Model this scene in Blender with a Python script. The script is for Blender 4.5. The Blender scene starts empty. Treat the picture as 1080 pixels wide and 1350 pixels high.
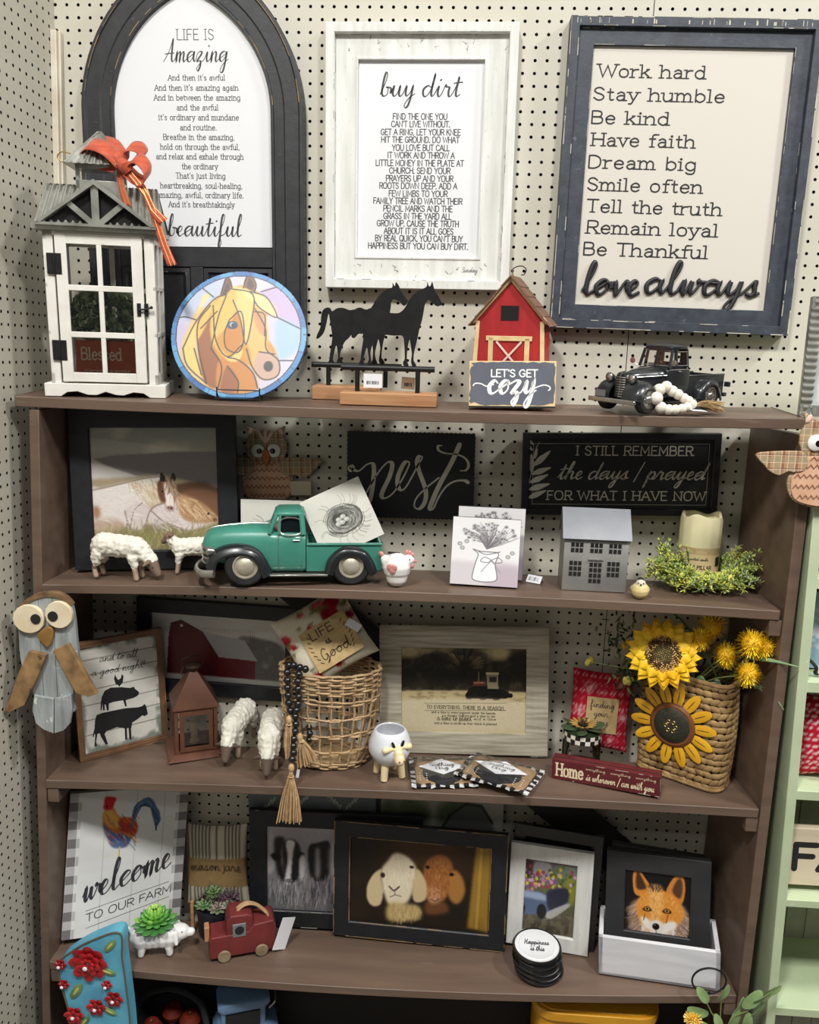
import bpy, bmesh, math, random
import numpy as np
from mathutils import Matrix, Vector, noise

random.seed(7)
rng = np.random.default_rng(7)
IN = 0.0254            # all coordinates below are inches; meshes are scaled to metres
FLOOR = -100.0         # floor height in inches (origin = upper left of the pegboard)
PI = math.pi
SC = bpy.context.scene
COL = SC.collection

def wv(x, y, z):
 return Vector((x * IN, y * IN, (z - FLOOR) * IN))

# ---------------------------------------------------------------- camera
CF = 1071.98
CPOS = np.array([14.505, -74.495, -28.517])
_p, _y, _r = 0.190534, -0.052738, 0.029336
_fw = np.array([math.sin(_y) * math.cos(_p), math.cos(_y) * math.cos(_p), -math.sin(_p)])
_rt = np.array([math.cos(_y), -math.sin(_y), 0.0])
_up = np.cross(_rt, _fw)
CR = math.cos(_r) * _rt + math.sin(_r) * _up
CU = -math.sin(_r) * _rt + math.cos(_r) * _up
CW = _fw
cam = bpy.data.objects.new('camera', bpy.data.cameras.new('camera'))
COL.objects.link(cam)
cam.data.sensor_fit = 'HORIZONTAL'
cam.data.sensor_width = 36.0
cam.data.lens = CF / 1080.0 * 36.0
cam.data.clip_start = 0.02
mw = Matrix.Identity(4)
for i in range(3):
 mw[i][0], mw[i][1], mw[i][2] = CR[i], CU[i], -CW[i]
mw.translation = wv(*CPOS)
cam.matrix_world = mw
SC.camera = cam

# ---------------------------------------------------------------- light
SC.view_settings.view_transform = 'Standard'
SC.view_settings.look = 'None'
SC.view_settings.gamma = 1.0
SC.view_settings.use_curve_mapping = False
SC.view_settings.exposure = -0.26
world = bpy.data.worlds.new('shop_air')
SC.world = world
world.use_nodes = True
world.node_tree.nodes['Background'].inputs[0].default_value = (0.95, 0.97, 1.0, 1)
world.node_tree.nodes['Background'].inputs[1].default_value = 0.06

def ceiling_lamp(x, y, z, sx, sy, watts, col=(1.0, 0.99, 0.965)):
 l = bpy.data.lights.new('ceiling_lamp', 'AREA')
 l.shape = 'RECTANGLE'
 l.size, l.size_y = sx * IN, sy * IN
 l.energy = watts
 l.color = col
 o = bpy.data.objects.new('ceiling_lamp', l)
 COL.objects.link(o)
 o.location = wv(x, y, z)
 return o

ceiling_lamp(-10, -90, 62, 14, 20, 128)
ceiling_lamp(62, -90, 62, 14, 20, 105)
ceiling_lamp(120, -45, 62, 14, 20, 130)
ceiling_lamp(20, -170, 62, 46, 9, 22)

# ---------------------------------------------------------------- photo measuring: a pixel's ray met with a plane of the room
def ray(px, py):
 return (px - 540.0) / CF * CR - (py - 675.0) / CF * CU + CW

def onY(px, py, y):
 d = ray(px, py)
 return CPOS + (y - CPOS[1]) / d[1] * d

def onZ(px, py, z):
 d = ray(px, py)
 return CPOS + (z - CPOS[2]) / d[2] * d

def onP(px, py, p0, n):
 d = ray(px, py)
 return CPOS + np.dot(p0 - CPOS, n) / np.dot(d, n) * d

FRONT = 10.0           # how far the shelf fronts stand from the pegboard
TILT = {1: 0.055, 2: 0.0, 3: 0.0, 4: 0.0}
_edge = {1: [(21, 523), (200, 528.5), (480, 539), (660, 545.5), (800, 548), (1048, 551)],
  2: [(55, 771), (545, 779), (800, 795), (1034, 805)],
  3: [(60, 1027), (140, 1032), (400, 1040), (789, 1053), (1003, 1069)],
  4: [(64, 1268), (170, 1280), (310, 1290), (500, 1304), (690, 1312), (972, 1312)]}
SH = {}
for _k, _v in _edge.items():
 _a = np.array([onY(a, b, -FRONT) for a, b in _v])
 SH[_k] = np.polyfit(_a[:, 0], _a[:, 2], 2)

def zs(k, x, y=-FRONT):
 """height of shelf k's top at x, y"""
 return float(np.polyval(SH[k], x) + TILT[k] * (y + FRONT))

def on(k, px, py):
 """the point of shelf k under a pixel"""
 z = SH[k][2]
 for _ in range(12):
  p = onZ(px, py, z)
  z = 0.5 * z + 0.5 * zs(k, p[0], p[1])
 return p

def scale_at(p):
 return CF / float(np.dot(np.array(p) - CPOS, CW))

# ---------------------------------------------------------------- materials
def lin(c):
 out = []
 for v in c[:3]:
  v = v / 255.0
  out.append(v / 12.92 if v <= 0.04045 else ((v + 0.055) / 1.055) ** 2.4)
 return (*out, 1.0)

_mats = {}

def mat(name, col=None, rough=0.55, metal=0.0, col2=None, scale=25.0, stretch=(1, 1, 1), mix=0.5, detail=4.0,
  spots=None, bump=0.0, bscale=None, trans=0.0, spec=0.5, coat=0.0, sheen=0.0, contrast=(0.3, 0.7)):
 """one procedural surface: base colour mottled with col2 through stretched noise, optional worn spots (colour, threshold, scale)"""
 if name in _mats:
  return _mats[name]
 m = bpy.data.materials.new(name)
 m.use_nodes = True
 nt = m.node_tree
 N, L = nt.nodes, nt.links
 b = N['Principled BSDF']
 b.inputs['Roughness'].default_value = rough
 b.inputs['Metallic'].default_value = metal
 b.inputs['Specular IOR Level'].default_value = spec
 b.inputs['Coat Weight'].default_value = coat
 b.inputs['Sheen Weight'].default_value = sheen
 b.inputs['Transmission Weight'].default_value = trans
 b.inputs['Base Color'].default_value = lin(col)
 tc = N.new('ShaderNodeTexCoord')
 mp = N.new('ShaderNodeMapping')
 mp.inputs['Scale'].default_value = stretch
 L.new(tc.outputs['Object'], mp.inputs[0])
 nz = N.new('ShaderNodeTexNoise')
 nz.inputs['Scale'].default_value = scale
 nz.inputs['Detail'].default_value = detail
 L.new(mp.outputs[0], nz.inputs['Vector'])
 cur = None
 if col2 is not None:
  r = N.new('ShaderNodeMapRange')
  r.inputs['From Min'].default_value = contrast[0]
  r.inputs['From Max'].default_value = contrast[1]
  r.inputs['To Max'].default_value = min(1.0, mix * 2)
  L.new(nz.outputs['Fac'], r.inputs['Value'])
  mx = N.new('ShaderNodeMix')
  mx.data_type = 'RGBA'
  mx.inputs[6].default_value = lin(col)
  mx.inputs[7].default_value = lin(col2)
  L.new(r.outputs[0], mx.inputs[0])
  cur = mx.outputs[2]
 if spots is not None:
  for sp in (spots if isinstance(spots, list) else [spots]):
   sc, th, ss = sp[:3]
   n2 = N.new('ShaderNodeTexNoise')
   n2.inputs['Scale'].default_value = ss
   n2.inputs['Detail'].default_value = 6
   n2.inputs['Roughness'].default_value = 0.65
   if len(sp) > 3:
    mp2 = N.new('ShaderNodeMapping')
    mp2.inputs['Scale'].default_value = sp[3]
    L.new(tc.outputs['Object'], mp2.inputs[0])
    L.new(mp2.outputs[0], n2.inputs['Vector'])
   else:
    L.new(tc.outputs['Object'], n2.inputs['Vector'])
   r2 = N.new('ShaderNodeMapRange')
   r2.inputs['From Min'].default_value = th
   r2.inputs['From Max'].default_value = th + 0.04
   L.new(n2.outputs['Fac'], r2.inputs['Value'])
   m2 = N.new('ShaderNodeMix')
   m2.data_type = 'RGBA'
   m2.inputs[6].default_value = lin(col)
   m2.inputs[7].default_value = lin(sc)
   if cur is not None:
    L.new(cur, m2.inputs[6])
   L.new(r2.outputs[0], m2.inputs[0])
   cur = m2.outputs[2]
 if cur is not None:
  L.new(cur, b.inputs['Base Color'])
 if bump:
  bp = N.new('ShaderNodeBump')
  bp.inputs['Strength'].default_value = bump
  bp.inputs['Distance'].default_value = 0.002
  if bscale:
   n3 = N.new('ShaderNodeTexNoise')
   n3.inputs['Scale'].default_value = bscale
   L.new(mp.outputs[0], n3.inputs['Vector'])
   L.new(n3.outputs['Fac'], bp.inputs['Height'])
  else:
   L.new(nz.outputs['Fac'], bp.inputs['Height'])
  L.new(bp.outputs[0], b.inputs['Normal'])
 _mats[name] = m
 return m

def vmat(name, rough=0.5, coat=0.0, spec=0.5, metal=0.0, bump=0.0, bscale=300):
 """surface coloured by the mesh's own colour attribute (prints and hand-painted things)"""
 if name in _mats:
  return _mats[name]
 m = bpy.data.materials.new(name)
 m.use_nodes = True
 N, L = m.node_tree.nodes, m.node_tree.links
 b = N['Principled BSDF']
 b.inputs['Roughness'].default_value = rough
 b.inputs['Coat Weight'].default_value = coat
 b.inputs['Specular IOR Level'].default_value = spec
 b.inputs['Metallic'].default_value = metal
 a = N.new('ShaderNodeAttribute')
 a.attribute_name = 'Col'
 L.new(a.outputs['Color'], b.inputs['Base Color'])
 if bump:
  nz = N.new('ShaderNodeTexNoise')
  nz.inputs['Scale'].default_value = bscale
  bp = N.new('ShaderNodeBump')
  bp.inputs['Strength'].default_value = bump
  bp.inputs['Distance'].default_value = 0.001
  L.new(nz.outputs['Fac'], bp.inputs['Height'])
  L.new(bp.outputs[0], b.inputs['Normal'])
 _mats[name] = m
 return m

def glass(name='glass', tint=(1, 1, 1), rough=0.02, alpha=0.12):
 if name in _mats:
  return _mats[name]
 m = bpy.data.materials.new(name)
 m.use_nodes = True
 N, L = m.node_tree.nodes, m.node_tree.links
 out = N['Material Output']
 N.remove(N['Principled BSDF'])
 t = N.new('ShaderNodeBsdfTransparent')
 t.inputs[0].default_value = (*tint, 1)
 g = N.new('ShaderNodeBsdfGlossy')
 g.inputs['Roughness'].default_value = rough
 f = N.new('ShaderNodeFresnel')
 f.inputs[0].default_value = 1.45
 ma = N.new('ShaderNodeMath')
 ma.operation = 'ADD'
 ma.inputs[1].default_value = alpha * 0.3
 L.new(f.outputs[0], ma.inputs[0])
 mx = N.new('ShaderNodeMixShader')
 L.new(ma.outputs[0], mx.inputs[0])
 L.new(t.outputs[0], mx.inputs[1])
 L.new(g.outputs[0], mx.inputs[2])
 L.new(mx.outputs[0], out.inputs[0])
 _mats[name] = m
 return m

# ---------------------------------------------------------------- mesh building (inches)
def rotm(rx=0, ry=0, rz=0):
 return np.array(Matrix.Rotation(rz, 3, 'Z') @ Matrix.Rotation(ry, 3, 'Y') @ Matrix.Rotation(rx, 3, 'X'))

def spline(pts, n=8, closed=False):
 """Catmull-Rom through pts"""
 P = np.array(pts, float)
 if len(P) < 3 and not closed:
  return P
 if closed:
  Q = np.vstack([P[-1], P, P[0], P[1]])
 else:
  Q = np.vstack([2 * P[0] - P[1], P, 2 * P[-1] - P[-2]])
 out = []
 t = np.linspace(0, 1, n, endpoint=False)[:, None]
 for i in range(1, len(Q) - 2):
  a, b, c, d = Q[i - 1], Q[i], Q[i + 1], Q[i + 2]
  out.append(0.5 * ((2 * b) + (c - a) * t + (2 * a - 5 * b + 4 * c - d) * t * t + (3 * b - a - 3 * c + d) * t ** 3))
 o = np.vstack(out)
 return o if closed else np.vstack([o, Q[-2]])

class MB:
 def __init__(s):
  s.v, s.f, s.m, s.c = [], [], [], []
  s.mi = 0
  s.col = None

 def add(s, verts, faces):
  o = len(s.v)
  s.v.extend([tuple(map(float, p)) for p in verts])
  for f in faces:
   s.f.append([i + o for i in f])
   s.m.append(s.mi)
  if s.col is not None or s.c:
   s.c.extend([s.col or (200, 200, 200)] * (len(s.v) - len(s.c)))
  return o

 def mark(s):
  return len(s.v)

 def xf(s, start, R=None, t=(0, 0, 0), about=(0, 0, 0)):
  A = np.array(s.v[start:])
  ab = np.array(about)
  if R is not None:
   A = (A - ab) @ np.array(R).T + ab
  A = A + np.array(t)
  s.v[start:] = [tuple(p) for p in A]

 def box(s, c, size, R=None):
  x, y, z = [k / 2 for k in size]
  V = np.array([(-x, -y, -z), (x, -y, -z), (x, y, -z), (-x, y, -z), (-x, -y, z), (x, -y, z), (x, y, z), (-x, y, z)])
  if R is not None:
   V = V @ np.array(R).T
  s.add(V + np.array(c), [(0, 3, 2, 1), (4, 5, 6, 7), (0, 1, 5, 4), (1, 2, 6, 5), (2, 3, 7, 6), (3, 0, 4, 7)])

 def bb(s, a, b):
  a, b = np.minimum(a, b), np.maximum(a, b)
  s.box((a + b) / 2, b - a)

 def quad(s, a, b, c, d):
  s.add([a, b, c, d], [(0, 1, 2, 3)])

 def prism(s, poly, z0, z1, ax='z', cap=True):
  """closed 2-D outline (ccw) extruded between z0 and z1 along ax"""
  n = len(poly)
  poly = [tuple(p) for p in poly]
  area = sum(poly[i][0] * poly[(i + 1) % n][1] - poly[(i + 1) % n][0] * poly[i][1] for i in range(n))
  if area < 0:
   poly = poly[::-1]
  if ax == 'z':
   mk = lambda p, z: (p[0], p[1], z)
  elif ax == 'y':          # outline in x,z
   mk = lambda p, z: (p[0], -z, p[1])
  else:                    # outline in y,z
   mk = lambda p, z: (z, p[0], p[1])
  V = [mk(p, z0) for p in poly] + [mk(p, z1) for p in poly]
  F = [(i, (i + 1) % n, n + (i + 1) % n, n + i) for i in range(n)]
  if cap:
   F += [tuple(range(n, 2 * n)), tuple(range(n - 1, -1, -1))]
  s.add(V, F)

 def lathe(s, prof, n=32, c=(0, 0, 0), R=None, a0=0.0):
  V, F = [], []
  k = len(prof)
  for i in range(n):
   a = a0 + 2 * PI * i / n
   for (r, z) in prof:
    V.append((r * math.cos(a), r * math.sin(a), z))
  for i in range(n):
   j = (i + 1) % n
   for p in range(k - 1):
    F.append((i * k + p, j * k + p, j * k + p + 1, i * k + p + 1))
  V = np.array(V)
  if prof[0][0] > 1e-6:
   F.append(tuple(i * k for i in range(n - 1, -1, -1)))
  if prof[-1][0] > 1e-6:
   F.append(tuple(i * k + k - 1 for i in range(n)))
  if R is not None:
   V = V @ np.array(R).T
  s.add(V + np.array(c), F)

 def ell(s, c, r, n=16, R=None):
  if np.isscalar(r):
   r = (r, r, r)
  m = max(6, n // 2)
  V = [(0, 0, -1)]
  for j in range(1, m):
   t = PI * j / m
   for i in range(n):
    a = 2 * PI * i / n
    V.append((math.sin(t) * math.cos(a), math.sin(t) * math.sin(a), -math.cos(t)))
  V.append((0, 0, 1))
  F = []
  for i in range(n):
   F.append((0, 1 + (i + 1) % n, 1 + i))
   F.append((len(V) - 1, 1 + (m - 2) * n + i, 1 + (m - 2) * n + (i + 1) % n))
   for j in range(m - 2):
    a, b = 1 + j * n, 1 + (j + 1) * n
    F.append((a + i, a + (i + 1) % n, b + (i + 1) % n, b + i))
  V = np.array(V) * np.array(r)
  if R is not None:
   V = V @ np.array(R).T
  s.add(V + np.array(c), F)

 def tube(s, pts, r, n=8, closed=False, flat=1.0):
  P = np.array(pts, float)
  k = len(P)
  rr = np.full(k, r) if np.isscalar(r) else np.array(r, float)
  T = np.zeros_like(P)
  if closed:
   T = np.roll(P, -1, 0) - np.roll(P, 1, 0)
  else:
   T[1:-1] = P[2:] - P[:-2]
   T[0], T[-1] = P[1] - P[0], P[-1] - P[-2]
  T /= (np.linalg.norm(T, axis=1, keepdims=True) + 1e-12)
  u = np.cross(T[0], (0, 0, 1.0))
  if np.linalg.norm(u) < 1e-3:
   u = np.cross(T[0], (0, 1.0, 0))
  u /= np.linalg.norm(u)
  V = []
  for i in range(k):
   u = u - T[i] * np.dot(u, T[i])
   u /= (np.linalg.norm(u) + 1e-12)
   w = np.cross(T[i], u)
   for j in range(n):
    a = 2 * PI * j / n
    V.append(P[i] + rr[i] * (math.cos(a) * u + flat * math.sin(a) * w))
  F = []
  for i in range(k if closed else k - 1):
   a, b = i * n, ((i + 1) % k) * n
   for j in range(n):
    F.append((a + j, a + (j + 1) % n, b + (j + 1) % n, b + j))
  if not closed:
   F.append(tuple(range(n - 1, -1, -1)))
   F.append(tuple((k - 1) * n + j for j in range(n)))
  s.add(V, F)

 def rbox(s, c, size, r=0.1, R=None):
  """box with rounded vertical (local z) edges"""
  x, y, z = [k / 2 for k in size]
  r = min(r, x * .99, y * .99)
  pts = []
  for (cx, cy, a0) in ((x - r, y - r, 0), (-x + r, y - r, 90), (-x + r, -y + r, 180), (x - r, -y + r, 270)):
   for k in range(5):
    a = math.radians(a0 + k * 22.5)
    pts.append((cx + r * math.cos(a), cy + r * math.sin(a)))
  st = s.mark()
  s.prism(pts, -z, z)
  s.xf(st, R, c)

 def mould(s, W, H, prof, cx=0, cy=0):
  """sweep profile [(inset, z)...] round a W x H rectangle lying in local x,y"""
  rings = []
  V = []
  for (ins, z) in prof:
   x, y = W / 2 - ins, H / 2 - ins
   V += [(cx - x, cy - y, z), (cx + x, cy - y, z), (cx + x, cy + y, z), (cx - x, cy + y, z)]
  F = []
  for i in range(len(prof) - 1):
   for j in range(4):
    F.append((i * 4 + j, i * 4 + (j + 1) % 4, (i + 1) * 4 + (j + 1) % 4, (i + 1) * 4 + j))
  s.add(V, F)

 def ribbon(s, pts, w, z=0.0, th=0.0, caps=True):
  """flat stroke in local x,y of width w (scalar or per point); th>0 gives it thickness"""
  P = np.array(pts, float)[:, :2]
  keep = [0]
  for i in range(1, len(P)):
   if np.linalg.norm(P[i] - P[keep[-1]]) > 1e-5:
    keep.append(i)
  ww = (np.full(len(P), w) if np.isscalar(w) else np.array(w, float))[keep]
  P = P[keep]
  k = len(P)
  if k < 2:
   return
  D = np.diff(P, axis=0)
  D /= np.linalg.norm(D, axis=1, keepdims=True)
  Nn = np.stack([-D[:, 1], D[:, 0]], 1)
  nv = np.vstack([Nn[0], Nn[:-1] + Nn[1:], Nn[-1]])
  ln = np.linalg.norm(nv, axis=1, keepdims=True)
  nv = nv / np.maximum(ln, 1e-6)
  miter = np.ones(k)
  if k > 2:
   cosv = np.clip((nv[1:-1] * Nn[:-1]).sum(1), 0.5, 1)
   miter[1:-1] = 1 / cosv
  A = P + nv * (ww * miter / 2)[:, None]
  B = P - nv * (ww * miter / 2)[:, None]
  V = [(a[0], a[1], z + th) for a in A] + [(b[0], b[1], z + th) for b in B]
  F = [(k + i, k + i + 1, i + 1, i) for i in range(k - 1)]
  if caps:
   for (pt, d, r, i0, i1) in ((P[0], -D[0], ww[0] / 2, 0, k), (P[-1], D[-1], ww[-1] / 2, 2 * k - 1, k - 1)):
    a0 = math.atan2(d[1], d[0])
    idx = len(V)
    arc = [(pt[0] + r * math.cos(a0 + t), pt[1] + r * math.sin(a0 + t), z + th) for t in (-PI / 4, 0, PI / 4)]
    V += arc
    if i0 == 0:
     F.append((k, 0, idx, idx + 1, idx + 2)[::1])
    else:
     F.append((k - 1, 2 * k - 1, idx, idx + 1, idx + 2))
  if th > 0:
   o = len(V)
   V += [(a[0], a[1], z) for a in A] + [(b[0], b[1], z) for b in B]
   for i in range(k - 1):
    F.append((i, i + 1, o + i + 1, o + i))
    F.append((o + k + i, o + k + i + 1, k + i + 1, k + i))
   F.append((0, o, o + k, k))
   F.append((k - 1, 2 * k - 1, o + 2 * k - 1, o + k - 1))
  s.add(V, F)

 def build(s, name, mats, parent=None, bevel=0.0, smooth=True, sub=0, M=None, solid=0.0):
  me = bpy.data.meshes.new(name)
  V = np.array(s.v, float)
  if M is not None:
   V = V @ np.array(M.to_3x3()).T + np.array(M.translation)
  me.from_pydata((V * IN).tolist(), [], s.f)
  if not isinstance(mats, (list, tuple)):
   mats = [mats]
  for m_ in mats:
   me.materials.append(m_)
  me.polygons.foreach_set('material_index', [min(i, len(mats) - 1) for i in s.m])
  if s.c:
   ca = me.color_attributes.new('Col', 'FLOAT_COLOR', 'POINT')
   cache = {}
   arr = []
   for c in s.c:
    if c not in cache:
     cache[c] = lin(c)
    arr.extend(cache[c])
   ca.data.foreach_set('color', arr)
  me.update()
  if smooth:
   me.shade_smooth()
   ang = math.radians(38)
   try:
    me.set_sharp_from_angle(angle=ang)
   except Exception:
    pass
  o = bpy.data.objects.new(name, me)
  COL.objects.link(o)
  if parent is not None:
   o.parent = parent
  if solid:
   md = o.modifiers.new('solid', 'SOLIDIFY')
   md.thickness = solid * IN
   md.offset = 0
  if sub:
   md = o.modifiers.new('sub', 'SUBSURF')
   md.levels = md.render_levels = sub
  if bevel:
   md = o.modifiers.new('bevel', 'BEVEL')
   md.width = bevel * IN
   md.segments = 2
   md.limit_method = 'ANGLE'
   md.angle_limit = math.radians(40)
   md.harden_normals = False
  return o

def tag(o, label=None, cat=None, group=None, kind=None):
 if label:
  o['label'] = label
 if cat:
  o['category'] = cat
 if group:
  o['group'] = group
 if kind:
  o['kind'] = kind
 return o

def root(name, label, cat, loc=(0, 0, 0), rz=0.0, group=None, rx=0.0, M=None):
 """an Empty at a thing's base; parts are built in its local inches"""
 o = bpy.data.objects.new(name, None)
 COL.objects.link(o)
 o.empty_display_size = 0.02
 if M is not None:
  mm = M.copy()
  mm.translation = wv(*M.translation)
  o.matrix_world = mm
 else:
  o.location = wv(*loc)
  o.rotation_euler = (rx, 0, rz)
 tag(o, label, cat, group)
 return o

def structure(o):
 o['kind'] = 'structure'
 return o

class Pl:
 """a flat thing's own plane: x right, y up, z towards the viewer; placed by turn (rz), lean back and its corners in the photo"""

 def __init__(s, p0, rz=0.0, lean=0.0, lift=0.0):
  s.p = np.array(p0, float)
  u = np.array([math.cos(rz), math.sin(rz), 0])
  back = np.array([-math.sin(rz), math.cos(rz), 0])
  v = math.cos(lean) * np.array([0, 0, 1.0]) + math.sin(lean) * back
  s.u, s.v, s.n = u, v, np.cross(u, v)

 def uv(s, px, py):
  d = onP(px, py, s.p, s.n) - s.p
  return np.array([np.dot(d, s.u), np.dot(d, s.v)])

 def fit(s, TL, TR, BR, BL):
  q = [s.uv(*c) for c in (TL, TR, BR, BL)]
  e = (q[1] - q[0]) + (q[2] - q[3])
  a = math.atan2(e[1], e[0])
  c = sum(q) / 4
  s.p = s.p + c[0] * s.u + c[1] * s.v
  u, v = s.u, s.v
  s.u, s.v = math.cos(a) * u + math.sin(a) * v, -math.sin(a) * u + math.cos(a) * v
  q = [s.uv(*c) for c in (TL, TR, BR, BL)]
  s.w = (q[1][0] - q[0][0] + q[2][0] - q[3][0]) / 2
  s.h = (q[0][1] - q[3][1] + q[1][1] - q[2][1]) / 2
  return s

 def M(s):
  m = Matrix.Identity(4)
  for i in range(3):
   m[i][0], m[i][1], m[i][2] = s.u[i], s.v[i], s.n[i]
  m.translation = Vector(s.p)
  return m

 def pts(s, L):
  return [tuple(s.uv(*p)) for p in L]

def lean_on(k, base, rz=0.0, lean=0.0):
 """plane of a panel standing on shelf k at the pixel of its bottom edge"""
 return Pl(on(k, *base), rz, lean)
# ---------------------------------------------------------------- lettering: pen strokes drawn as ribbons
_PLAIN = {
'A': (.78, 'l 0,0 .38,1;l .76,0 .38,1;L .14,.36 .62,.36'), 'B': (.7, 'l .08,0 .08,1;c .08,1 .4,1 .58,.9 .58,.64 .4,.53 .08,.53;c .08,.53 .44,.53 .64,.42 .64,.12 .44,0 .08,0'),
'C': (.78, 'c .7,.8 .5,.99 .25,.93 .08,.68 .08,.32 .25,.07 .5,.01 .72,.2'), 'D': (.8, 'l .08,0 .08,1;c .08,1 .4,1 .65,.82 .71,.5 .65,.18 .4,0 .08,0'),
'E': (.64, 'l .08,0 .08,1;L .08,1 .58,1;L .08,.53 .5,.53;L .08,0 .6,0'), 'F': (.6, 'l .08,0 .08,1;L .08,1 .58,1;L .08,.53 .5,.53'),
'G': (.82, 'c .7,.8 .5,.99 .25,.93 .08,.68 .08,.32 .25,.07 .5,.01 .72,.16;L .72,.14 .72,.44;L .48,.44 .74,.44'), 'H': (.78, 'l .08,0 .08,1;l .7,0 .7,1;L .08,.52 .7,.52'),
'I': (.28, 'l .14,0 .14,1'), 'J': (.5, 'C .4,1 .4,.25 .3,.03 .12,.02 .04,.15'), 'K': (.72, 'l .08,0 .08,1;l .66,1 .08,.42;l .28,.6 .7,0'),
'L': (.58, 'l .08,0 .08,1;L .08,0 .56,0'), 'M': (.92, 'l .08,0 .1,1 .46,.25 .82,1 .84,0'), 'N': (.8, 'l .08,0 .08,1 .72,0 .72,1'),
'O': (.86, 'o .43,1 .17,.9 .06,.5 .17,.1 .43,0 .69,.1 .8,.5 .69,.9'), 'P': (.66, 'l .08,0 .08,1;c .08,1 .42,1 .62,.9 .62,.58 .42,.47 .08,.47'),
'Q': (.86, 'o .43,1 .17,.9 .06,.5 .17,.1 .43,0 .69,.1 .8,.5 .69,.9;L .5,.25 .8,-.05'), 'R': (.7, 'l .08,0 .08,1;c .08,1 .42,1 .62,.9 .62,.6 .42,.49 .08,.49;l .36,.49 .67,0'),
'S': (.66, 'c .58,.82 .4,.99 .18,.95 .08,.75 .2,.58 .46,.46 .6,.27 .5,.05 .28,0 .06,.18'), 'T': (.7, 'l .35,0 .35,1;L .02,1 .68,1'),
'U': (.8, 'C .08,1 .08,.35 .2,.06 .4,0 .6,.06 .72,.35 .72,1'), 'V': (.76, 'l .02,1 .38,0 .74,1'), 'W': (1.08, 'l .02,1 .28,0 .54,.9 .8,0 1.06,1'),
'X': (.72, 'l .04,0 .68,1;l .04,1 .68,0'), 'Y': (.74, 'l .02,1 .37,.48;l .72,1 .37,.48;l .37,.48 .37,0'), 'Z': (.66, 'L .05,1 .6,1 .05,0 .62,0'),
'a': (.6, 'c .1,.54 .28,.66 .45,.56 .48,.36;l .48,.4 .48,0;c .48,.38 .22,.37 .07,.2 .18,.0 .36,.05 .48,.2'), 'b': (.62, 'L .08,0 .08,1;c .08,.5 .3,.67 .54,.5 .54,.16 .3,-.01 .08,.16'),
'c': (.56, 'c .5,.54 .3,.66 .1,.5 .07,.33 .1,.16 .3,0 .52,.12'), 'd': (.64, 'l .54,0 .54,1;c .54,.5 .32,.67 .08,.5 .08,.16 .32,-.01 .54,.16'),
'e': (.58, 'c .08,.35 .3,.355 .52,.36 .48,.56 .3,.66 .1,.5 .07,.3 .14,.08 .34,0 .52,.12'), 'f': (.4, 'C .2,0 .2,.7 .26,.95 .42,.98;L .04,.64 .38,.64'),
'g': (.62, 'c .54,.5 .32,.67 .08,.5 .08,.16 .32,-.01 .54,.16;c .54,.64 .54,-.05 .44,-.27 .2,-.28 .08,-.18'), 'h': (.64, 'l .08,0 .08,1;C .08,.46 .28,.66 .48,.6 .54,.4 .54,0'),
'i': (.26, 'l .12,0 .12,.66;d .12,.88'), 'j': (.26, 'c .14,.66 .14,-.1 .06,-.27 -.06,-.26;d .14,.88'), 'k': (.58, 'l .08,0 .08,1;l .5,.66 .08,.26;l .24,.4 .54,0'),
'l': (.26, 'l .12,0 .12,1'), 'm': (.92, 'l .08,0 .08,.66;C .08,.46 .22,.65 .38,.62 .45,.42 .45,0;C .45,.46 .6,.66 .74,.6 .81,.42 .81,0'),
'n': (.64, 'l .08,0 .08,.66;C .08,.46 .28,.66 .48,.6 .54,.4 .54,0'), 'o': (.62, 'o .31,.66 .13,.58 .06,.33 .13,.08 .31,0 .49,.08 .56,.33 .49,.58'),
'p': (.62, 'l .08,-.3 .08,.66;c .08,.5 .3,.67 .54,.5 .54,.16 .3,-.01 .08,.16'), 'q': (.62, 'l .54,-.3 .54,.66;c .54,.5 .32,.67 .08,.5 .08,.16 .32,-.01 .54,.16'),
'r': (.44, 'l .08,0 .08,.66;c .08,.42 .2,.6 .42,.63'), 's': (.5, 'c .44,.54 .26,.66 .1,.58 .12,.42 .36,.29 .44,.13 .26,0 .06,.11'),
't': (.4, 'c .18,.9 .18,.2 .24,.02 .38,.05;L .04,.64 .36,.64'), 'u': (.64, 'C .08,.66 .08,.2 .2,.0 .4,.05 .54,.24;l .54,.66 .54,0'),
'v': (.54, 'l .04,.66 .28,0 .5,.66'), 'w': (.82, 'l .04,.66 .24,0 .42,.6 .6,0 .78,.66'), 'x': (.54, 'l .04,0 .48,.66;l .04,.66 .48,0'),
'y': (.56, 'l .04,.66 .28,0;l .52,.66 .28,0;c .28,0 .18,-.24 .04,-.26'), 'z': (.52, 'L .05,.66 .46,.66 .05,0 .48,0'),
"'": (.2, 'L .1,1 .1,.8'), ',': (.24, 'L .13,.05 .07,-.13'), '.': (.22, 'd .1,.03'), '-': (.4, 'L .06,.32 .34,.32'), '!': (.26, 'L .12,1 .12,.3;d .12,.03'), ' ': (.36, ''),
}
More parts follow.
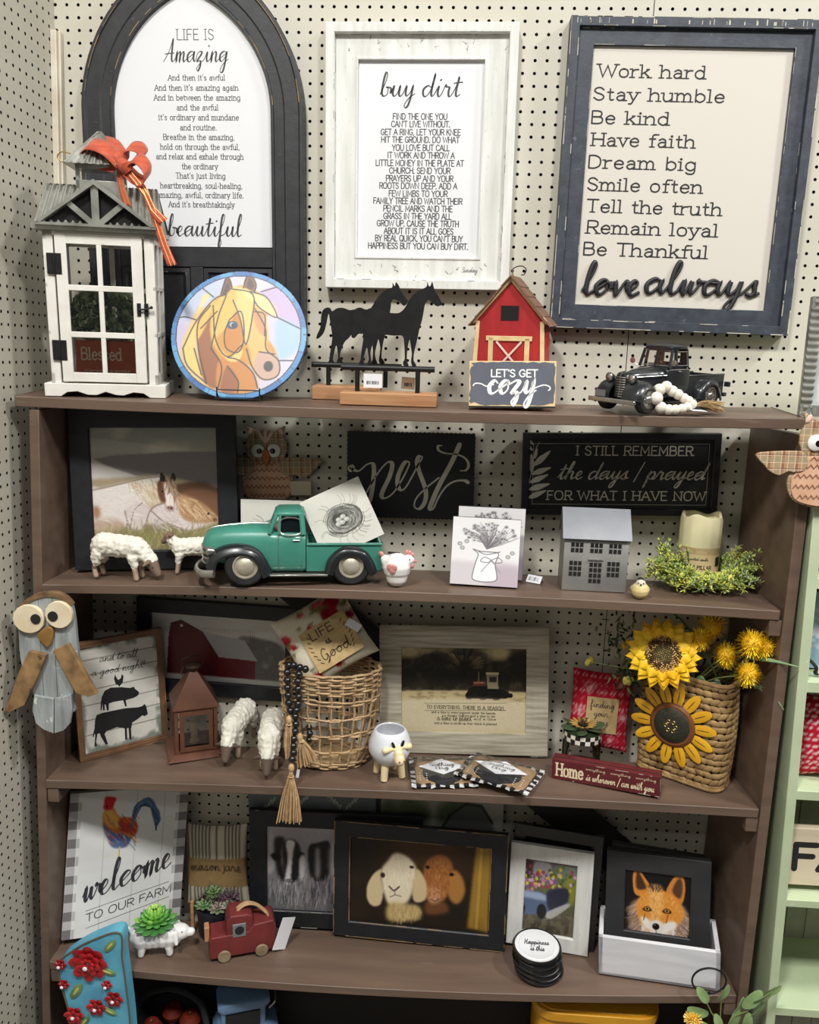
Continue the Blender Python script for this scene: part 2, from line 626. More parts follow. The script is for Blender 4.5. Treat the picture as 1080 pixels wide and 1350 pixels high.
_CURS = {
'a': (1.12, '.80,.82 .5,1 .15,.65 .2,.12 .45,.02 .75,.45 .85,.95 .82,.4 .95,.05 1.12,.2'), 'b': (.95, '.1,.2 .42,1.3 .5,2.05 .36,2.2 .25,1.6 .22,.4 .4,.02 .7,.2 .72,.7 .55,.85 .95,.75'),
'c': (.85, '.75,.8 .5,1 .15,.6 .25,.1 .5,0 .85,.25'), 'd': (1.12, '.8,.82 .5,1 .15,.65 .2,.12 .45,.02 .78,.6 .98,2.1 .85,.6 .92,.05 1.12,.2'),
'e': (.78, '.1,.3 .5,.6 .55,.9 .38,1 .18,.7 .2,.2 .42,.0 .78,.25'), 'f': (.75, '.1,.2 .45,1.2 .58,2.0 .42,2.2 .3,1.6 .28,0 .22,-.9 .36,-1.05 .45,-.6 .3,-.02 .75,.25'),
'g': (1.1, '.8,.82 .5,1 .15,.65 .2,.15 .45,.05 .75,.5 .85,.95 .8,0 .65,-.9 .4,-1.05 .32,-.75 .6,-.2 1.1,.25'), 'h': (1.05, '.1,.2 .42,1.3 .5,2.05 .38,2.2 .26,1.5 .2,0 .25,.5 .5,.98 .72,.85 .72,.3 .85,.02 1.05,.2'),
'i': (.62, '.05,.2 .3,.95 .28,.4 .4,.02 .62,.2|d .38,1.5'), 'k': (.95, '.1,.2 .42,1.3 .5,2.05 .38,2.2 .26,1.5 .2,0 .24,.45 .6,.95 .62,.7 .3,.5 .6,.1 .95,.15'),
'l': (.65, '.05,.2 .4,1.3 .5,2.05 .36,2.2 .24,1.5 .25,.3 .42,.0 .65,.2'), 'm': (1.3, '.08,.3 .22,.98 .22,0 .3,.6 .5,.98 .6,.8 .58,0 .68,.6 .88,.98 1.0,.8 .98,.25 1.1,.0 1.3,.2'),
'n': (1.0, '.08,.3 .22,.98 .22,0 .3,.6 .55,.98 .7,.8 .68,.25 .8,0 1.0,.2'), 'o': (.95, '.7,.85 .45,1 .15,.6 .25,.1 .5,.02 .75,.4 .65,.9 .6,.85 .78,.75 .95,.8'),
'p': (.95, '.08,.3 .25,.98 .2,0 .12,-1 .2,0 .35,.75 .6,.98 .78,.6 .6,.1 .42,.08 .6,.03 .95,.2'), 'r': (.9, '.05,.3 .25,1.05 .35,.9 .6,.85 .58,.4 .68,.02 .9,.2'),
's': (.82, '.05,.2 .45,1.05 .5,.6 .55,.2 .35,0 .15,.12 .5,.05 .82,.22'), 't': (.68, '.05,.2 .35,1.2 .42,1.8 .32,.5 .42,.02 .68,.2|s .05,1.22 .4,1.3 .75,1.33'),
'u': (1.08, '.05,.3 .25,.98 .22,.3 .38,.02 .62,.3 .78,.98 .76,.3 .88,.02 1.08,.2'), 'v': (.9, '.05,.4 .2,.95 .35,.1 .45,.02 .75,.9 .7,1 .9,.85'),
'w': (1.2, '.05,.4 .22,.98 .25,.2 .4,.02 .6,.9 .62,.3 .78,.02 1.0,.6 1.02,1 .95,.85 1.2,.85'), 'y': (1.05, '.05,.3 .25,.98 .25,.3 .4,.05 .65,.4 .8,.98 .75,0 .6,-.85 .38,-1.05 .3,-.75 .6,-.15 1.05,.25'),
'z': (.9, '.1,.75 .35,1 .6,.85 .15,.05 .5,.1 .55,-.4 .35,-.9 .2,-.6 .6,-.05 .9,.2'), 'A': (1.25, '.05,0 .55,1.0 .85,2.1 .88,1.9 .9,.4 1.05,.02 1.25,.2|s .15,.75 .6,.82 1.1,.85'),
'I': (.7, '.2,-.3 .35,1 .5,2.2'), 'L': (.9, '.6,2 .4,2.1 .3,1 .15,.1 .5,.05 .9,.2'), 'G': (1.1, '.9,1.7 .6,2.1 .2,1.4 .2,.3 .6,.05 .85,.8 .7,.9 .9,.8 .85,-.3 .5,-.6 1.1,.2'), 'H': (1.3, '.2,2 .3,1 .2,0 .4,1 .8,1.1 1.0,2 .9,1 .9,.1 1.3,.2'),
}

def _pts(sx):
 return [tuple(float(k) for k in p.split(',')) for p in sx.split()]

def _strokes(text, style):
 """[(points, weight factor, is_dot)] and total width, in letter units"""
 out, x = [], 0.0
 if style.startswith('curs'):
  words = text.split(' ')
  for wi, word in enumerate(words):
   path, extra = [], []
   for ch in word:
    if ch not in _CURS:
     adv, s = _PLAIN.get(ch, (.3, ''))
     for st in s.split(';'):
      if st:
       extra.append([(x + a * 1.5, b * 1.9) for a, b in _pts(st[2:])] if st[0] != 'd' else [(x + .1, 0), (x + .13, .03)])
     x += adv
     continue
    adv, s = _CURS[ch]
    segs = s.split('|')
    path += [(x + a, b) for a, b in _pts(segs[0])]
    for e in segs[1:]:
     pp = [(x + a, b) for a, b in _pts(e[2:])]
     if e[0] == 'd':
      pp = [pp[0], (pp[0][0] + .06, pp[0][1] + .05)]
     extra.append(pp)
    x += adv
   if len(path) > 1:
    q = [path[0]]
    for p in path[1:]:
     if math.hypot(p[0] - q[-1][0], p[1] - q[-1][1]) > .12:
      q.append(p)
    out.append((spline(q, 5), 1))
   for e in extra:
    out.append((spline(e, 4), 1) if len(e) > 2 else (np.array(e), 1.2))
   x += .55
  return out, x - .55
 serif = 'serif' in style
 for ch in text:
  adv, s = _PLAIN.get(ch, (.36, ''))
  ends, sts = [], []
  for st in s.split(';'):
   if not st:
    continue
   k, p = st[0], _pts(st[2:])
   sts.append((k, p))
   ends += [p[0], p[-1]]
  for k, p in sts:
   if k == 'd':
    out.append((np.array([(x + p[0][0] - .012, p[0][1]), (x + p[0][0] + .012, p[0][1])]), 1.5))
    continue
   q = np.array(p) if k in 'lL' else spline(p, 5, closed=(k == 'o'))
   if k == 'o':
    q = np.vstack([q, q[:2]])
   out.append((q + (x, 0), 1))
   if serif and k in 'lC':
    for e, nb in ((0, 1), (-1, -2)):
     ex, ey = q[e]
     if sum(1 for g in ends if abs(g[0] - ex) + abs(g[1] - ey) < .02) > 1:
      continue
     if min(abs(ey - h) for h in (0, 1, .66, -.3)) > .03:
      continue
     L0 = .14 if not (ey > .1 and ch.islower() and ch not in 'vwxyk') else .15
     R0 = .14 if not (ey > .1 and ch in 'bdhklimnrup') else .0
     out.append((np.array([(x + ex - L0, ey), (x + ex + R0, ey)]), .8))
  x += adv + (.1 if serif else .06)
 return out, x

def text(mb, s, x0, x1, y, h, style='sans', wt=.1, z=.02, th=0.0, slant=0.0, rise=0.0, contrast=0.0, round_=False):
 """write s between x0 and x1 on baseline y; h = cap height (x-height for cursive); wt in fractions of h"""
 st, w = _strokes(s, style)
 xs = np.concatenate([p[0][:, 0] + slant * p[0][:, 1] for p in st])
 lo, hi = xs.min(), xs.max()
 k = (x1 - x0) / max(hi - lo, 1e-6)
 for j, (p, f) in enumerate(st):
  q = p.copy()
  q[:, 0] = (p[:, 0] + slant * p[:, 1] - lo) * k + x0
  q[:, 1] = p[:, 1] * h + y + rise * (q[:, 0] - x0)
  ww = np.full(len(q), wt * h * f)
  if contrast and len(q) > 2:
   d = np.gradient(q, axis=0)
   dn = -d[:, 1] / (np.linalg.norm(d, axis=1) + 1e-9)
   ww = ww * (1 + contrast * np.clip(dn, -0.5, 1))
  if round_:
   mb.tube([(a, b, z + th / 2) for a, b in q], ww / 2, 10, flat=1.0)
   continue
  mb.ribbon(q, ww, z + 0.0006 * (j % 7), th)

def ptext(pl, mb, s, px0, px1, pyb, hpx, style='sans', pyb1=None, ref=None, **kw):
 """text placed by the photo's pixels on plane pl (baseline pyb at its left end, pyb1 at its right end)"""
 if pyb1 is None:
  pyb1 = pyb
 a, b = pl.uv(px0, pyb), pl.uv(px1, pyb1)
 c = pl.uv((px0 + px1) / 2, (pyb + pyb1) / 2 - hpx)
 m = (a + b) / 2
 hh = c[1] - m[1]
 kw.setdefault('rise', (b[1] - a[1]) / (b[0] - a[0]) if pyb1 != pyb else 0)
 text(mb, s, a[0], b[0], a[1] if pyb1 != pyb else m[1], hh, style, **kw)

# ---------------------------------------------------------------- painted prints: colours laid on a fine grid of vertices
class Canvas:
 def __init__(s, w, h, col=(255, 255, 255)):
  s.w, s.h = w, h
  s.a = np.zeros((h, w, 3)) + np.array(col, float)
  s.X, s.Y = np.meshgrid((np.arange(w) + .5) / w, (np.arange(h) + .5) / h)
  s.asp = h / w

 def blur(s, m, r):
  r = int(round(r))
  for _ in range(2):
   if r < 1:
    return m
   k = np.ones(2 * r + 1) / (2 * r + 1)
   p = np.pad(m, r, mode='edge')
   p = np.apply_along_axis(lambda v: np.convolve(v, k, 'valid'), 1, p)
   m = np.apply_along_axis(lambda v: np.convolve(v, k, 'valid'), 0, p)
  return m

 def put(s, m, col, op=1.0):
  m = (m * op)[..., None]
  s.a = s.a * (1 - m) + np.array(col, float) * m

 def mask(s, pts, smooth=True):
  P = spline(pts, 6, closed=True) if smooth else np.array(pts, float)
  x, y = s.X, s.Y
  ins = np.zeros_like(x, bool)
  n = len(P)
  for i in range(n):
   x0, y0 = P[i]
   x1, y1 = P[(i + 1) % n]
   if y0 == y1:
    continue
   c = ((y0 > y) != (y1 > y)) & (x < (x1 - x0) * (y - y0) / (y1 - y0) + x0)
   ins ^= c
  return ins.astype(float)

 def poly(s, pts, col, soft=0, op=1.0, smooth=True, tex=0.0, tsc=(8, 8)):
  m = s.mask(pts, smooth)
  if soft:
   m = s.blur(m, soft)
  if tex:
   m = m * np.clip(1 - tex + tex * 2 * s.noise(*tsc), 0, 1)
  s.put(m, col, op)

 def ell(s, cx, cy, rx, ry, col, soft=0.15, op=1.0):
  d = np.sqrt(((s.X - cx) / rx) ** 2 + ((s.Y - cy) / ry) ** 2)
  s.put(np.clip((1 - d) / max(soft, 1e-3) + .5, 0, 1), col, op)

 def stroke(s, pts, wd, col, op=1.0, smooth=True):
  P = spline(pts, 5) if smooth and len(pts) > 2 else np.array(pts, float)
  lo, hi = P.min(0) - wd * 2, P.max(0) + wd * 2
  i0, i1 = max(0, int(lo[0] * s.w)), min(s.w, int(hi[0] * s.w) + 2)
  j0, j1 = max(0, int(lo[1] * s.h)), min(s.h, int(hi[1] * s.h) + 2)
  if i1 <= i0 or j1 <= j0:
   return
  x, y = s.X[j0:j1, i0:i1], s.Y[j0:j1, i0:i1] * s.asp
  d = np.full_like(x, 9.0)
  for a, b in zip(P[:-1], P[1:]):
   ax, ay, bx, by = a[0], a[1] * s.asp, b[0], b[1] * s.asp
   L = (bx - ax) ** 2 + (by - ay) ** 2 + 1e-12
   t = np.clip(((x - ax) * (bx - ax) + (y - ay) * (by - ay)) / L, 0, 1)
   d = np.minimum(d, np.hypot(x - ax - t * (bx - ax), y - ay - t * (by - ay)))
  m = np.clip((wd / 2 - d) * s.w + .5, 0, 1) * op
  s.a[j0:j1, i0:i1] = s.a[j0:j1, i0:i1] * (1 - m[..., None]) + np.array(col, float) * m[..., None]

 def noise(s, fx, fy, seed=None, oct=3):
  r = np.random.default_rng(seed if seed is not None else int(rng.integers(1e9)))
  out = np.zeros((s.h, s.w))
  amp, tot = 1.0, 0.0
  for o in range(oct):
   nx, ny = max(2, int(fx * 2 ** o)), max(2, int(fy * 2 ** o))
   g = r.random((ny + 2, nx + 2))
   x, y = s.X * nx, s.Y * ny
   i, j = x.astype(int), y.astype(int)
   u, v = x - i, y - j
   u, v = u * u * (3 - 2 * u), v * v * (3 - 2 * v)
   out += amp * ((g[j, i] * (1 - u) + g[j, i + 1] * u) * (1 - v) + (g[j + 1, i] * (1 - u) + g[j + 1, i + 1] * u) * v)
   tot += amp
   amp *= .55
  return out / tot

 def vgrad(s, stops):
  ys = [t for t, _ in stops]
  for c in range(3):
   s.a[..., c] = np.interp(s.Y, ys, [k[c] for _, k in stops])

 def hair(s, region, n, ln, ang, col, wd=.008, op=.6, jit=.4, curve=0.0):
  """n short strokes scattered inside a polygon"""
  P = np.array(region, float)
  m = s.mask(region, False)
  ys, xs = np.nonzero(m > .5)
  if len(xs) == 0:
   return
  for _ in range(n):
   k = rng.integers(len(xs))
   x, y = xs[k] / s.w, ys[k] / s.h
   a = (ang(x, y) if callable(ang) else ang) + rng.normal() * jit
   l = ln * (.6 + .8 * rng.random())
   c = np.array(col[rng.integers(len(col))] if isinstance(col[0], tuple) else col)
   s.stroke([(x, y), (x + l * math.cos(a), y + l * math.sin(a) / s.asp)], wd, c, op, False)

 def grain(s, amt):
  s.a += (rng.random((s.h, s.w, 1)) - .5) * amt

def pic(name, cv, w, h, parent, m, cx=0, cy=0, z=0.0, M=None, disc=False):
 """a print of size w x h inches carrying the canvas's colours"""
 W, H = cv.w, cv.h
 xs = np.linspace(-w / 2, w / 2, W + 1) + cx
 ys = np.linspace(h / 2, -h / 2, H + 1) + cy
 a = np.clip(cv.a, 0, 255)
 ap = np.pad(a, ((0, 1), (0, 1), (0, 0)), mode='edge')
 gx, gy = np.meshgrid(xs, ys)
 V = np.stack([gx.ravel(), gy.ravel(), np.full(gx.size, z)], 1) * IN
 idx = np.arange((W + 1) * (H + 1)).reshape(H + 1, W + 1)
 F = np.stack([idx[1:, :-1], idx[1:, 1:], idx[:-1, 1:], idx[:-1, :-1]], -1).reshape(-1, 4)
 if disc:
  cxx = (gx[:-1, :-1] + gx[1:, 1:]) / 2 - cx
  cyy = (gy[:-1, :-1] + gy[1:, 1:]) / 2 - cy
  keep = ((cxx / (w / 2)) ** 2 + (cyy / (h / 2)) ** 2 < 1.0).ravel()
  F = F[keep]
 me = bpy.data.meshes.new(name)
 me.vertices.add(len(V))
 me.vertices.foreach_set('co', V.ravel())
 me.loops.add(len(F) * 4)
 me.loops.foreach_set('vertex_index', F.ravel())
 me.polygons.add(len(F))
 me.polygons.foreach_set('loop_start', np.arange(len(F)) * 4)
 me.polygons.foreach_set('loop_total', np.full(len(F), 4))
 me.update()
 ca = me.color_attributes.new('Col', 'FLOAT_COLOR', 'POINT')
 c = ap.reshape(-1, 3) / 255.0
 c = np.where(c <= 0.04045, c / 12.92, ((c + 0.055) / 1.055) ** 2.4)
 ca.data.foreach_set('color', np.hstack([c, np.ones((len(c), 1))]).astype(np.float32).ravel())
 me.materials.append(m)
 me.validate()
 o = bpy.data.objects.new(name, me)
 COL.objects.link(o)
 o.parent = parent
 return o

# ---------------------------------------------------------------- soft bodies: limbs and lumps fused into one skin
def blob(name, prims, m, parent, voxel=0.09, smooth=4, wool=0.0, wscale=3.0, pattern=None, woolcols=None):
 """prims: (p0, p1, r0, r1, colour) tapered limbs fused by remeshing; colours follow the nearest limb"""
 mb = MB()
 for p0, p1, r0, r1, c in prims:
  p0, p1 = np.array(p0, float), np.array(p1, float)
  L = np.linalg.norm(p1 - p0)
  n = max(2, int(L / (min(r0, r1) * .45 + 1e-6)) + 1)
  n = min(n, 24)
  for t in np.linspace(0, 1, n):
   mb.ell(p0 + (p1 - p0) * t, r0 + (r1 - r0) * t, 12)
 o = mb.build(name, m, None)
 md = o.modifiers.new('r', 'REMESH')
 md.mode = 'VOXEL'
 md.voxel_size = voxel * IN
 md2 = o.modifiers.new('s', 'SMOOTH')
 md2.iterations = smooth
 md2.factor = 0.5
 dg = bpy.context.evaluated_depsgraph_get()
 me = bpy.data.meshes.new_from_object(o.evaluated_get(dg))
 me.name = name
 old = o.data
 o.modifiers.clear()
 o.data = me
 bpy.data.meshes.remove(old)
 nv = len(me.vertices)
 V = np.zeros(nv * 3)
 me.vertices.foreach_get('co', V)
 V = V.reshape(-1, 3) / IN
 best = np.full(nv, 1e9)
 col = np.zeros((nv, 3))
 wl = np.zeros(nv)
 for p0, p1, r0, r1, c in prims:
  p0, p1 = np.array(p0, float), np.array(p1, float)
  d = p1 - p0
  t = np.clip(((V - p0) @ d) / (d @ d + 1e-9), 0, 1)
  dist = np.linalg.norm(V - p0 - t[:, None] * d, axis=1) - (r0 + (r1 - r0) * t)
  k = dist < best
  best[k] = dist[k]
  cc = np.array(lin(c)[:3])
  col[k] = cc
  wl[k] = 1.0 if (woolcols and c in woolcols) else 0.0
 if wool:
  Nn = np.zeros(nv * 3)
  me.vertices.foreach_get('normal', Nn)
  Nn = Nn.reshape(-1, 3)
  dv = np.array([noise.noise(Vector(p * wscale)) + .5 * noise.noise(Vector(p * wscale * 2.3)) for p in V])
  V = V + Nn * (dv * wool * wl)[:, None]
  me.vertices.foreach_set('co', (V * IN).ravel())
  sh = np.clip(1 + .25 * dv * wl, .6, 1.2)
 if pattern:
  col = pattern(V, col)
 ca = me.color_attributes.new('Col', 'FLOAT_COLOR', 'POINT')
 ca.data.foreach_set('color', np.hstack([col, np.ones((nv, 1))]).astype(np.float32).ravel())
 me.materials.clear()
 me.materials.append(m)
 me.shade_smooth()
 me.update()
 o.parent = parent
 return o
# ---------------------------------------------------------------- the setting
def pegboard(name, col, col2):
 m = mat(name, col, .5, col2=col2, scale=6, mix=.35, bump=.05, bscale=400)
 N, L = m.node_tree.nodes, m.node_tree.links
 b, out = N['Principled BSDF'], N['Material Output']
 tc = N.new('ShaderNodeTexCoord')
 sx = N.new('ShaderNodeSeparateXYZ')
 L.new(tc.outputs['Object'], sx.inputs[0])

 def cell(sock):
  a = N.new('ShaderNodeMath'); a.operation = 'MULTIPLY_ADD'
  a.inputs[1].default_value = 1 / IN; a.inputs[2].default_value = 0.5
  L.new(sock, a.inputs[0])
  f = N.new('ShaderNodeMath'); f.operation = 'FRACT'
  L.new(a.outputs[0], f.inputs[0])
  c = N.new('ShaderNodeMath'); c.operation = 'SUBTRACT'
  c.inputs[1].default_value = .5
  L.new(f.outputs[0], c.inputs[0])
  p = N.new('ShaderNodeMath'); p.operation = 'POWER'
  p.inputs[1].default_value = 2
  ab = N.new('ShaderNodeMath'); ab.operation = 'ABSOLUTE'
  L.new(c.outputs[0], ab.inputs[0]); L.new(ab.outputs[0], p.inputs[0])
  return p.outputs[0]
 ad = N.new('ShaderNodeMath'); ad.operation = 'ADD'
 L.new(cell(sx.outputs[0]), ad.inputs[0]); L.new(cell(sx.outputs[1]), ad.inputs[1])
 lt = N.new('ShaderNodeMath'); lt.operation = 'LESS_THAN'
 lt.inputs[1].default_value = 0.135 ** 2
 L.new(ad.outputs[0], lt.inputs[0])
 tr = N.new('ShaderNodeBsdfTransparent')
 mx = N.new('ShaderNodeMixShader')
 L.new(lt.outputs[0], mx.inputs[0]); L.new(b.outputs[0], mx.inputs[1]); L.new(tr.outputs[0], mx.inputs[2])
 L.new(mx.outputs[0], out.inputs[0])
 return m

PEG = pegboard('cream_pegboard', (199, 195, 180), (188, 183, 166))
DARK = mat('void_shade', (22, 19, 16), .9)  # near-black colour standing in for unlit depth behind holes and openings

mb = MB()
mb.quad((-26, 0, 0), (29.45, 0, 0), (29.45, 130, 0), (-26, 130, 0))
mb.quad((29.52, 0, 0), (90, 0, 0), (90, 130, 0), (29.52, 130, 0))
w = structure(mb.build('wall_back', PEG))
w.matrix_world = Matrix(((1, 0, 0, 0), (0, 0, -1, 0), (0, 1, 0, 0), (0, 0, 0, 1)))
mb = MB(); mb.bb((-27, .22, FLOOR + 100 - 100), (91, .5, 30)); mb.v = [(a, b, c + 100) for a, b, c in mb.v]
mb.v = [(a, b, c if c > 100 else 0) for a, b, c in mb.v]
structure(mb.build('wall_back_hole_shade', DARK))  # dark sheet added behind the board so its holes look shaded

# left wall: leans a little outwards towards the floor
mb = MB()
mb.quad((-130, 0, 0), (0, 0, 0), (0, 130, 0), (-130, 130, 0))
w = structure(mb.build('wall_left', PEG))
tilt = math.atan(.03)
w.matrix_world = Matrix.Translation(wv(-24.1, 0, FLOOR)) @ Matrix(((0, math.sin(tilt), math.cos(tilt), 0), (1, 0, 0, 0), (0, math.cos(tilt), -math.sin(tilt), 0), (0, 0, 0, 1)))
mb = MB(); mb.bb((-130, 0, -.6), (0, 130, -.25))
w2 = structure(mb.build('wall_left_hole_shade', DARK)); w2.matrix_world = w.matrix_world  # same added dark sheet, shading the left wall's holes
mb = MB(); mb.bb((-.95, .5, .02), (.0, 97.8, .55)); mb.bb((-.6, .5, .55), (-.05, 97.8, .75))
w3 = structure(mb.build('trim_1', mat('cream_trim', (216, 209, 192), .45, col2=(196, 186, 165), scale=18), bevel=.05)); w3.matrix_world = w.matrix_world
mb = MB(); mb.bb((-60, -140, FLOOR - .6), (120, 2, FLOOR - .03)); mb.v = [(a, b, c + 100) for a, b, c in mb.v]
structure(mb.build('floor', mat('shop_floor', (120, 112, 104), .5, col2=(96, 90, 84), scale=3)))

BROWN = mat('brown_shelf_paint', (111, 91, 77), .42, col2=(88, 71, 60), scale=9, stretch=(.3, 3, 3), mix=.45, bump=.12, bscale=60,
   spots=[((158, 138, 126), .735, 55), ((112, 92, 82), .66, 20, (.4, 2.5, 2.5))])

def hexa(mb, P):
 mb.add(P, [(0, 3, 2, 1), (4, 5, 6, 7), (0, 1, 5, 4), (1, 2, 6, 5), (2, 3, 7, 6), (3, 0, 4, 7)])

def Z(z):
 return z - FLOOR

unit = root('bookshelf', 'tall dark brown painted wooden bookcase against the pegboard, crowded with farmhouse decor', 'bookcase', (0, 0, FLOOR))

def xl(z):
 return -19.85 + .039 * (z + 48.5)

def side(fin, fout, yb=-.3, back_dx=0.0):
 mb = MB()
 z0, z1 = FLOOR, -33.75
 P = []
 for z in (z0, z1):
  P += [(fin(z), -FRONT, Z(z)), (fout(z), -FRONT, Z(z)), (fout(z) + back_dx, yb, Z(z)), (fin(z) + back_dx, yb, Z(z))]
 if fin(0) > fout(0):
  P = [P[1], P[0], P[3], P[2], P[5], P[4], P[7], P[6]]
 hexa(mb, P)
 return mb.build('side_panel', BROWN, unit, bevel=.05)

side(lambda z: xl(z), lambda z: xl(z) - .8)
side(lambda z: 41.6, lambda z: 42.45, back_dx=-.85)

def board(k, x0, x1, th):
 mb = MB()
 n = 24
 V = []
 for i in range(n + 1):
  x = x0 + (x1 - x0) * i / n
  f, b = zs(k, x, -FRONT), zs(k, x, -2.75)
  V += [(x, -FRONT, Z(f - th)), (x, -2.75, Z(b - th)), (x, -2.75, Z(b)), (x, -FRONT, Z(f))]
 F = [(0, 1, 2, 3)[::-1], tuple(n * 4 + j for j in range(4))]
 for i in range(n):
  for j in range(4):
   F.append((i * 4 + j, (i + 1) * 4 + j, (i + 1) * 4 + (j + 1) % 4, i * 4 + (j + 1) % 4))
 mb.add(V, F)
 return mb.build('shelf', BROWN, unit, bevel=.06)

board(1, -21.2, 41.45, .84)
for k in (2, 3, 4):
 zz = zs(k, -20)
 board(k, xl(zz) + .02, 41.55 - (0.1 if k > 2 else .3), .79)
 for xx, s in ((xl(zs(k, -20)) + .02, 1), (41.55, -1)):
  z = zs(k, xx) - .85
  mb = MB(); mb.bb((xx, -FRONT + .1, Z(z - 1.3)), (xx + s * 1.0, -1, Z(z)))
  mb.build('cleat', BROWN, unit, bevel=.05)
mb = MB(); mb.bb((-22, -9.8, 1.2), (41.5, -2.75, 2.0)); mb.build('shelf', BROWN, unit, bevel=.05)
mb = MB(); mb.bb((-22, -2.6, 2.0), (41.5, -2.3, Z(-87.2))); mb.build('back_panel_or_shade', mat('bay_shade_black', (22, 20, 20), .7), unit)  # added black sheet: its colour stands in for the bottom bay's deep shade
# diagonal brace across the back
e1, e2, c0 = onY(510, 838, -1.1), onY(781, 1068, -1.1), onY(741, 1067, -1.1)
d = (e2 - e1) / np.linalg.norm(e2 - e1)
pv = np.array([d[2], 0, -d[0]])
hw = abs(np.dot(c0 - e2, pv))
a, b = c0 - d * 48, c0 + d * 14
mb = MB()
hexa(mb, [(p[0] + s * pv[0] * hw, y, Z(p[2] + s * pv[2] * hw)) for y in (-1.35, -.8) for p, s in ((a, 1), (a, -1), (b, -1), (b, 1))])
mb.build('brace', mat('dark_brace', (34, 28, 25), .7, col2=(24, 20, 18), scale=20), unit, bevel=.04)

# the pale green unit on the right
GREEN = mat('pale_green_paint', (190, 202, 168), .5, col2=(176, 192, 154), scale=10, mix=.5, bump=.08, bscale=80,
   spots=[((140, 130, 96), .73, 40), ((206, 212, 182), .68, 22)])
gu = root('green_bookshelf', 'pale green painted wooden bookcase standing right of the brown one', 'bookcase', (0, 0, FLOOR))
GY = -10.4
gx = lambda px, py: onY(px, py, GY)[0]
g0, g1 = gx(1026.7, 1020), gx(1040, 1020)
gb0 = gx(1005, 1345)
mb = MB()
zb, zt, zr = FLOOR, -35.6, onY(1026, 1020, GY)[2]
sl = (gb0 - g0) / (onY(1005, 1345, GY)[2] - zr)
fx = lambda z: max(42.6, g0 + sl * (z - zr))
hexa(mb, [(fx(z) + dx, y, Z(z)) for z in (zb, zt) for dx, y in ((0, GY), (g1 - g0, GY), (g1 - g0, -.6), (0, -.6))])
mb.build('side_panel', GREEN, gu, bevel=.06)
gxi = g1 + .05
mb = MB(); mb.bb((gxi + 26, GY, 0), (gxi + 26.9, -.6, Z(zt))); mb.build('side_panel', GREEN, gu, bevel=.06)
GS = []
for (px, py, th) in ((1066, 899, .95), (1060, 1043, .85), (1050, 1187, .7), (1045, 1330, .8)):
 z = onY(px, py, GY)[2]
 GS.append(z)
 mb = MB(); mb.bb((fx(z) + g1 - g0, GY + .02, Z(z - th)), (gxi + 26, -1.0, Z(z))); mb.build('shelf', GREEN, gu, bevel=.06)
zt2 = onY(1072, 762, GY)[2]
mb = MB(); mb.bb((fx(zt2) + g1 - g0, GY + .02, Z(zt2 - .9)), (gxi + 26, -1.0, Z(zt2))); mb.build('shelf', GREEN, gu, bevel=.06)
mb = MB(); mb.bb((fx(zt), GY - .2, Z(zt)), (gxi + 27.2, -.6, Z(zt + .8))); mb.build('shelf', GREEN, gu, bevel=.06)
mb = MB()
for i in range(14):
 x = gxi + i * 1.9
 mb.bb((x + .03, -1.0, .5), (x + 1.87, -.7, Z(zt)))
mb.build('back_panel_or_shade', mat('beadboard', (186, 184, 168), .55, col2=(172, 170, 152), scale=12, stretch=(4, 4, .6)), gu, bevel=.06)

# ---------------------------------------------------------------- signs on the pegboard
BLACKW = mat('worn_black_wood', (44, 45, 48), .5, col2=(30, 31, 34), scale=30, stretch=(1, 1, 1), mix=.5, bump=.15, bscale=120,
   spots=[((120, 118, 112), .74, 90), ((76, 78, 82), .66, 30)])
NAVY = mat('worn_navy_wood', (62, 68, 78), .5, col2=(44, 49, 58), scale=45, mix=.5, bump=.15, bscale=140, spots=[((140, 142, 140), .75, 110), ((88, 94, 104), .66, 40)])
WEAR = mat('bare_wear', (196, 190, 174), .7)
WORNGOLD = mat('tan_wear', (168, 138, 96), .7)
WHITEW = mat('whitewashed_wood', (226, 226, 222), .6, col2=(206, 206, 200), scale=60, stretch=(1, .12, 1), mix=.5, bump=.2, bscale=90,
   spots=[((122, 120, 112), .7, 60, (1.6, .5, 1)), ((166, 164, 156), .64, 140, (2, .4, 1))])
PAPER = mat('white_print_paper', (224, 225, 227), .4)
CREAMP = mat('cream_print_board', (205, 199, 188), .55)
INK = mat('black_ink', (28, 28, 30), .6)
GREYINK = mat('grey_ink', (62, 62, 64), .6)

def wear(mb, W, H, ins, z, n, ln=1.2, wd=.05, cx=0, cy=0):
 """bare streaks along a frame's edges"""
 for _ in range(n):
  sde = random.randrange(4)
  L = W if sde < 2 else H
  a = random.uniform(-L / 2 + ins, L / 2 - ins)
  l = ln * random.uniform(.2, 1.4)
  b = min(a + l, L / 2 - ins)
  t = wd * random.uniform(.4, 1.2)
  s = (-1 if sde % 2 else 1)
  if sde < 2:
   y = s * (H / 2 - ins)
   mb.bb((cx + a, cy + y - t, z - .01), (cx + b, cy + y + t, z + .012))
  else:
   x = s * (W / 2 - ins)
   mb.bb((cx + x - t, cy + a, z - .01), (cx + x + t, cy + b, z + .012))

# arched sign
pl = Pl((0, -1.25, 0)).fit((117, 150), (402.5, 152), (400, 466), (117, 462))
rt = root('arched_sign', 'black gothic arch wall sign with a white panel of verse, top left on the pegboard', 'wall sign', M=pl.M())
W2 = pl.w / 2
yS = pl.uv(260, 151)[1]
kx = W2 / 143.0

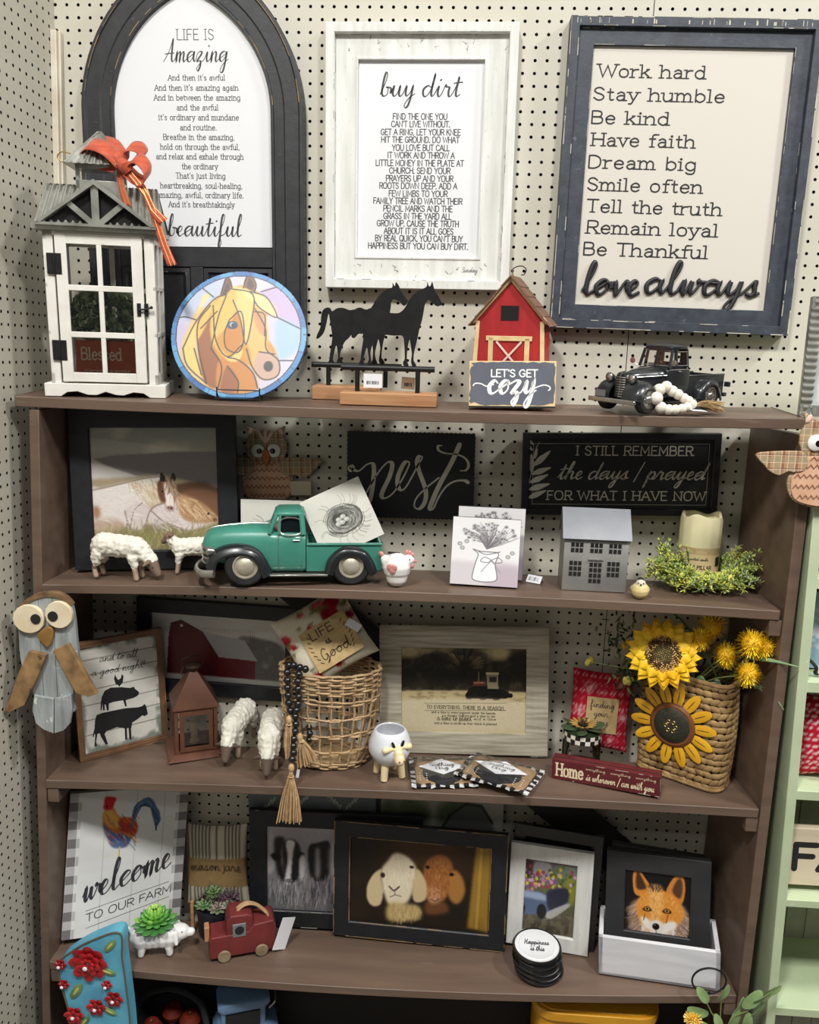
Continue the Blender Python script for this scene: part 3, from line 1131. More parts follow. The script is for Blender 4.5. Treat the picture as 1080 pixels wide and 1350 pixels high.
def arch(r, yb, n=18, c=52.0):
 """outline: right foot, right arc, apex, left arc, left foot"""
 pts = [((r - c) * kx, yb)]
 th = math.acos(c / r)
 for i in range(n + 1):
  a = th * i / n
  pts.append(((r * math.cos(a) - c) * kx, yS + r * math.sin(a) * kx))
 L = [(-x, y) for x, y in pts[::-1]][1:]
 return pts + L

yB = pl.uv(260, 464)[1]
yW = pl.uv(260, 325)[1]

def arch_ring(mb, prof, yb):
 """sweep (radius px, z) round the arch"""
 rings = [arch(r, yb) for r, _ in prof]
 n = len(rings[0])
 V = [(x, y, prof[i][1]) for i, rg in enumerate(rings) for x, y in rg]
 F = []
 for i in range(len(prof) - 1):
  for j in range(n - 1):
   F.append((i * n + j, i * n + j + 1, (i + 1) * n + j + 1, (i + 1) * n + j))
 mb.add(V, F)

mb = MB()
arch_ring(mb, [(195, -1.2), (195, .12), (194, .2), (190, .2), (189, .08), (171, .08), (170, .0), (158, .0), (157, .22), (153.5, .22), (153.5, -.25)], yB)
yb1, yb2 = pl.uv(260, 327)[1], pl.uv(260, 352)[1]
ix = (153.5 - 52) * kx
mb.bb((-ix, yB, -1.2), (ix, yB + 1.0, .08))
mb.bb((-ix, yb2, -1.2), (ix, yb1, .08))
mb.bb((-ix, yB, -1.2), (ix, yb1, -.3))
mb.bb((-.55, yB, -1.2), (.55, yb2, .06))
o = mb.build('frame', BLACKW, rt, bevel=.04)
for s in (-1, 1):
 mb = MB()
 mb.mould(ix - .7, yb2 - yB - 1.2, [(0, -.3), (0, .02), (.35, .06), (.5, -.12), (.8, -.2)], cx=s * (ix + .55) / 2, cy=(yB + 1.0 + yb2) / 2)
 cxx, cyy = s * (ix + .55) / 2, (yB + 1 + yb2) / 2
 mb.bb((cxx - ix / 2 + 1.0, cyy - (yb2 - yB) / 2 + 1.2, -.29), (cxx + ix / 2 - 1.0, cyy + (yb2 - yB) / 2 - 1.2, -.1))
 mb.mi = 1
 wear(mb, ix - .7, yb2 - yB - 1.2, .33, .07, 7, .8, .018, cxx, cyy)
 mb.build('door_panel', [BLACKW, WEAR], rt)
mb = MB()
for r in (190.4, 157.0):
 A = arch(r, yB)
 for k in range(1, len(A) - 1):
  if random.random() < .5:
   mb.ribbon([(A[k][0], A[k][1]), (A[k + 1][0], A[k + 1][1])], random.uniform(.02, .05), .225, caps=False)
mb.build('edge_wear', WORNGOLD, rt)
mb = MB()
mb.prism(arch(155, yW), -.22, -.16)
mb.build('print', PAPER, rt)
mb = MB()
o_, k_ = np.array([100, 0]), 3.375
T = [('LIFE IS', 443, 610, 174, 47), ("And then it's awful", 405, 662, 355, 25), ("And then it's amazing again", 345, 722, 400, 25), ('And in between the amazing', 342, 728, 444, 25),
 ('and the awful', 448, 632, 488, 25), ("it's ordinary and mundane", 365, 722, 532, 25), ('and routine.', 463, 622, 577, 25), ('Breathe in the amazing,', 388, 702, 620, 25),
 ('hold on through the awful,', 372, 725, 664, 25), ('and relax and exhale through', 356, 745, 707, 25), ('the ordinary', 470, 632, 751, 25), ("That's just living", 443, 662, 793, 25),
 ('heartbreaking, soul-healing,', 372, 737, 837, 25), ('amazing, awful, ordinary life.', 361, 742, 879, 25), ("And it's breathtakingly", 408, 706, 921, 25)]
for s, a, b, y, h in T:
 ptext(pl, mb, s, 100 + a / k_, 100 + b / k_, y / k_, h / k_, 'serif', wt=.13 if h < 40 else .08, z=-.155)
ptext(pl, mb, 'Amazing', 100 + 388 / k_, 100 + 676 / k_, 272 / k_, 46 / k_, 'curs', wt=.11, z=-.155, slant=.15, contrast=.7)
ptext(pl, mb, 'beautiful', 100 + 408 / k_, 100 + 738 / k_, 1050 / k_, 44 / k_, 'curs', wt=.13, z=-.155, slant=.12, contrast=.7)
mb.build('lettering', GREYINK, rt, smooth=False)

# white sign
pl = Pl((15, -1.3, -10)).fit((428, 28), (684.6, 29), (671, 382), (430, 379))
rt = root('white_framed_sign', 'whitewashed deep wooden frame around a white verse print, top middle on the pegboard', 'wall sign', M=pl.M())
w, h = pl.w, pl.h
mb = MB()
mb.mould(w, h, [(0, -1.25), (0, 0), (.72, 0), (.76, -.1), (.76, -.55)])
mb.mould(w - 1.5, h - 1.5, [(0, -.55), (1.75, -.55), (1.78, -.45), (1.95, -.45), (1.95, -.85)])
mb.build('frame', WHITEW, rt, bevel=.03)
mb = MB()
mb.mi = 0
wear(mb, w, h, .72, 0, 26, .5, .018)
wear(mb, w - 1.5, h - 1.5, .02, -.54, 40, .9, .02)
for _ in range(26):
 x, y = random.uniform(-w / 2 + .9, w / 2 - .9), random.choice([random.uniform(h / 2 - 2.4, h / 2 - 1), random.uniform(-h / 2 + 1, -h / 2 + 2.2)])
 mb.ribbon([(x, y), (x + random.uniform(-.2, .2), y + random.uniform(-.15, .15)), (x + random.uniform(-.3, .3), y + .2)], random.uniform(.02, .06), -.535)
mb.build('paint_scuffs', mat('grey_scuff', (128, 126, 120), .8), rt, smooth=False)
q = pl.fit if False else None
pc = [pl.uv(*p) for p in ((470, 82), (642.5, 79), (632, 341), (469, 341))]
pw, ph = (pc[1][0] - pc[0][0] + pc[2][0] - pc[3][0]) / 2, (pc[0][1] - pc[3][1] + pc[1][1] - pc[2][1]) / 2
pcx, pcy = sum(p[0] for p in pc) / 4, sum(p[1] for p in pc) / 4
mb = MB(); mb.bb((-w / 2 + 2.6, -h / 2 + 2.6, -.9), (w / 2 - 2.6, h / 2 - 2.6, -.8)); mb.build('print', PAPER, rt)
mb = MB()
k_ = 3.46
T = [('FIND THE ONE YOU', 372, 620, 498), ("CAN'T LIVE WITHOUT.", 364, 632, 533), ('GET A RING, LET YOUR KNEE', 316, 682, 570), ('HIT THE GROUND. DO WHAT', 318, 677, 605), ('YOU LOVE BUT CALL', 367, 632, 642),
 ('IT WORK AND THROW A', 348, 655, 677), ('LITTLE MONEY IN THE PLATE AT', 293, 697, 713), ('CHURCH. SEND YOUR', 355, 635, 748), ('PRAYERS UP AND YOUR', 340, 648, 784), ('ROOTS DOWN DEEP. ADD A', 310, 667, 818),
 ('FEW LIMBS TO YOUR', 353, 622, 854), ('FAMILY TREE AND WATCH THEIR', 282, 690, 888), ('PENCIL MARKS AND THE', 328, 645, 923), ('GRASS IN THE YARD ALL', 328, 640, 958), ('GROW UP. CAUSE THE TRUTH', 298, 673, 992),
 ('ABOUT IT IS IT ALL GOES', 330, 648, 1027), ("BY REAL QUICK. YOU CAN'T BUY", 290, 692, 1061), ('HAPPINESS BUT YOU CAN BUY DIRT.', 258, 715, 1096)]
for s, a, b, y in T:
 ptext(pl, mb, s, 410 + a / k_, 410 + b / k_, 10 + y / k_, 27 / k_, 'sans', wt=.15, z=-.79)
ptext(pl, mb, 'buy dirt', 410 + 312 / k_, 410 + 690 / k_, 10 + 392 / k_, 50 / k_, 'curs', wt=.13, z=-.79, slant=.12, contrast=.6)
ptext(pl, mb, 'Sunday', 410 + 690 / k_, 410 + 760 / k_, 10 + 1205 / k_, 12 / k_, 'curs', wt=.12, z=-.53, slant=.2)
mb.build('lettering', GREYINK, rt, smooth=False)

# dark framed sign
pl = Pl((35, -1.3, -12)).fit((749, 20), (1089, 25), (1040, 443), (730, 431))
rt = root('dark_framed_sign', 'large worn charcoal frame with cream board listing short rules, top right on the pegboard', 'wall sign', M=pl.M())
w, h = pl.w, pl.h
mb = MB()
mb.mould(w, h, [(0, -1.25), (0, 0), (.72, 0), (.75, -.06), (.75, -.4)])
mb.mould(w - 1.5, h - 1.5, [(0, -.4), (1.27, -.4), (1.29, -.5), (1.29, -.8)])
mb.mi = 1
wear(mb, w, h, .04, .0, 60, 1.6, .035)
wear(mb, w, h, .7, .0, 26, 1.2, .03)
wear(mb, w - 1.5, h - 1.5, 1.25, -.4, 24, 1.2, .02)
wear(mb, w - 1.5, h - 1.5, .04, -.4, 14, .7, .02)
for _ in range(30):
 x = random.uniform(-w / 2 + .2, w / 2 - .4)
 mb.bb((x, h / 2 - .55, -.01), (x + random.uniform(.03, .12), h / 2 - random.uniform(.1, .3), .011))
mb.build('frame', [NAVY, WEAR], rt, bevel=.03)
mb = MB(); mb.bb((-w / 2 + 1.9, -h / 2 + 1.9, -.85), (w / 2 - 1.9, h / 2 - 1.9, -.7)); mb.build('board', CREAMP, rt)
k_ = 2.936
mb = MB()
for s, a, b, y in (('Work hard', 198, 630, 290), ('Stay humble', 190, 698, 382), ('Be kind', 182, 487, 472), ('Have faith', 176, 588, 560), ('Dream big', 170, 585, 648), ('Smile often', 166, 617, 736),
    ('Tell the truth', 162, 692, 822), ('Remain loyal', 155, 675, 905), ('Be Thankful', 150, 635, 990)):
 ptext(pl, mb, s, 720 + a / k_, 720 + b / k_, y / k_, 49 / k_, 'serif', wt=.135, z=-.69)
mb.build('lettering', INK, rt, smooth=False)
mb = MB()
ptext(pl, mb, 'love', 720 + 142 / k_, 720 + 366 / k_, 1138 / k_, 56 / k_, 'curs', wt=.26, z=-.69, th=.26, slant=.14, contrast=.4, round_=True)
ptext(pl, mb, 'always', 720 + 392 / k_, 720 + 834 / k_, 1138 / k_, 56 / k_, 'curs', wt=.26, z=-.69, th=.26, slant=.14, contrast=.4, round_=True)
mb.build('raised_lettering', mat('raised_black_paint', (34, 34, 37), .5), rt)
# ================================================================ top shelf
def S1(px, y):
 """point on the top shelf under pixel column px at depth y"""
 x = onY(px, 530, y)[0]
 return np.array([x, y, zs(1, x, y)])

TL1 = math.atan(TILT[1])    # the top board dips towards the front, and so do the things on it
WHITECH = mat('chipped_white_paint', (226, 224, 216), .6, col2=(212, 208, 198), scale=30, mix=.4, bump=.15, bscale=120, spots=[((132, 112, 88), .70, 45), ((170, 158, 140), .69, 110)])
GALV = mat('galvanized_tin', (150, 150, 142), .38, metal=.75, col2=(190, 190, 182), scale=28, mix=.6, bump=.05)
BLACKM = mat('black_metal', (24, 24, 25), .45, metal=.3, col2=(36, 36, 37), scale=40)
GL = glass()

def strip(mb, pts, side, w, wav=0.0):
 """cloth ribbon along pts, w wide along side"""
 P = spline(pts, 6)
 k = len(P)
 sd = np.array(side, float)
 if sd.ndim == 1:
  sd = np.tile(sd, (k, 1))
 else:
  sd = np.array([[np.interp(i / (k - 1), np.linspace(0, 1, len(sd)), sd[:, c]) for c in range(3)] for i in range(k)])
 sd = sd / np.linalg.norm(sd, axis=1, keepdims=True)
 ww = np.full(k, w) if np.isscalar(w) else np.interp(np.linspace(0, 1, k), np.linspace(0, 1, len(w)), w)
 V, F = [], []
 for i in range(k):
  for j in (-.5, -.17, .17, .5):
   V.append(P[i] + sd[i] * ww[i] * j)
 for i in range(k - 1):
  for j in range(3):
   F.append((i * 4 + j, i * 4 + j + 1, i * 4 + 5 + j, i * 4 + 4 + j))
 mb.add(V, F)

def corrug(mb, a, b, c, d, n, amp=.09, th=.03):
 """corrugated sheet over the quad a-b (bottom) d-c (top), waves across"""
 a, b, c, d = [np.array(p, float) for p in (a, b, c, d)]
 nn = np.cross(b - a, d - a)
 nn /= np.linalg.norm(nn)
 V, F = [], []
 m = n * 6
 for i in range(m + 1):
  t = i / m
  o = nn * amp * math.sin(t * n * 2 * PI)
  V += [a + (b - a) * t + o, d + (c - d) * t + o]
 for i in range(m):
  F.append((2 * i, 2 * i + 2, 2 * i + 3, 2 * i + 1))
 mb.add(V, F)

# ---- white lantern
rz = math.radians(12)
p = onY(59, 523, -9.55)
Wd, Dp = 9.55, 5.6
cx = p[0] + Wd / 2 * math.cos(rz) - Dp / 2 * math.sin(rz)
cy = p[1] + Wd / 2 * math.sin(rz) + Dp / 2 * math.cos(rz)
lan = root('house_lantern', 'chipped white house-shaped lantern with galvanized roof at the left end of the top shelf', 'lantern', (cx, cy, zs(1, cx, cy) + .02), rz, rx=TL1)
hb, db = 4.2, 2.55            # half body
yF = -db
mb = MB()
# scalloped base
sc = [(-4.75, 0), (-3.5, 0), (-3.0, .35), (-2.2, .42), (-1.4, .15), (-.7, .15), (0, .42), (.8, .18), (1.4, .15), (2.2, .42), (3.0, .35), (3.5, 0), (4.75, 0), (4.75, 1.05), (-4.75, 1.05)]
for y0, y1 in ((-2.8, -2.45), (2.45, 2.8)):
 mb.prism(sc, -y0, -y1, ax='y')
mb.bb((-4.75, -2.5, 0), (-4.4, 2.5, 1.05)); mb.bb((4.4, -2.5, 0), (4.75, 2.5, 1.05))
mb.bb((-4.5, -2.5, .8), (4.5, 2.5, 1.08))
mb.build('base', WHITECH, lan, bevel=.04)
mb = MB()
for sx in (-1, 1):
 for sy in (-1, 1):
  mb.bb((sx * hb, sy * db, 1.05), (sx * (hb - .75), sy * (db - .6), 12.9))
 for z in (4.9, 8.6):
  mb.bb((sx * hb, -db, z), (sx * (hb - .2), db, z + .35))
 mb.bb((sx * hb, -.18, 1.1), (sx * (hb - .2), .18, 12.9))
 mb.bb((sx * hb, -db, 1.05), (sx * (hb - .3), db, 1.9)); mb.bb((sx * hb, -db, 12.2), (sx * (hb - .3), db, 12.9))
mb.bb((-hb, -db, 12.55), (hb, db, 12.9))
mb.bb((-hb, db - .2, 1.05), (hb, db, 5.2)); mb.bb((-hb, db - .2, 12), (hb, db, 12.9))
mb.bb((-.2, db - .2, 1.05), (.2, db, 12.9)); mb.bb((-hb, db - .2, 8.4), (hb, db, 8.8))
mb.build('body', WHITECH, lan, bevel=.04)
mb = MB()
fy0, fy1 = -db - .12, -db + .2
for a in ((-3.3, -2.45), (2.45, 3.3)):
 mb.bb((a[0], fy0, 1.2), (a[1], fy1, 12.75))
for z in ((1.2, 1.95), (4.75, 5.2), (8.4, 8.85), (11.95, 12.75)):
 mb.bb((-3.2, fy0 + .03, z[0]), (3.2, fy1, z[1]))
mb.bb((-.19, fy0 + .04, 1.3), (.19, fy1, 12.6))
door = mb.build('door', WHITECH, lan, bevel=.04)
for z in (2.9, 9.6):
 mb = MB(); mb.bb((-3.95, fy0 - .05, z), (-2.85, fy0 + .02, z + 1.6)); mb.tube([(-3.4, fy0 - .06, z), (-3.4, fy0 - .06, z + 1.6)], .09)
 mb.build('hinge', BLACKM, door, bevel=.02)
mb = MB(); mb.bb((2.75, fy0 - .1, 6.6), (3.05, fy0 + .02, 7.6)); mb.bb((3.35, fy0 - .1, 6.6), (3.62, fy0 + .12, 7.6)); mb.tube([(2.9, fy0 - .2, 7.1), (3.5, fy0 - .22, 7.15), (3.9, fy0 - .25, 7.3)], .08); mb.ell((3.9, fy0 - .25, 7.3), .13, 8)
mb.build('latch', BLACKM, door, bevel=.02)
for (x0, x1) in ((-2.45, -.19), (.19, 2.45)):
 for z in ((1.95, 4.75), (5.2, 8.4), (8.85, 11.95)):
  mb = MB(); mb.bb((x0, -db + .04, z[0]), (x1, -db + .07, z[1])); mb.build('pane', GL, door, smooth=False)
# roof
mb = MB()
mb.bb((-4.75, -2.95, 12.9), (4.75, 2.95, 13.25))
e0, e1 = (-4.85, -3.05, 13.25), (4.85, -3.05, 13.25)
mb.bb((-4.85, -3.05, 12.95), (4.85, -2.9, 13.4))
r0, r1 = (-4.3, -.1, 16.6), (4.3, -.1, 16.6)
corrug(mb, (-4.75, -2.9, 13.3), (4.75, -2.9, 13.3), r1, r0, 17)
corrug(mb, (4.75, 2.9, 13.3), (-4.75, 2.9, 13.3), r0, r1, 17)
mb.add([(-4.6, -2.8, 13.3), (-4.6, 2.8, 13.3), (-4.3, -.1, 16.5), (4.6, -2.8, 13.3), (4.6, 2.8, 13.3), (4.3, -.1, 16.5)], [(0, 2, 1), (3, 4, 5)])
mb.build('roof', GALV, lan)
mb = MB()
mb.prism([(-4.55, 13.35), (0, 16.75), (4.55, 13.35), (4.2, 13.35), (0, 16.35), (-4.2, 13.35)], 2.6, 3.35, ax='y')
mb.bb((-4.55, -3.35, 13.25), (4.55, -2.6, 13.45))
mb.bb((-.28, -3.1, 13.4), (.28, -2.95, 16.4))
for s in (-1, 1):
 mb.ribbon([(s * .2, 13.45), (s * 2.1, 15.0)], .42, 3.0, .12, caps=False) if False else None
 R = rotm(0, -s * math.radians(40), 0)
 mb.box((s * 1.15, -3.02, 14.25), (2.6, .12, .42), R)
mb.build('gable_truss', GALV, lan)
mb = MB(); mb.prism([(-4.3, 13.5), (0, 16.45), (4.3, 13.5)], 2.62, 2.66, ax='y'); mb.build('gable_shade', DARK, lan)  # dark sheet standing in for the shade behind the truss
mb = MB()
for sx in (-1, 1):
 for sy in (-1, 1):
  mb.bb((sx * 1.75, sy * 1.2, 16.2), (sx * 1.45, sy * .9, 18.1))
mb.bb((-1.75, -1.2, 14.6), (1.75, 1.2, 16.9)); mb.bb((-1.75, -1.2, 17.75), (1.75, 1.2, 18.1))
mb.build('cupola', GALV, lan, bevel=.03)
mb = MB()
ap = (0, 0, 20.7)
cs = [(-2.5, -2.0, 18.0), (2.5, -2.0, 18.0), (2.5, 2.0, 18.0), (-2.5, 2.0, 18.0)]
for i in range(4):
 a, b = np.array(cs[i]), np.array(cs[(i + 1) % 4])
 corrug(mb, a, b, np.array(ap) + (b - a) * .03, np.array(ap) - (b - a) * .03, 9, .06)
mb.quad(*cs)
mb.build('cupola_roof', GALV, lan)
mb = MB(); mb.tube(spline([(-2.9, -.5, 18.2), (-3.15, -.6, 18.6), (-2.8, -.6, 18.95), (-2.2, -.4, 18.9)], 6), .05)
mb.build('wire_hook', mat('brass_wire', (190, 160, 100), .35, metal=.8), lan)
# greenery and box inside
ivy = root('artificial_foliage', 'dense green artificial leaf ball behind the panes of the white lantern', 'artificial plant', (cx + .1, cy - .55, zs(1, cx, cy) + 1.2), rz)
mb = MB(); mb.col = (120, 140, 100)
for _ in range(420):
 a, b = random.uniform(0, 2 * PI), random.uniform(-1, 1)
 r = math.sqrt(1 - b * b)
 q = np.array((3.0 * r * math.cos(a), 1.5 * r * math.sin(a), 5.3 + 2.3 * b))
 mb.col = random.choice([(132, 152, 110), (106, 130, 88), (152, 168, 128), (90, 112, 78)])
 mb.ell(q, (.28, .28, .07), 6, rotm(random.uniform(-1.5, 1.5), random.uniform(-1.5, 1.5), 0))
mb.build('leaves', vmat('leaf_matte', .65), ivy)
mb = MB(); mb.col = (70, 62, 44); mb.lathe([(.5, 0.0), (.5, .1), (.12, .2), (.1, 3.2), (0, 3.2)], 10); mb.build('stem', vmat('leaf_matte'), ivy)
bx = root('blessed_block', 'orange wooden block lettered with a blessing inside the white lantern', 'word block', (cx + 1.98 * math.sin(rz), cy - 1.98 * math.cos(rz), zs(1, cx, cy) + 1.15), rz)
mb = MB(); mb.bb((-2.3, -.35, 0.0), (2.5, .35, 3.3)); mb.build('block', mat('rust_orange_paint', (196, 92, 46), .55, col2=(176, 74, 34), scale=14), bx, bevel=.05)
mb = MB(); text(mb, 'Blessed', -1.85, 1.3, 1.75, .95, 'serif', wt=.13); text(mb, 'thankful grateful', -1.7, 1.9, .8, .16, 'sans', wt=.2)
mb.build('lettering', mat('cream_ink', (232, 214, 180), .6), bx, smooth=False, M=Matrix(((1, 0, 0, 0), (0, 0, -1, -.36), (0, 1, 0, 0), (0, 0, 0, 1))))
# ribbon bow
bow = root('ribbon_bow', 'orange fabric bow with gold-edged tails on the lantern roof', 'bow', (cx, cy, zs(1, cx, cy) + 18.5), 0)
OR = mat('orange_ribbon', (196, 84, 46), .6, col2=(160, 58, 30), scale=40, stretch=(1, 1, 5), mix=.5, bump=.1, sheen=.3)
GOLDR = mat('gold_ribbon_edge', (196, 150, 84), .35, metal=.4)
bw = lambda px, py, y: tuple(onY(px, py, y) - np.array([cx, cy, zs(1, cx, cy) + 18.5]))
yb = cy - 2.1
knot = (165, 219)
mb = MB()
for pts, w_ in (([(160, 215, 0), (140, 196, -.5), (118, 190, -.2), (108, 205, .3), (122, 213, .6), (155, 220, .2)], .9), ([(165, 214, 0), (150, 192, .3), (128, 187, .6), (118, 199, 1.0), (140, 208, .9), (163, 218, .3)], .9),
    ([(167, 220, 0), (180, 208, -.3), (194, 222, -.5), (192, 238, -.3), (180, 236, .1), (167, 224, .2)], .8), ([(165, 215, 0), (168, 195, .1), (183, 194, .4), (190, 206, .6), (176, 215, .5), (165, 220, .3)], .8)):
 strip(mb, [bw(a, b, yb + c) for a, b, c in pts], (.2, .7, .7), w_ * 1.75)
mb.build('bow_loop', OR, bow, solid=.03)
mb = MB(); mb.tube([bw(157, 212, yb - .2), bw(164, 219, yb - .35), bw(170, 227, yb - .2)], [.3, .42, .3], 10, flat=1.3); mb.build('knot', OR, bow)
for pts, sd in (([(165, 222, -.1), (180, 240, -.4), (193, 258, -.6), (203, 282, -.7), (216, 322, -.9), (227, 350, -1.1)], (.9, 0, .2)), ([(163, 222, 0), (178, 238, -.2), (190, 250, -.5), (201, 276, -.7), (216, 292, -.9)], (.7, .2, .6)), ([(158, 222, .2), (160, 245, 0), (168, 272, -.2)], (1, 0, 0))):
 mb = MB(); strip(mb, [bw(a, b, yb + c) for a, b, c in pts], sd, [.5, .62, .5, .62, .75]); mb.mi = 1
 for s in (-.1, .24):
  mb.tube([np.array(bw(a, b, yb + c - .03)) + np.array(sd) * s for a, b, c in pts], .02, 5)
 mb.build('tail', [OR, GOLDR], bow, solid=.03)

# ---- stained glass disc
p0 = S1(316, -7.6)
pl = Pl(p0, math.radians(3), math.radians(21), ).fit((226, 363), (404, 364), (404, 525), (226, 524))
dsc = root('stained_glass_disc', 'round stained-glass style palomino horse plaque with a blue rim on the top shelf', 'plaque', M=pl.M())
R0 = pl.w / 2
cv = Canvas(230, 230, (214, 206, 226))
zc = lambda x, y: ((x - 555) / 480, (y - 518) / 444)
Zp = lambda L: [zc(*q) for q in L]
cv.a += (cv.noise(4, 4)[..., None] - .5) * np.array([60, 40, 40]) + (cv.noise(5, 3)[..., None] - .5) * np.array([-40, 10, 50])
for pts, c in (([(560, 680), (600, 620), (690, 560), (740, 540), (720, 600), (650, 640), (610, 700)], (196, 208, 232)), ([(870, 590), (960, 570), (1010, 640), (1020, 720), (930, 680)], (196, 170, 214)), ([(930, 690), (1020, 720), (1010, 790), (940, 820)], (160, 200, 232)), ([(560, 730), (600, 700), (610, 780), (600, 830)], (206, 190, 222))):
 cv.poly(Zp(pts), c, 3, .8)
GO, LG, TN, BR, DB = (214, 150, 40), (240, 208, 120), (206, 132, 44), (156, 88, 36), (96, 54, 30)
cv.poly(Zp([(690, 640), (740, 590), (820, 570), (900, 640), (880, 720), (930, 800), (940, 880), (880, 895), (840, 850), (790, 830), (760, 900), (720, 925), (690, 910), (650, 800), (640, 720)]), GO, 1)
cv.poly(Zp([(590, 800), (620, 700), (660, 640), (700, 760), (660, 830), (720, 925), (660, 910), (610, 870)]), (228, 196, 140), 1)
cv.poly(Zp([(660, 720), (720, 640), (700, 760), (740, 850), (730, 925), (680, 900), (655, 790)]), BR, 1)
cv.poly(Zp([(730, 830), (800, 820), (850, 870), (870, 925), (800, 945), (730, 930)]), TN, 1)
cv.poly(Zp([(760, 850), (800, 900), (790, 940), (740, 930)]), BR, 1)
cv.poly(Zp([(745, 600), (800, 585), (870, 620), (900, 730), (900, 790), (940, 830), (935, 880), (890, 895), (850, 850), (830, 780), (760, 690)]), (232, 186, 100), 1)
cv.poly(Zp([(760, 690), (800, 660), (815, 740), (800, 800), (750, 780)]), (206, 130, 30), 1)
cv.poly(Zp([(845, 660), (880, 670), (885, 740), (860, 720)]), (214, 150, 90), 1)
cv.poly(Zp([(870, 800), (930, 810), (945, 860), (925, 890), (880, 890), (855, 850)]), (206, 168, 148), 1)
cv.ell(*zc(905, 850), .034, .04, (44, 34, 30), .3)
cv.poly(Zp([(725, 600), (745, 535), (765, 570), (750, 615)]), (120, 70, 40), 0); cv.poly(Zp([(735, 595), (748, 560), (756, 580), (748, 605)]), (70, 44, 34), 0)
cv.poly(Zp([(805, 575), (822, 522), (850, 560), (845, 590)]), (140, 84, 48), 0); cv.poly(Zp([(818, 575), (826, 540), (842, 565), (838, 582)]), (76, 50, 40), 0)
# mane locks
for L in ([(760, 580), (830, 590), (840, 680), (820, 770), (800, 690)], [(790, 575), (900, 620), (930, 680), (860, 640)], [(745, 600), (780, 590), (770, 690), (720, 750), (700, 790), (720, 680)], [(700, 640), (745, 610), (715, 760), (760, 815), (800, 790), (810, 760), (780, 820), (730, 800), (695, 740)],
  [(640, 690), (700, 620), (690, 680), (650, 760)], [(600, 790), (640, 700), (640, 790), (670, 880), (640, 870)], [(660, 610), (690, 600), (650, 660), (640, 700)], [(730, 790), (770, 820), (810, 790), (800, 830), (760, 830)]):
 cv.poly(Zp(L), random.choice([LG, (246, 222, 150), (236, 190, 84)]), 1)
cv.ell(*zc(772, 708), .04, .032, (44, 60, 90), .2); cv.ell(*zc(770, 706), .018, .018, (160, 190, 220), .3); cv.ell(*zc(774, 708), .012, .014, (20, 20, 26), .3)
LEAD = (40, 32, 30)
for L in ([(760, 580), (840, 600), (840, 690), (822, 775), (800, 690), (770, 620)], [(745, 605), (720, 680), (700, 790)], [(700, 640), (715, 760), (760, 818), (810, 775)], [(830, 590), (890, 610), (930, 680), (870, 650), (845, 620)], [(690, 640), (650, 700), (655, 790), (690, 910)], [(600, 790), (640, 700), (700, 620), (745, 600)], [(600, 790), (620, 850), (690, 910)],
  [(850, 650), (890, 720), (895, 790), (940, 830), (940, 880), (890, 895), (850, 855), (825, 790)], [(700, 790), (740, 850), (730, 930)], [(760, 820), (800, 830), (850, 870), (870, 925)], [(760, 690), (800, 660), (815, 740), (800, 800), (755, 790), (745, 740), (760, 690)], [(930, 680), (1015, 720)], [(560, 690), (600, 680), (640, 690)], [(660, 580), (700, 610)], [(870, 590), (930, 572)], [(940, 830), (990, 830)],
  [(640, 790), (670, 880)], [(725, 600), (745, 535), (765, 575)], [(805, 578), (822, 522), (850, 562), (846, 590)], [(870, 800), (925, 808)], [(760, 850), (800, 900), (800, 940)], [(850, 660), (885, 672), (888, 745)], [(660, 720), (715, 660)]):
 cv.stroke(Zp(L), .009, LEAD)
rr = np.hypot((cv.X - .5) * 2, (cv.Y - .5) * 2)
ring = (rr > .925).astype(float)
cv.put(ring, (52, 132, 196), 1)
th = np.arctan2(cv.Y - .5, cv.X - .5)
cv.put(ring * (np.sin(th * 7 + 1) > .3), (96, 178, 222), .7)
cv.put(ring * (np.sin(th * 5 + 3) > .7), (24, 96, 170), .8)
cv.put((np.abs(rr - .925) < .008).astype(float), LEAD, 1)
cv.put(ring * (np.abs(np.sin(th * 11)) < .05), LEAD, .9)
R1 = R0
mb = MB(); mb.lathe([(R1 - .02, -.3), (R1, -.28), (R1, .0), (R1 - .03, .03)], 72); st = 0
mb.build('rim', mat('blue_rim', (40, 104, 170), .3), dsc)
cv.a *= .86
pic('print', cv, 2 * R1, 2 * R1, dsc, vmat('glossy_print', .42), z=.035, disc=True)
wst = root('wire_stand', 'small black wire easel holding the round horse plaque', 'stand', tuple(p0), math.radians(3))
mb = MB()
mb.tube(spline([(-1.75, -.55, .95), (-1.75, -.6, .05), (-1.6, -.6, .02), (1.6, -.6, .02), (1.75, -.6, .05), (1.75, -.55, .95)], 5), .06, 6)
mb.tube([(-1.75, -.55, .75), (1.75, -.55, .75)], .06, 6)
for x in (-1.75, 1.75):
 mb.tube(spline([(x, -.55, .5), (x, .4, .04), (x * .8, 2.6, .12), (x * .6, 2.9, 1.5), (x * .5, 2.3, 4.0)], 5), .06, 6)
mb.build('wire', BLACKM, wst)

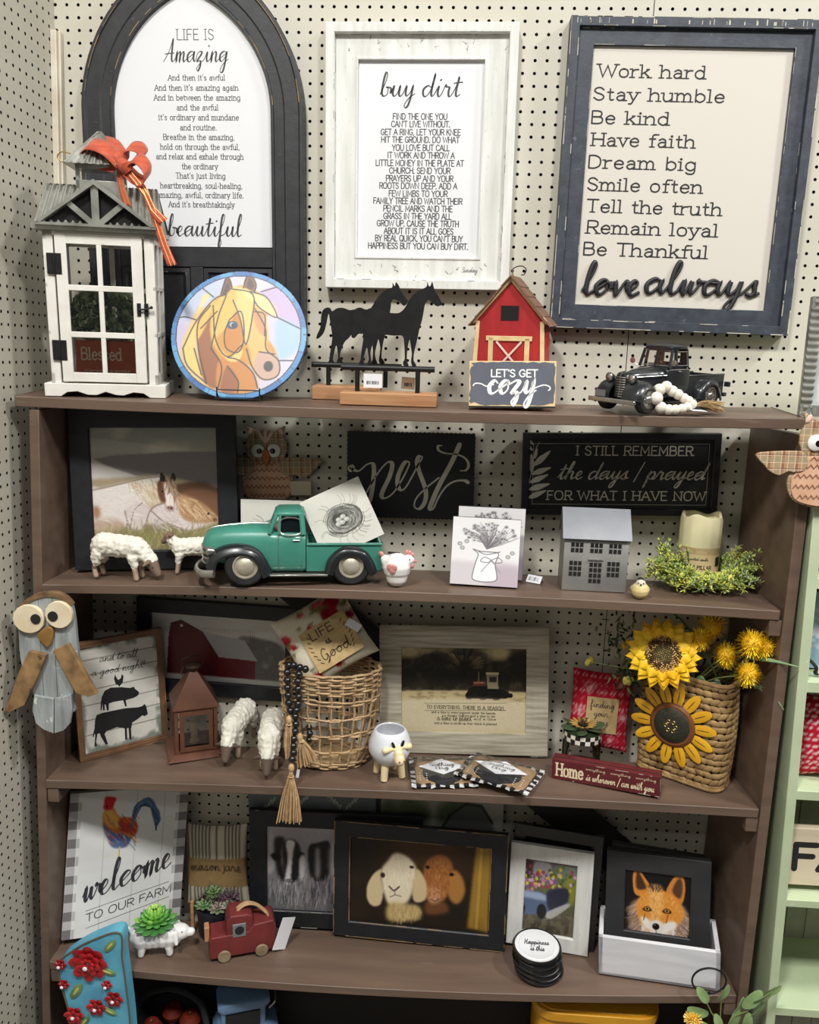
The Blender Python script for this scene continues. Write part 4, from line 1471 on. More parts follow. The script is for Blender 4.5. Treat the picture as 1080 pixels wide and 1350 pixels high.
# ---- two horse silhouettes on rails
FIR = mat('pine_block', (186, 142, 102), .6, col2=(160, 112, 74), scale=22, stretch=(.35, 4, 4), mix=.55, spots=[((134, 86, 52), .74, 14)])
HB = [(533, 18), (530, 45), (500, 55), (460, 85), (430, 125), (405, 165), (380, 175), (320, 172), (280, 178), (240, 165), (205, 167), (175, 185), (165, 168), (145, 163), (120, 180), (110, 220), (105, 280), (85, 325), (82, 347), (100, 340), (125, 310), (140, 260), (148, 220), (156, 200), (162, 240), (170, 290), (175, 340), (168, 390), (160, 440), (158, 470), (150, 490), (185, 491), (178, 470), (185, 430), (198, 385), (207, 430), (208, 462), (200, 490), (236, 491), (228, 470), (218, 455), (225, 420), (245, 370), (270, 345), (300, 322), (400, 320), (408, 360), (415, 420), (412, 470), (405, 492), (440, 492), (432, 470), (427, 430), (438, 380), (448, 350), (458, 400), (453, 450), (450, 480), (460, 494), (484, 492), (474, 470), (465, 455), (470, 400), (480, 350), (495, 300), (510, 220), (520, 170), (525, 130), (540, 115), (570, 125), (590, 148), (604, 152), (622, 128), (610, 105), (590, 80), (575, 50), (570, 35), (553, 14), (545, 38)]
HF = [(738, 14), (733, 40), (715, 52), (690, 62), (660, 85), (630, 120), (605, 165), (580, 190), (555, 198), (500, 192), (440, 170), (400, 168), (375, 176), (340, 164), (308, 178), (298, 225), (300, 270), (293, 330), (305, 345), (330, 318), (352, 300), (358, 350), (350, 400), (345, 440), (342, 470), (332, 496), (362, 498), (358, 470), (368, 430), (380, 400), (387, 440), (390, 470), (381, 498), (407, 498), (404, 470), (400, 430), (410, 390), (430, 350), (480, 326), (540, 330), (590, 332), (600, 380), (602, 430), (602, 468), (592, 488), (600, 510), (625, 508), (616, 480), (616, 440), (622, 390), (632, 352), (640, 400), (645, 440), (640, 480), (648, 511), (670, 512), (664, 492), (655, 475), (658, 430), (670, 380), (682, 330), (690, 290), (705, 240), (715, 190), (722, 150), (740, 120), (760, 130), (785, 152), (800, 157), (827, 145), (820, 130), (800, 95), (780, 60), (775, 45), (766, 12), (757, 35), (746, 38)]

def horse(yc, outline, base_px, rail, posts, blk, label, tagspec):
 """blk: (x0,x1,ytop,ybot) pixels of the block's front face at depth yc-1.3"""
 x0, x1, yt, yb_ = blk
 a = onY(x0, yb_, yc - 1.25)
 b = onY(x1, yb_, yc - 1.25)
 h = onY(x0, yt, yc - 1.25)[2] - a[2]
 cx_ = (a[0] + b[0]) / 2
 zb = zs(1, cx_, yc)
 r = root('horse_statue', label, 'statue', (cx_, yc, zb + .02), 0, 'pair of horse statues', rx=TL1)
 w_ = (b[0] - a[0]) / 2
 mb = MB(); mb.bb((-w_, -1.25, 0), (w_, 1.25, h)); mb.build('base', FIR, r, bevel=.07)
 lp = lambda x, y: (onY(400 + x / 4.5, 370 + y / 4.5, yc) - np.array([cx_, yc, zb]))
 pts = [(q[0], q[2]) for q in (lp(*o) for o in outline)]
 mb = MB(); mb.prism(spline(pts, 3, True), -.07, .07, ax='y'); mb.build('horse', BLACKM, r, smooth=False)
 ra, rb = lp(*rail[0]), lp(*rail[1])
 zr_ = (ra[2] + rb[2]) / 2
 mb = MB(); mb.tube([(ra[0], 0, zr_), (rb[0], 0, zr_)], .24, 12); mb.build('rail', BLACKM, r)
 for x in posts:
  q = lp(x, 560)
  mb = MB(); mb.tube([(q[0], 0, h - .05), (q[0], 0, zr_)], .2, 10); mb.build('post', BLACKM, r)
 xx0, xx1, yy0, yy1, m_, rot = tagspec
 t0, t1 = lp(xx0, yy0), lp(xx1, yy1)
 mb = MB(); mb.box(((t0[0] + t1[0]) / 2, -.35, (t0[2] + t1[2]) / 2), (t1[0] - t0[0], .02, t0[2] - t1[2]), rotm(-.05, rot, 0))
 tg = mb.build('price_tag', m_, r)
 mb = MB()
 for i in range(16):
  x = t0[0] + .25 + (t1[0] - t0[0] - .5) * i / 16
  mb.bb((x, -.375, t1[2] + .12), (x + random.choice([.02, .035, .05]), -.365, t1[2] + .55))
 mb.build('barcode', INK, tg, smooth=False)

horse(-3.1, HB, None, ((52, 507), (584, 505)), (150, 488), (411, 500, 511, 528.5), 'black metal horse silhouette on a rail and pine block, the rear of two', (585, 662, 572, 645, mat('kraft_tag', (142, 116, 92), .7), .06))
horse(-6.6, HF, None, ((228, 516), (780, 530)), (322, 680), (447.5, 575.5, 519.5, 536), 'black metal horse silhouette on a rail and pine block, standing in front of its twin', (362, 470, 552, 638, PAPER, .0))

# ---- red barn birdhouse
RED = mat('barn_red', (176, 36, 40), .5, col2=(150, 26, 32), scale=18, stretch=(3, 3, .5), mix=.5, bump=.1, bscale=60)
CRM = mat('cream_trim_paint', (226, 204, 158), .55, col2=(204, 176, 126), scale=40, mix=.5, bump=.1)
rz = math.radians(-13)
p = S1(672, -6.0)
hl = (540 - 421) / 15.5
ba = root('barn_birdhouse', 'little red barn birdhouse with brown shingle roof behind the chalk-grey sign', 'birdhouse', (p[0] + .2, p[1] + 2.05, zs(1, p[0], p[1] + 2.05) + .02), rz, rx=TL1)
w2, dp, eh, ph = 2.75, 2.0, 7.0, 10.3
mb = MB()
mb.prism([(-w2 - .3, 0), (w2 + .3, 0), (w2, eh), (0, ph), (-w2, eh)], -dp, dp, ax='y')
mb.build('walls', RED, ba, bevel=.04)
mb = MB()
for s in (-1, 1):
 mb.prism([(s * (w2 + .38), 0), (s * (w2 + .02), 0), (s * (w2 - .28), eh - .1), (s * (w2 + .05), eh)], dp - .02, dp + .14, ax='y')
 mb.prism([(s * (w2 + .25), eh - .35), (s * (w2 + .25), eh), (0, ph + .15), (0, ph - .25)], dp - .02, dp + .22, ax='y')
mb.build('corner_trim', CRM, ba, bevel=.03)
mb = MB()
for s in (-1, 1):
 a = math.atan2(ph - eh, w2)
 L = math.hypot(ph - eh, w2) + .75
 for i in range(5):
  for j in range(9):
   t0_, t1_ = L * i / 5, L * (i + 1) / 5 + .15
   y0 = -dp - .5 + (2 * dp + 1.0) * j / 9
   c = np.array([s * math.cos(a) * (t0_ + t1_) / 2, y0 + .22, ph + .12 - math.sin(a) * (t0_ + t1_) / 2 + .09 - i * .0])
   mb.box(c, (t1_ - t0_, (2 * dp + 1.0) / 9 - .03, .09), rotm(random.uniform(-.03, .03), s * (a - .05), 0))
mb.build('roof', mat('brown_shingle', (132, 96, 74), .7, col2=(100, 72, 54), scale=30, mix=.5, bump=.2), ba)
mb = MB(); mb.bb((-.75, -dp - .05, 7.0), (.7, -dp + .02, 8.15)); mb.build('loft_opening', DARK, ba)
mb = MB()
for a_, b_ in (((-1.7, 0), (-1.3, 5.6)), ((1.3, 0), (1.7, 5.6)), ((-1.9, 5.35), (1.9, 5.75))):
 mb.bb((a_[0], -dp - .14, a_[1]), (b_[0], -dp, b_[1]))
mb.build('door_frame', CRM, ba, bevel=.03)
mb = MB(); mb.box((0, -dp - .09, 4.15), (.17, .08, 3.1), rotm(0, math.radians(42), 0)); mb.box((0, -dp - .1, 4.15), (.17, .08, 3.1), rotm(0, -math.radians(42), 0))
mb.build('cross_brace', mat('pink_white', (222, 196, 184), .6), ba, bevel=.02)
mb = MB(); mb.tube(spline([(.0, -1.2, ph + .1), (-.1, -.9, ph + .75), (.5, -.8, ph + 1.0), (.95, -.8, ph + .75), (.8, -.7, ph + .35), (.55, -.7, ph + .3)], 6), .045, 6); mb.build('hanger', mat('rusty_wire', (80, 62, 50), .5, metal=.6), ba)

# ---- cozy block sign
pl = Pl(S1(675, -8.6), math.radians(-2), math.radians(4)).fit((620, 478), (733.5, 478.5), (732.5, 540.5), (616.5, 539.5))
cz = root('cozy_sign_block', 'slate-grey block sign with white hand lettering and cream worn edges, leaning on the red barn', 'word sign', M=pl.M())
w, h = pl.w, pl.h
mb = MB(); mb.bb((-w / 2, -h / 2, -1.3), (w / 2, h / 2, -.02)); mb.build('block', CRM, cz, bevel=.05)
out = []
for i in range(60):
 t = i / 60 * 4
 e = int(t); f = t - e
 j = random.uniform(.02, .16)
 if f < .12 or f > .88:
  j += random.uniform(.05, .25)
 x, y = [(-w / 2 + f * w, -h / 2 + j + .12), (w / 2 - j, -h / 2 + f * h), (w / 2 - f * w, h / 2 - j), (-w / 2 + j, h / 2 - f * h)][e]
 out.append((max(-w / 2 + j, min(w / 2 - j, x)), max(-h / 2 + j + .1, min(h / 2 - j, y))))
mb = MB(); mb.prism(out, -.03, .0); mb.build('chalk_face', mat('slate_paint', (98, 101, 112), .7, col2=(88, 91, 102), scale=20), cz, smooth=False)
mb = MB(); mb.bb((-w / 2, -h / 2, -.6), (w / 2, -h / 2 + .14, -.005)); mb.build('base_edge', INK, cz)
WI = mat('white_ink', (236, 236, 234), .6)
mb = MB()
kk = 5.4
ptext(pl, mb, "LET'S GET", 560 + 475 / kk, 560 + 802 / kk, 480 + 103 / kk, 50 / kk, 'sans', wt=.19, z=.01)
ptext(pl, mb, 'cozy', 560 + 458 / kk, 560 + 790 / kk, 480 + 222 / kk, 92 / kk, 'curs', wt=.19, z=.01, slant=.12, contrast=.7)
for L in ([(345, 165), (360, 150), (400, 152), (440, 170), (490, 158)], [(770, 190), (810, 172), (850, 162), (885, 172), (893, 190), (880, 200)]):
 mb.ribbon(spline([pl.uv(560 + a / kk, 480 + b / kk) for a, b in L], 6), .1, .011)
mb.build('lettering', WI, cz, smooth=False)
# ================================================================ model pickups
def loft(mb, secs, n=28, ex=4.0):
 """body skinned over superellipse sections (x, half width, z bottom, z top[, exponent])"""
 V, F = [], []
 for s_ in secs:
  x, hw, z0, z1 = s_[:4]
  e = 2.0 / (s_[4] if len(s_) > 4 else ex)
  for i in range(n):
   a = 2 * PI * i / n
   c, s = math.cos(a), math.sin(a)
   V.append((x, hw * abs(c) ** e * (1 if c >= 0 else -1), (z0 + z1) / 2 + (z1 - z0) / 2 * abs(s) ** e * (1 if s >= 0 else -1)))
 k = len(secs)
 for i in range(k - 1):
  for j in range(n):
   F.append((i * n + j, (i + 1) * n + j, (i + 1) * n + (j + 1) % n, i * n + (j + 1) % n)[::-1])
 F.append(tuple(range(n)))
 F.append(tuple((k - 1) * n + j for j in range(n - 1, -1, -1)))
 mb.add(V, F)

def fender(mb, path, y0, y1, th=.16, roll=.45):
 """curved mudguard: path of (x, z) crowned over a wheel, from body side y0 out to y1, its outer lip rolled down"""
 P = spline(path, 6)
 k = len(P)
 T = np.gradient(P, axis=0)
 T /= np.linalg.norm(T, axis=1, keepdims=True)
 Nn = np.stack([-T[:, 1], T[:, 0]], 1)
 if Nn[k // 2][1] < 0:
  Nn = -Nn
 prof = []
 for t in np.linspace(0, 1, 9):
  drop = roll * (1 - math.sqrt(max(0, 1 - t ** 3)))
  prof.append((y0 + (y1 - y0) * (t if t < 1 else 1), -drop))
 V, F = [], []
 m = len(prof)
 for i in range(k):
  for (yy, dn) in prof:
   V.append((P[i][0] + Nn[i][0] * dn, yy, P[i][1] + Nn[i][1] * dn))
  for (yy, dn) in prof[::-1]:
   V.append((P[i][0] + Nn[i][0] * (dn - th), yy - math.copysign(.06, y1 - y0), P[i][1] + Nn[i][1] * (dn - th)))
 q = 2 * m
 for i in range(k - 1):
  for j in range(q):
   F.append((i * q + j, i * q + (j + 1) % q, (i + 1) * q + (j + 1) % q, (i + 1) * q + j))
 F.append(tuple(range(q)))
 F.append(tuple((k - 1) * q + j for j in range(q - 1, -1, -1)))
 mb.add(V, F)

RUBBER = mat('rubber_tyre', (26, 26, 27), .6, col2=(38, 38, 38), scale=30)
CHROME = mat('brushed_chrome', (186, 184, 178), .28, metal=.85, col2=(150, 148, 142), scale=30)
IVHUB = mat('cream_hubcap', (196, 190, 172), .35, metal=.4, col2=(170, 162, 142), scale=40)
WINB = mat('dark_window', (20, 26, 28), .15)
RX90 = rotm(PI / 2, 0, 0)

def wheel(par, x, y, r, w, hub, hubm, spokes=0):
 s = -1 if y < 0 else 1
 mb = MB()
 prof = [(r * .62, -w / 2), (r * .9, -w / 2), (r, -w * .3), (r, w * .3), (r * .9, w / 2), (r * .62, w / 2), (r * .58, 0)]
 mb.lathe(prof + [prof[0]], 32, (x, y, r), RX90)
 wh = mb.build('wheel', RUBBER, par)
 mb = MB()
 R = rotm(PI / 2 if s < 0 else -PI / 2, 0, 0)
 mb.lathe([(r * .66, w * .3), (r * .64, w * .48), (r * .56, w * .5), (r * .54, w * .34), (hub, w * .36), (hub * .96, w * .5), (hub * .6, w * .68), (hub * .2, w * .74), (0, w * .74)], 28, (x, y, r), R)
 for k in range(spokes):
  a = 2 * PI * k / spokes
  mb.ell((x + math.cos(a) * r * .42, y + s * w * .42, r + math.sin(a) * r * .42), (.07, .06, .07), 6)
 mb.build('hubcap', hubm, wh)
 return wh

# ---- black pickup on the top shelf
BT = mat('satin_black_paint', (44, 46, 49), .3, metal=.25, col2=(34, 35, 38), scale=14, coat=.2)
rz = math.radians(39)
pf = S1(851, -9.75)
WB, TR, WR = 8.5, 2.0, 1.22
dx = np.array([math.cos(rz), math.sin(rz)])
dy = np.array([-math.sin(rz), math.cos(rz)])
o2 = pf[:2] + dy * TR * .93
bt = root('model_pickup', 'black vintage model pickup truck with chrome grille at the right of the top shelf', 'model truck', (o2[0], o2[1], zs(1, *o2) + .03), rz, rx=0)
bt.scale = (.93, .93, .93)
bt.rotation_euler = (Matrix.Rotation(TL1, 4, 'X') @ Matrix.Rotation(rz, 4, 'Z')).to_euler()
for x in (0, WB):
 for y in (-TR, TR):
  wheel(bt, x, y, WR, .75, .38, CHROME, 6)
mb = MB()
loft(mb, [(-.95, .62, 1.2, 3.2), (-.75, .78, 1.15, 3.35), (.6, .98, 1.1, 3.5), (2.2, 1.3, 1.05, 3.62), (3.1, 1.62, 1.0, 3.7)], ex=3.2)
hood = mb.build('hood', BT, bt)
mb = MB(); mb.tube(spline([(-.9, 0, 3.22), (.5, 0, 3.56), (3.0, 0, 3.74)], 5), .05, 6)
for s in (-1, 1):
 mb.tube([(-.2, s * .9, 2.95), (3.0, s * 1.63, 3.1)], .04, 6)
mb.build('hood_trim', CHROME, hood)
mb = MB()
loft(mb, [(2.95, 1.62, 1.0, 3.72, 6), (3.3, 1.72, .95, 3.75, 6), (5.7, 1.78, .95, 3.8, 6), (6.0, 1.74, 1.0, 3.7, 6)], ex=6)
# cab posts and roof
loft(mb, [(3.55, 1.35, 5.15, 5.5, 3), (3.75, 1.5, 5.1, 5.66, 3), (5.4, 1.52, 5.1, 5.7, 3), (5.8, 1.4, 5.15, 5.5, 3)], ex=3)
for s in (-1, 1):
 for (xa, xb) in ((3.3, 3.68), (4.05, 4.12), (5.7, 5.62)):
  mb.tube([(xa, s * 1.62, 3.7), (xb, s * 1.44, 5.25)], .14, 8)
 mb.tube([(3.3, s * .04, 3.7), (3.66, s * .04, 5.25)], .06, 6)
mb.bb((5.55, -1.6, 3.7), (5.75, 1.6, 4.1)); mb.bb((5.5, -1.5, 4.9), (5.7, 1.5, 5.3)); mb.bb((5.52, -1.55, 4.0), (5.72, -.9, 5.1)); mb.bb((5.52, .9, 4.0), (5.72, 1.55, 5.1))
mb.bb((4.0, -1.2, 2.6), (5.4, 1.2, 3.9))
cab = mb.build('cab', BT, bt)
mb = MB()
mb.tube([(3.62, -1.4, 5.12), (3.34, -1.5, 3.85), (3.34, 1.5, 3.85), (3.62, 1.4, 5.12)], .05, 6, closed=True)
for s in (-1, 1):
 mb.tube([(4.2, s * 1.56, 5.05), (4.15, s * 1.74, 3.9), (5.5, s * 1.76, 3.9), (5.5, s * 1.58, 5.05)], .045, 6, closed=True)
 mb.tube([(3.3, s * 1.74, 3.55), (5.9, s * 1.8, 3.55)], .035, 6)
 mb.tube([(4.25, s * 1.8, 3.4), (4.6, s * 1.84, 3.4)], .05, 6)
mb.build('window_trim', CHROME, cab)
mb = MB(); mb.quad((3.32, -1.5, 3.8), (3.32, 1.5, 3.8), (3.64, 1.4, 5.15), (3.64, -1.4, 5.15))
mb.build('windshield', GL, cab, smooth=False)
mb = MB()
for s in (-1, 1):
 mb.bb((6.05, s * 1.72, 1.15), (11.2, s * 1.58, 2.95)); mb.tube([(6.05, s * 1.66, 2.97), (11.2, s * 1.66, 2.97)], .11, 8)
mb.bb((6.05, -1.7, 1.1), (11.2, 1.7, 1.25)); mb.bb((6.05, -1.7, 1.1), (6.2, 1.7, 2.95)); mb.bb((11.05, -1.7, 1.2), (11.22, 1.7, 2.95))
bed = mb.build('bed', BT, bt, bevel=.04)
mb = MB(); mb.bb((11.2, -1.9, 1.0), (11.6, 1.9, 1.35)); mb.bb((11.2, -2.3, 1.9), (11.45, -1.75, 2.35)); mb.bb((11.2, 1.75, 1.9), (11.45, 2.3, 2.35)); mb.build('tail_bumper', BT, bt, bevel=.05)
for s in (-1, 1):
 mb = MB(); fender(mb, [(-1.7, 1.2), (-1.45, 1.9), (-.8, 2.55), (.1, 2.72), (1.0, 2.3), (1.9, 1.4), (2.7, .85)], s * .75, s * 2.5, .14, .5); mb.build('front_fender', BT, bt)
 mb = MB(); fender(mb, [(6.85, 1.0), (7.1, 1.8), (7.8, 2.55), (8.6, 2.72), (9.5, 2.4), (10.1, 1.6), (10.4, .95)], s * 1.6, s * 2.5, .14, .5); mb.build('rear_fender', BT, bt)
 mb = MB(); mb.bb((2.5, s * 1.6, .75), (7.0, s * 2.35, .9)); mb.build('running_board', BT, bt, bevel=.04)
 mb = MB(); R = rotm(0, -PI / 2, 0)
 mb.lathe([(.18, -.55), (.36, -.1), (.4, 0), (.4, .06)], 20, (-1.0, s * 1.2, 2.85), R); mb.mi = 1
 mb.lathe([(.36, .05), (.3, .12), (0, .2)], 20, (-1.0, s * 1.2, 2.85), R)
 mb.build('headlight', [BT, CHROME], bt)
 mb = MB(); mb.tube([(3.2, s * 1.75, 3.75), (3.1, s * 2.15, 3.95)], .04, 6); mb.lathe([(.26, 0), (.26, .06), (0, .08)], 14, (3.05, s * 2.2, 4.15), R); mb.build('side_mirror', CHROME, bt)
mb = MB()
for i in range(9):
 z = 1.3 + i * .2
 mb.tube(spline([(-.82, -.66, z), (-1.06, 0, z), (-.82, .66, z)], 4), .06, 6)
mb.tube([(-1.1, 0, 1.2), (-1.0, 0, 3.2)], .05, 6)
mb.build('grille', CHROME, bt)
mb = MB()
st = mb.mark(); mb.rbox((0, 0, 0), (.28, 5.0, .38), .1); mb.xf(st, None, (-1.95, 0, 1.0)); mb.build('front_bumper', CHROME, bt, bevel=.08)
mb = MB(); mb.bb((-1.9, .8, 1.25), (-1.84, 1.9, 1.8)); mb.build('license_plate', mat('grey_plate', (104, 104, 104), .5), bt)

# ---- teal pickup on the second shelf
TEAL = mat("teal_paint", (70, 140, 122), .36, col2=(56, 120, 104), scale=9, mix=.5, coat=.15, spots=[((70, 96, 84), .76, 60)])
BLK = mat('gloss_black_paint', (30, 33, 35), .3, coat=.2)
rz = math.radians(11)
WB, TR, WR = 8.75, 2.05, 1.68
pf = on(2, 324, 774)
dx = np.array([math.cos(rz), math.sin(rz)]); dy = np.array([-math.sin(rz), math.cos(rz)])
o2 = pf[:2] + dy * TR
tt = root('model_pickup', 'teal vintage model pickup truck with black fenders on the second shelf', 'model truck', (o2[0], o2[1], zs(2, o2[0] + 4) + .03), rz)
for x in (0, WB):
 for y in (-TR, TR):
  wheel(tt, x, y, WR, .9, .72, IVHUB)
mb = MB()
loft(mb, [(-3.55, 1.0, 2.2, 3.6, 2.6), (-3.35, 1.3, 2.0, 4.05, 2.6), (-2.8, 1.55, 1.7, 4.45, 2.8), (-1.5, 1.75, 1.4, 4.72, 3), (.5, 1.95, 1.2, 4.82, 3.2), (2.0, 2.15, 1.1, 4.8, 3.6)], 32)
hood = mb.build('hood', TEAL, tt)
mb = MB(); mb.tube(spline([(-3.5, 0, 3.75), (-2.8, 0, 4.48), (0, 0, 4.84), (1.8, 0, 4.84)], 5), .05, 6); mb.build('hood_trim', CHROME, hood)
mb = MB()
loft(mb, [(1.85, 2.1, 1.0, 4.55, 5), (2.2, 2.22, .95, 4.5, 5), (4.7, 2.25, .95, 4.5, 5), (4.95, 2.15, 1.0, 4.4, 5)], 32)
loft(mb, [(2.35, 1.55, 5.7, 6.05, 2.6), (2.7, 1.8, 5.6, 6.28, 2.8), (4.4, 1.84, 5.6, 6.3, 2.8), (4.85, 1.6, 5.7, 6.05, 2.6)], 32)
for s in (-1, 1):
 mb.tube([(1.95, s * 2.0, 4.35), (2.55, s * 1.7, 5.9)], .17, 8)
 mb.tube([(2.75, s * 2.1, 4.35), (2.85, s * 1.76, 5.9)], .12, 8)
 mb.tube([(4.75, s * 2.08, 4.3), (4.6, s * 1.76, 5.9)], .24, 8)
mb.bb((4.55, -1.9, 4.2), (4.8, 1.9, 4.7)); mb.bb((4.5, -1.75, 5.5), (4.75, 1.75, 6.0))
cab = mb.build('cab', TEAL, tt)
mb = MB(); mb.bb((2.6, -1.6, 3.9), (4.4, 1.6, 4.6)); mb.bb((2.75, -1.72, 4.4), (4.55, 1.72, 5.75)); mb.build('interior', WINB, cab)
mb = MB(); mb.quad((1.98, -1.95, 4.45), (1.98, 1.95, 4.45), (2.5, 1.68, 5.8), (2.5, -1.68, 5.8)); mb.build('windshield', WINB, cab, smooth=False)
mb = MB()
for s in (-1, 1):
 q = [(2.95, s * 2.2, 4.42), (2.98, s * 1.9, 5.55), (4.42, s * 1.9, 5.55), (4.5, s * 2.2, 4.42)]
 mb.tube(spline(q, 4, True), .06, 6, closed=True)
 mb.tube([(3.9, s * 2.28, 3.85), (4.45, s * 2.3, 3.85)], .06, 6)
 for x in (2.7, 4.62):
  mb.tube([(x, s * 2.245, 1.2), (x, s * 2.2, 4.4)], .02, 4)
mb.build('door_trim', CHROME, cab)
mb = MB()
for s in (-1, 1):
 mb.bb((5.0, s * 2.1, 1.15), (11.35, s * 1.95, 3.5)); mb.bb((5.0, s * 2.22, 3.38), (11.4, s * 1.85, 3.55))
 mb.bb((5.05, s * 2.14, 1.2), (5.15, s * 2.05, 3.4)); mb.bb((11.25, s * 2.16, 1.2), (11.38, s * 2.0, 3.5))
mb.bb((5.0, -2.05, 1.1), (11.35, 2.05, 1.3)); mb.bb((5.0, -2.05, 1.1), (5.18, 2.05, 3.5)); mb.bb((11.2, -2.05, 1.2), (11.36, 2.05, 3.5))
mb.build('bed', TEAL, tt, bevel=.05)
for s in (-1, 1):
 mb = MB(); fender(mb, [(-3.3, 1.5), (-3.0, 2.5), (-1.9, 3.3), (-.3, 3.55), (1.1, 3.1), (1.9, 2.0), (2.3, 1.0)], s * 1.2, s * 2.65, .2, .7); mb.build('front_fender', BLK, tt)
 mb = MB(); fender(mb, [(6.5, 1.1), (6.8, 2.2), (7.7, 3.1), (8.8, 3.3), (10.0, 2.9), (10.7, 1.9), (11.0, 1.1)], s * 2.0, s * 2.75, .2, .55); mb.build('rear_fender', BLK, tt)
 mb = MB(); mb.bb((2.0, s * 2.0, .85), (6.8, s * 2.7, 1.02)); mb.build('running_board', CHROME, tt, bevel=.04)
 mb = MB(); R = rotm(0, -PI / 2, 0); mb.lathe([(.25, -.5), (.42, -.1), (.46, 0), (.42, .08), (.3, .16), (0, .22)], 20, (-3.0, s * 1.9, 2.85), R); mb.build('headlight', CHROME, tt)
mb = MB()
for i in range(4):
 z = 1.75 + i * .42
 mb.tube(spline([(-2.85, -1.85, z), (-3.35, -1.3, z + .02), (-3.62, 0, z + .04), (-3.35, 1.3, z + .02), (-2.85, 1.85, z)], 5), .16, 8, flat=.8)
mb.build('grille', CHROME, tt)
mb = MB(); mb.tube(spline([(-2.5, -2.75, 1.15), (-3.6, -2.2, 1.05), (-4.1, -.9, 1.05), (-4.1, .9, 1.05), (-3.6, 2.2, 1.05), (-2.5, 2.75, 1.15)], 6), .22, 10, flat=1.5); mb.build('front_bumper', CHROME, tt)

# ---- white bead garland by the black truck
zz = lambda a, b, y: onY(720 + a / 3, 420 + b / 3, y)
gp = S1(890, -9.4)
gar = root('bead_garland', 'loop of white wooden beads with a straw tassel leaning on the black truck wheel', 'bead garland', tuple(gp))
BW = mat('white_wood_bead', (232, 226, 214), .6, col2=(214, 204, 188), scale=60, mix=.5, spots=[((176, 160, 136), .74, 70)])
ring_ = [(455, 352, -9.75, 19), (485, 360, -9.75, 17), (512, 360, -9.7, 16), (538, 357, -9.6, 16), (560, 350, -9.5, 16), (579, 338, -9.45, 15), (565, 325, -9.35, 15), (546, 315, -9.3, 16), (523, 300, -9.3, 17), (500, 287, -9.3, 18), (476, 270, -9.35, 19), (448, 282, -9.5, 20), (436, 315, -9.7, 22)]
for a, b, y, r in ring_:
 mb = MB(); q = zz(a, b, y) - gp; mb.ell(q, r / 3 / 16.2 * 1.18, 14); mb.build('bead', BW, gar)
mb = MB(); mb.tube([zz(a, b, y) - gp for a, b, y, r in ring_], .05, 5, closed=True); mb.build('cord', mat('jute_string', (176, 150, 108), .8), gar)
mb = MB()
for i in range(60):
 a0 = zz(585, 340, -9.3) - gp
 y = random.uniform(-9.6, -7.6)
 t = random.uniform(0, 1)
 e = zz(random.uniform(660, 712), 330 + t * 42, y) - gp
 e[2] = max(e[2], zs(1, gp[0] + e[0], y) - gp[2] + .05)
 mid = (a0 + e) / 2 + np.array([0, random.uniform(-.1, .1), random.uniform(0, .25)])
 mb.tube(spline([a0, mid, e], 3), .028, 4)
mb.build('straw_tassel', mat('straw', (178, 150, 104), .7, col2=(146, 116, 74), scale=60), gar)
mb = MB(); q = zz(600, 368, -9.7) - gp; mb.box(q + np.array([0, 0, .1]), (1.3, .7, .02), rotm(.12, .05, .3)); mb.build('price_tag', PAPER, gar)
# ================================================================ second shelf
PRINT = vmat('satin_print', .4, spec=.35)
PRINTM = vmat('matte_print', .7, spec=.2)
BLKF = mat('black_frame_paint', (30, 33, 37), .5, col2=(22, 24, 28), scale=40, mix=.5, bump=.12, bscale=160, spots=[((96, 92, 84), .78, 140)])

def framed(name, label, pl, fw, m, prof=None, cat='picture frame', thick=.8, wearm=None, nw=0):
 """a picture frame of pl.w x pl.h with face width fw"""
 r = root(name, label, cat, M=pl.M())
 mb = MB()
 mb.mould(pl.w, pl.h, prof or [(0, -thick), (0, -.04), (.04, 0), (fw - .1, 0), (fw, -.1), (fw, -.3)])
 mb.bb((-pl.w / 2 + .1, -pl.h / 2 + .1, -thick), (pl.w / 2 - .1, pl.h / 2 - .1, -.32))
 if wearm:
  mb.mi = 1
  wear(mb, pl.w, pl.h, .03, 0, nw, 1.2, .02)
  wear(mb, pl.w, pl.h, fw - .05, -.03, nw // 2, 1.2, .02)
 mb.build('frame', [m, wearm] if wearm else m, r, bevel=.02)
 return r

# ---- wild horses picture
pl = Pl(on(2, 90, 760) + np.array([0, 1.1, 0]), math.radians(9), math.radians(3)).fit((83, 545), (303, 549), (308, 756), (90, 763))
pl.p = pl.p + np.array([.5, 0, 0])
fr = framed('horse_picture', 'large black-framed picture of pale wild horses at the left of the second shelf', pl, 1.75, BLKF)
a, b, c, d = [pl.uv(*p) for p in ((110.2, 563), (280, 565.3), (283.5, 729), (114, 737))]
iw, ih = pl.w - 3.3, pl.h - 3.3
cv = Canvas(230, 230)
zz7 = lambda x, y: ((x - 372) / 578, (y - 145) / 590)
H = lambda L: [zz7(*q) for q in L]
cv.vgrad([(0, (140, 144, 142)), (.18, (168, 166, 156)), (.3, (150, 146, 142)), (.5, (132, 122, 122)), (.75, (150, 130, 108)), (1, (146, 130, 96))])
cl = cv.noise(4, 6)
cv.put(np.clip((cl - .5) * 5, 0, 1) * (cv.Y < .28), (206, 200, 180), .6)
cv.poly(H([(372, 300), (480, 280), (640, 272), (760, 262), (955, 262), (960, 440), (700, 420), (600, 385), (480, 350)]), (124, 117, 118), 1, smooth=False)
cv.poly(H([(372, 290), (450, 330), (600, 385), (700, 380), (640, 400), (420, 425), (370, 430)]), (196, 190, 184), 1, smooth=False)
cv.poly(H([(370, 395), (520, 385), (680, 370), (800, 400), (960, 440), (960, 460), (600, 470), (370, 440)]), (160, 146, 120), 2)
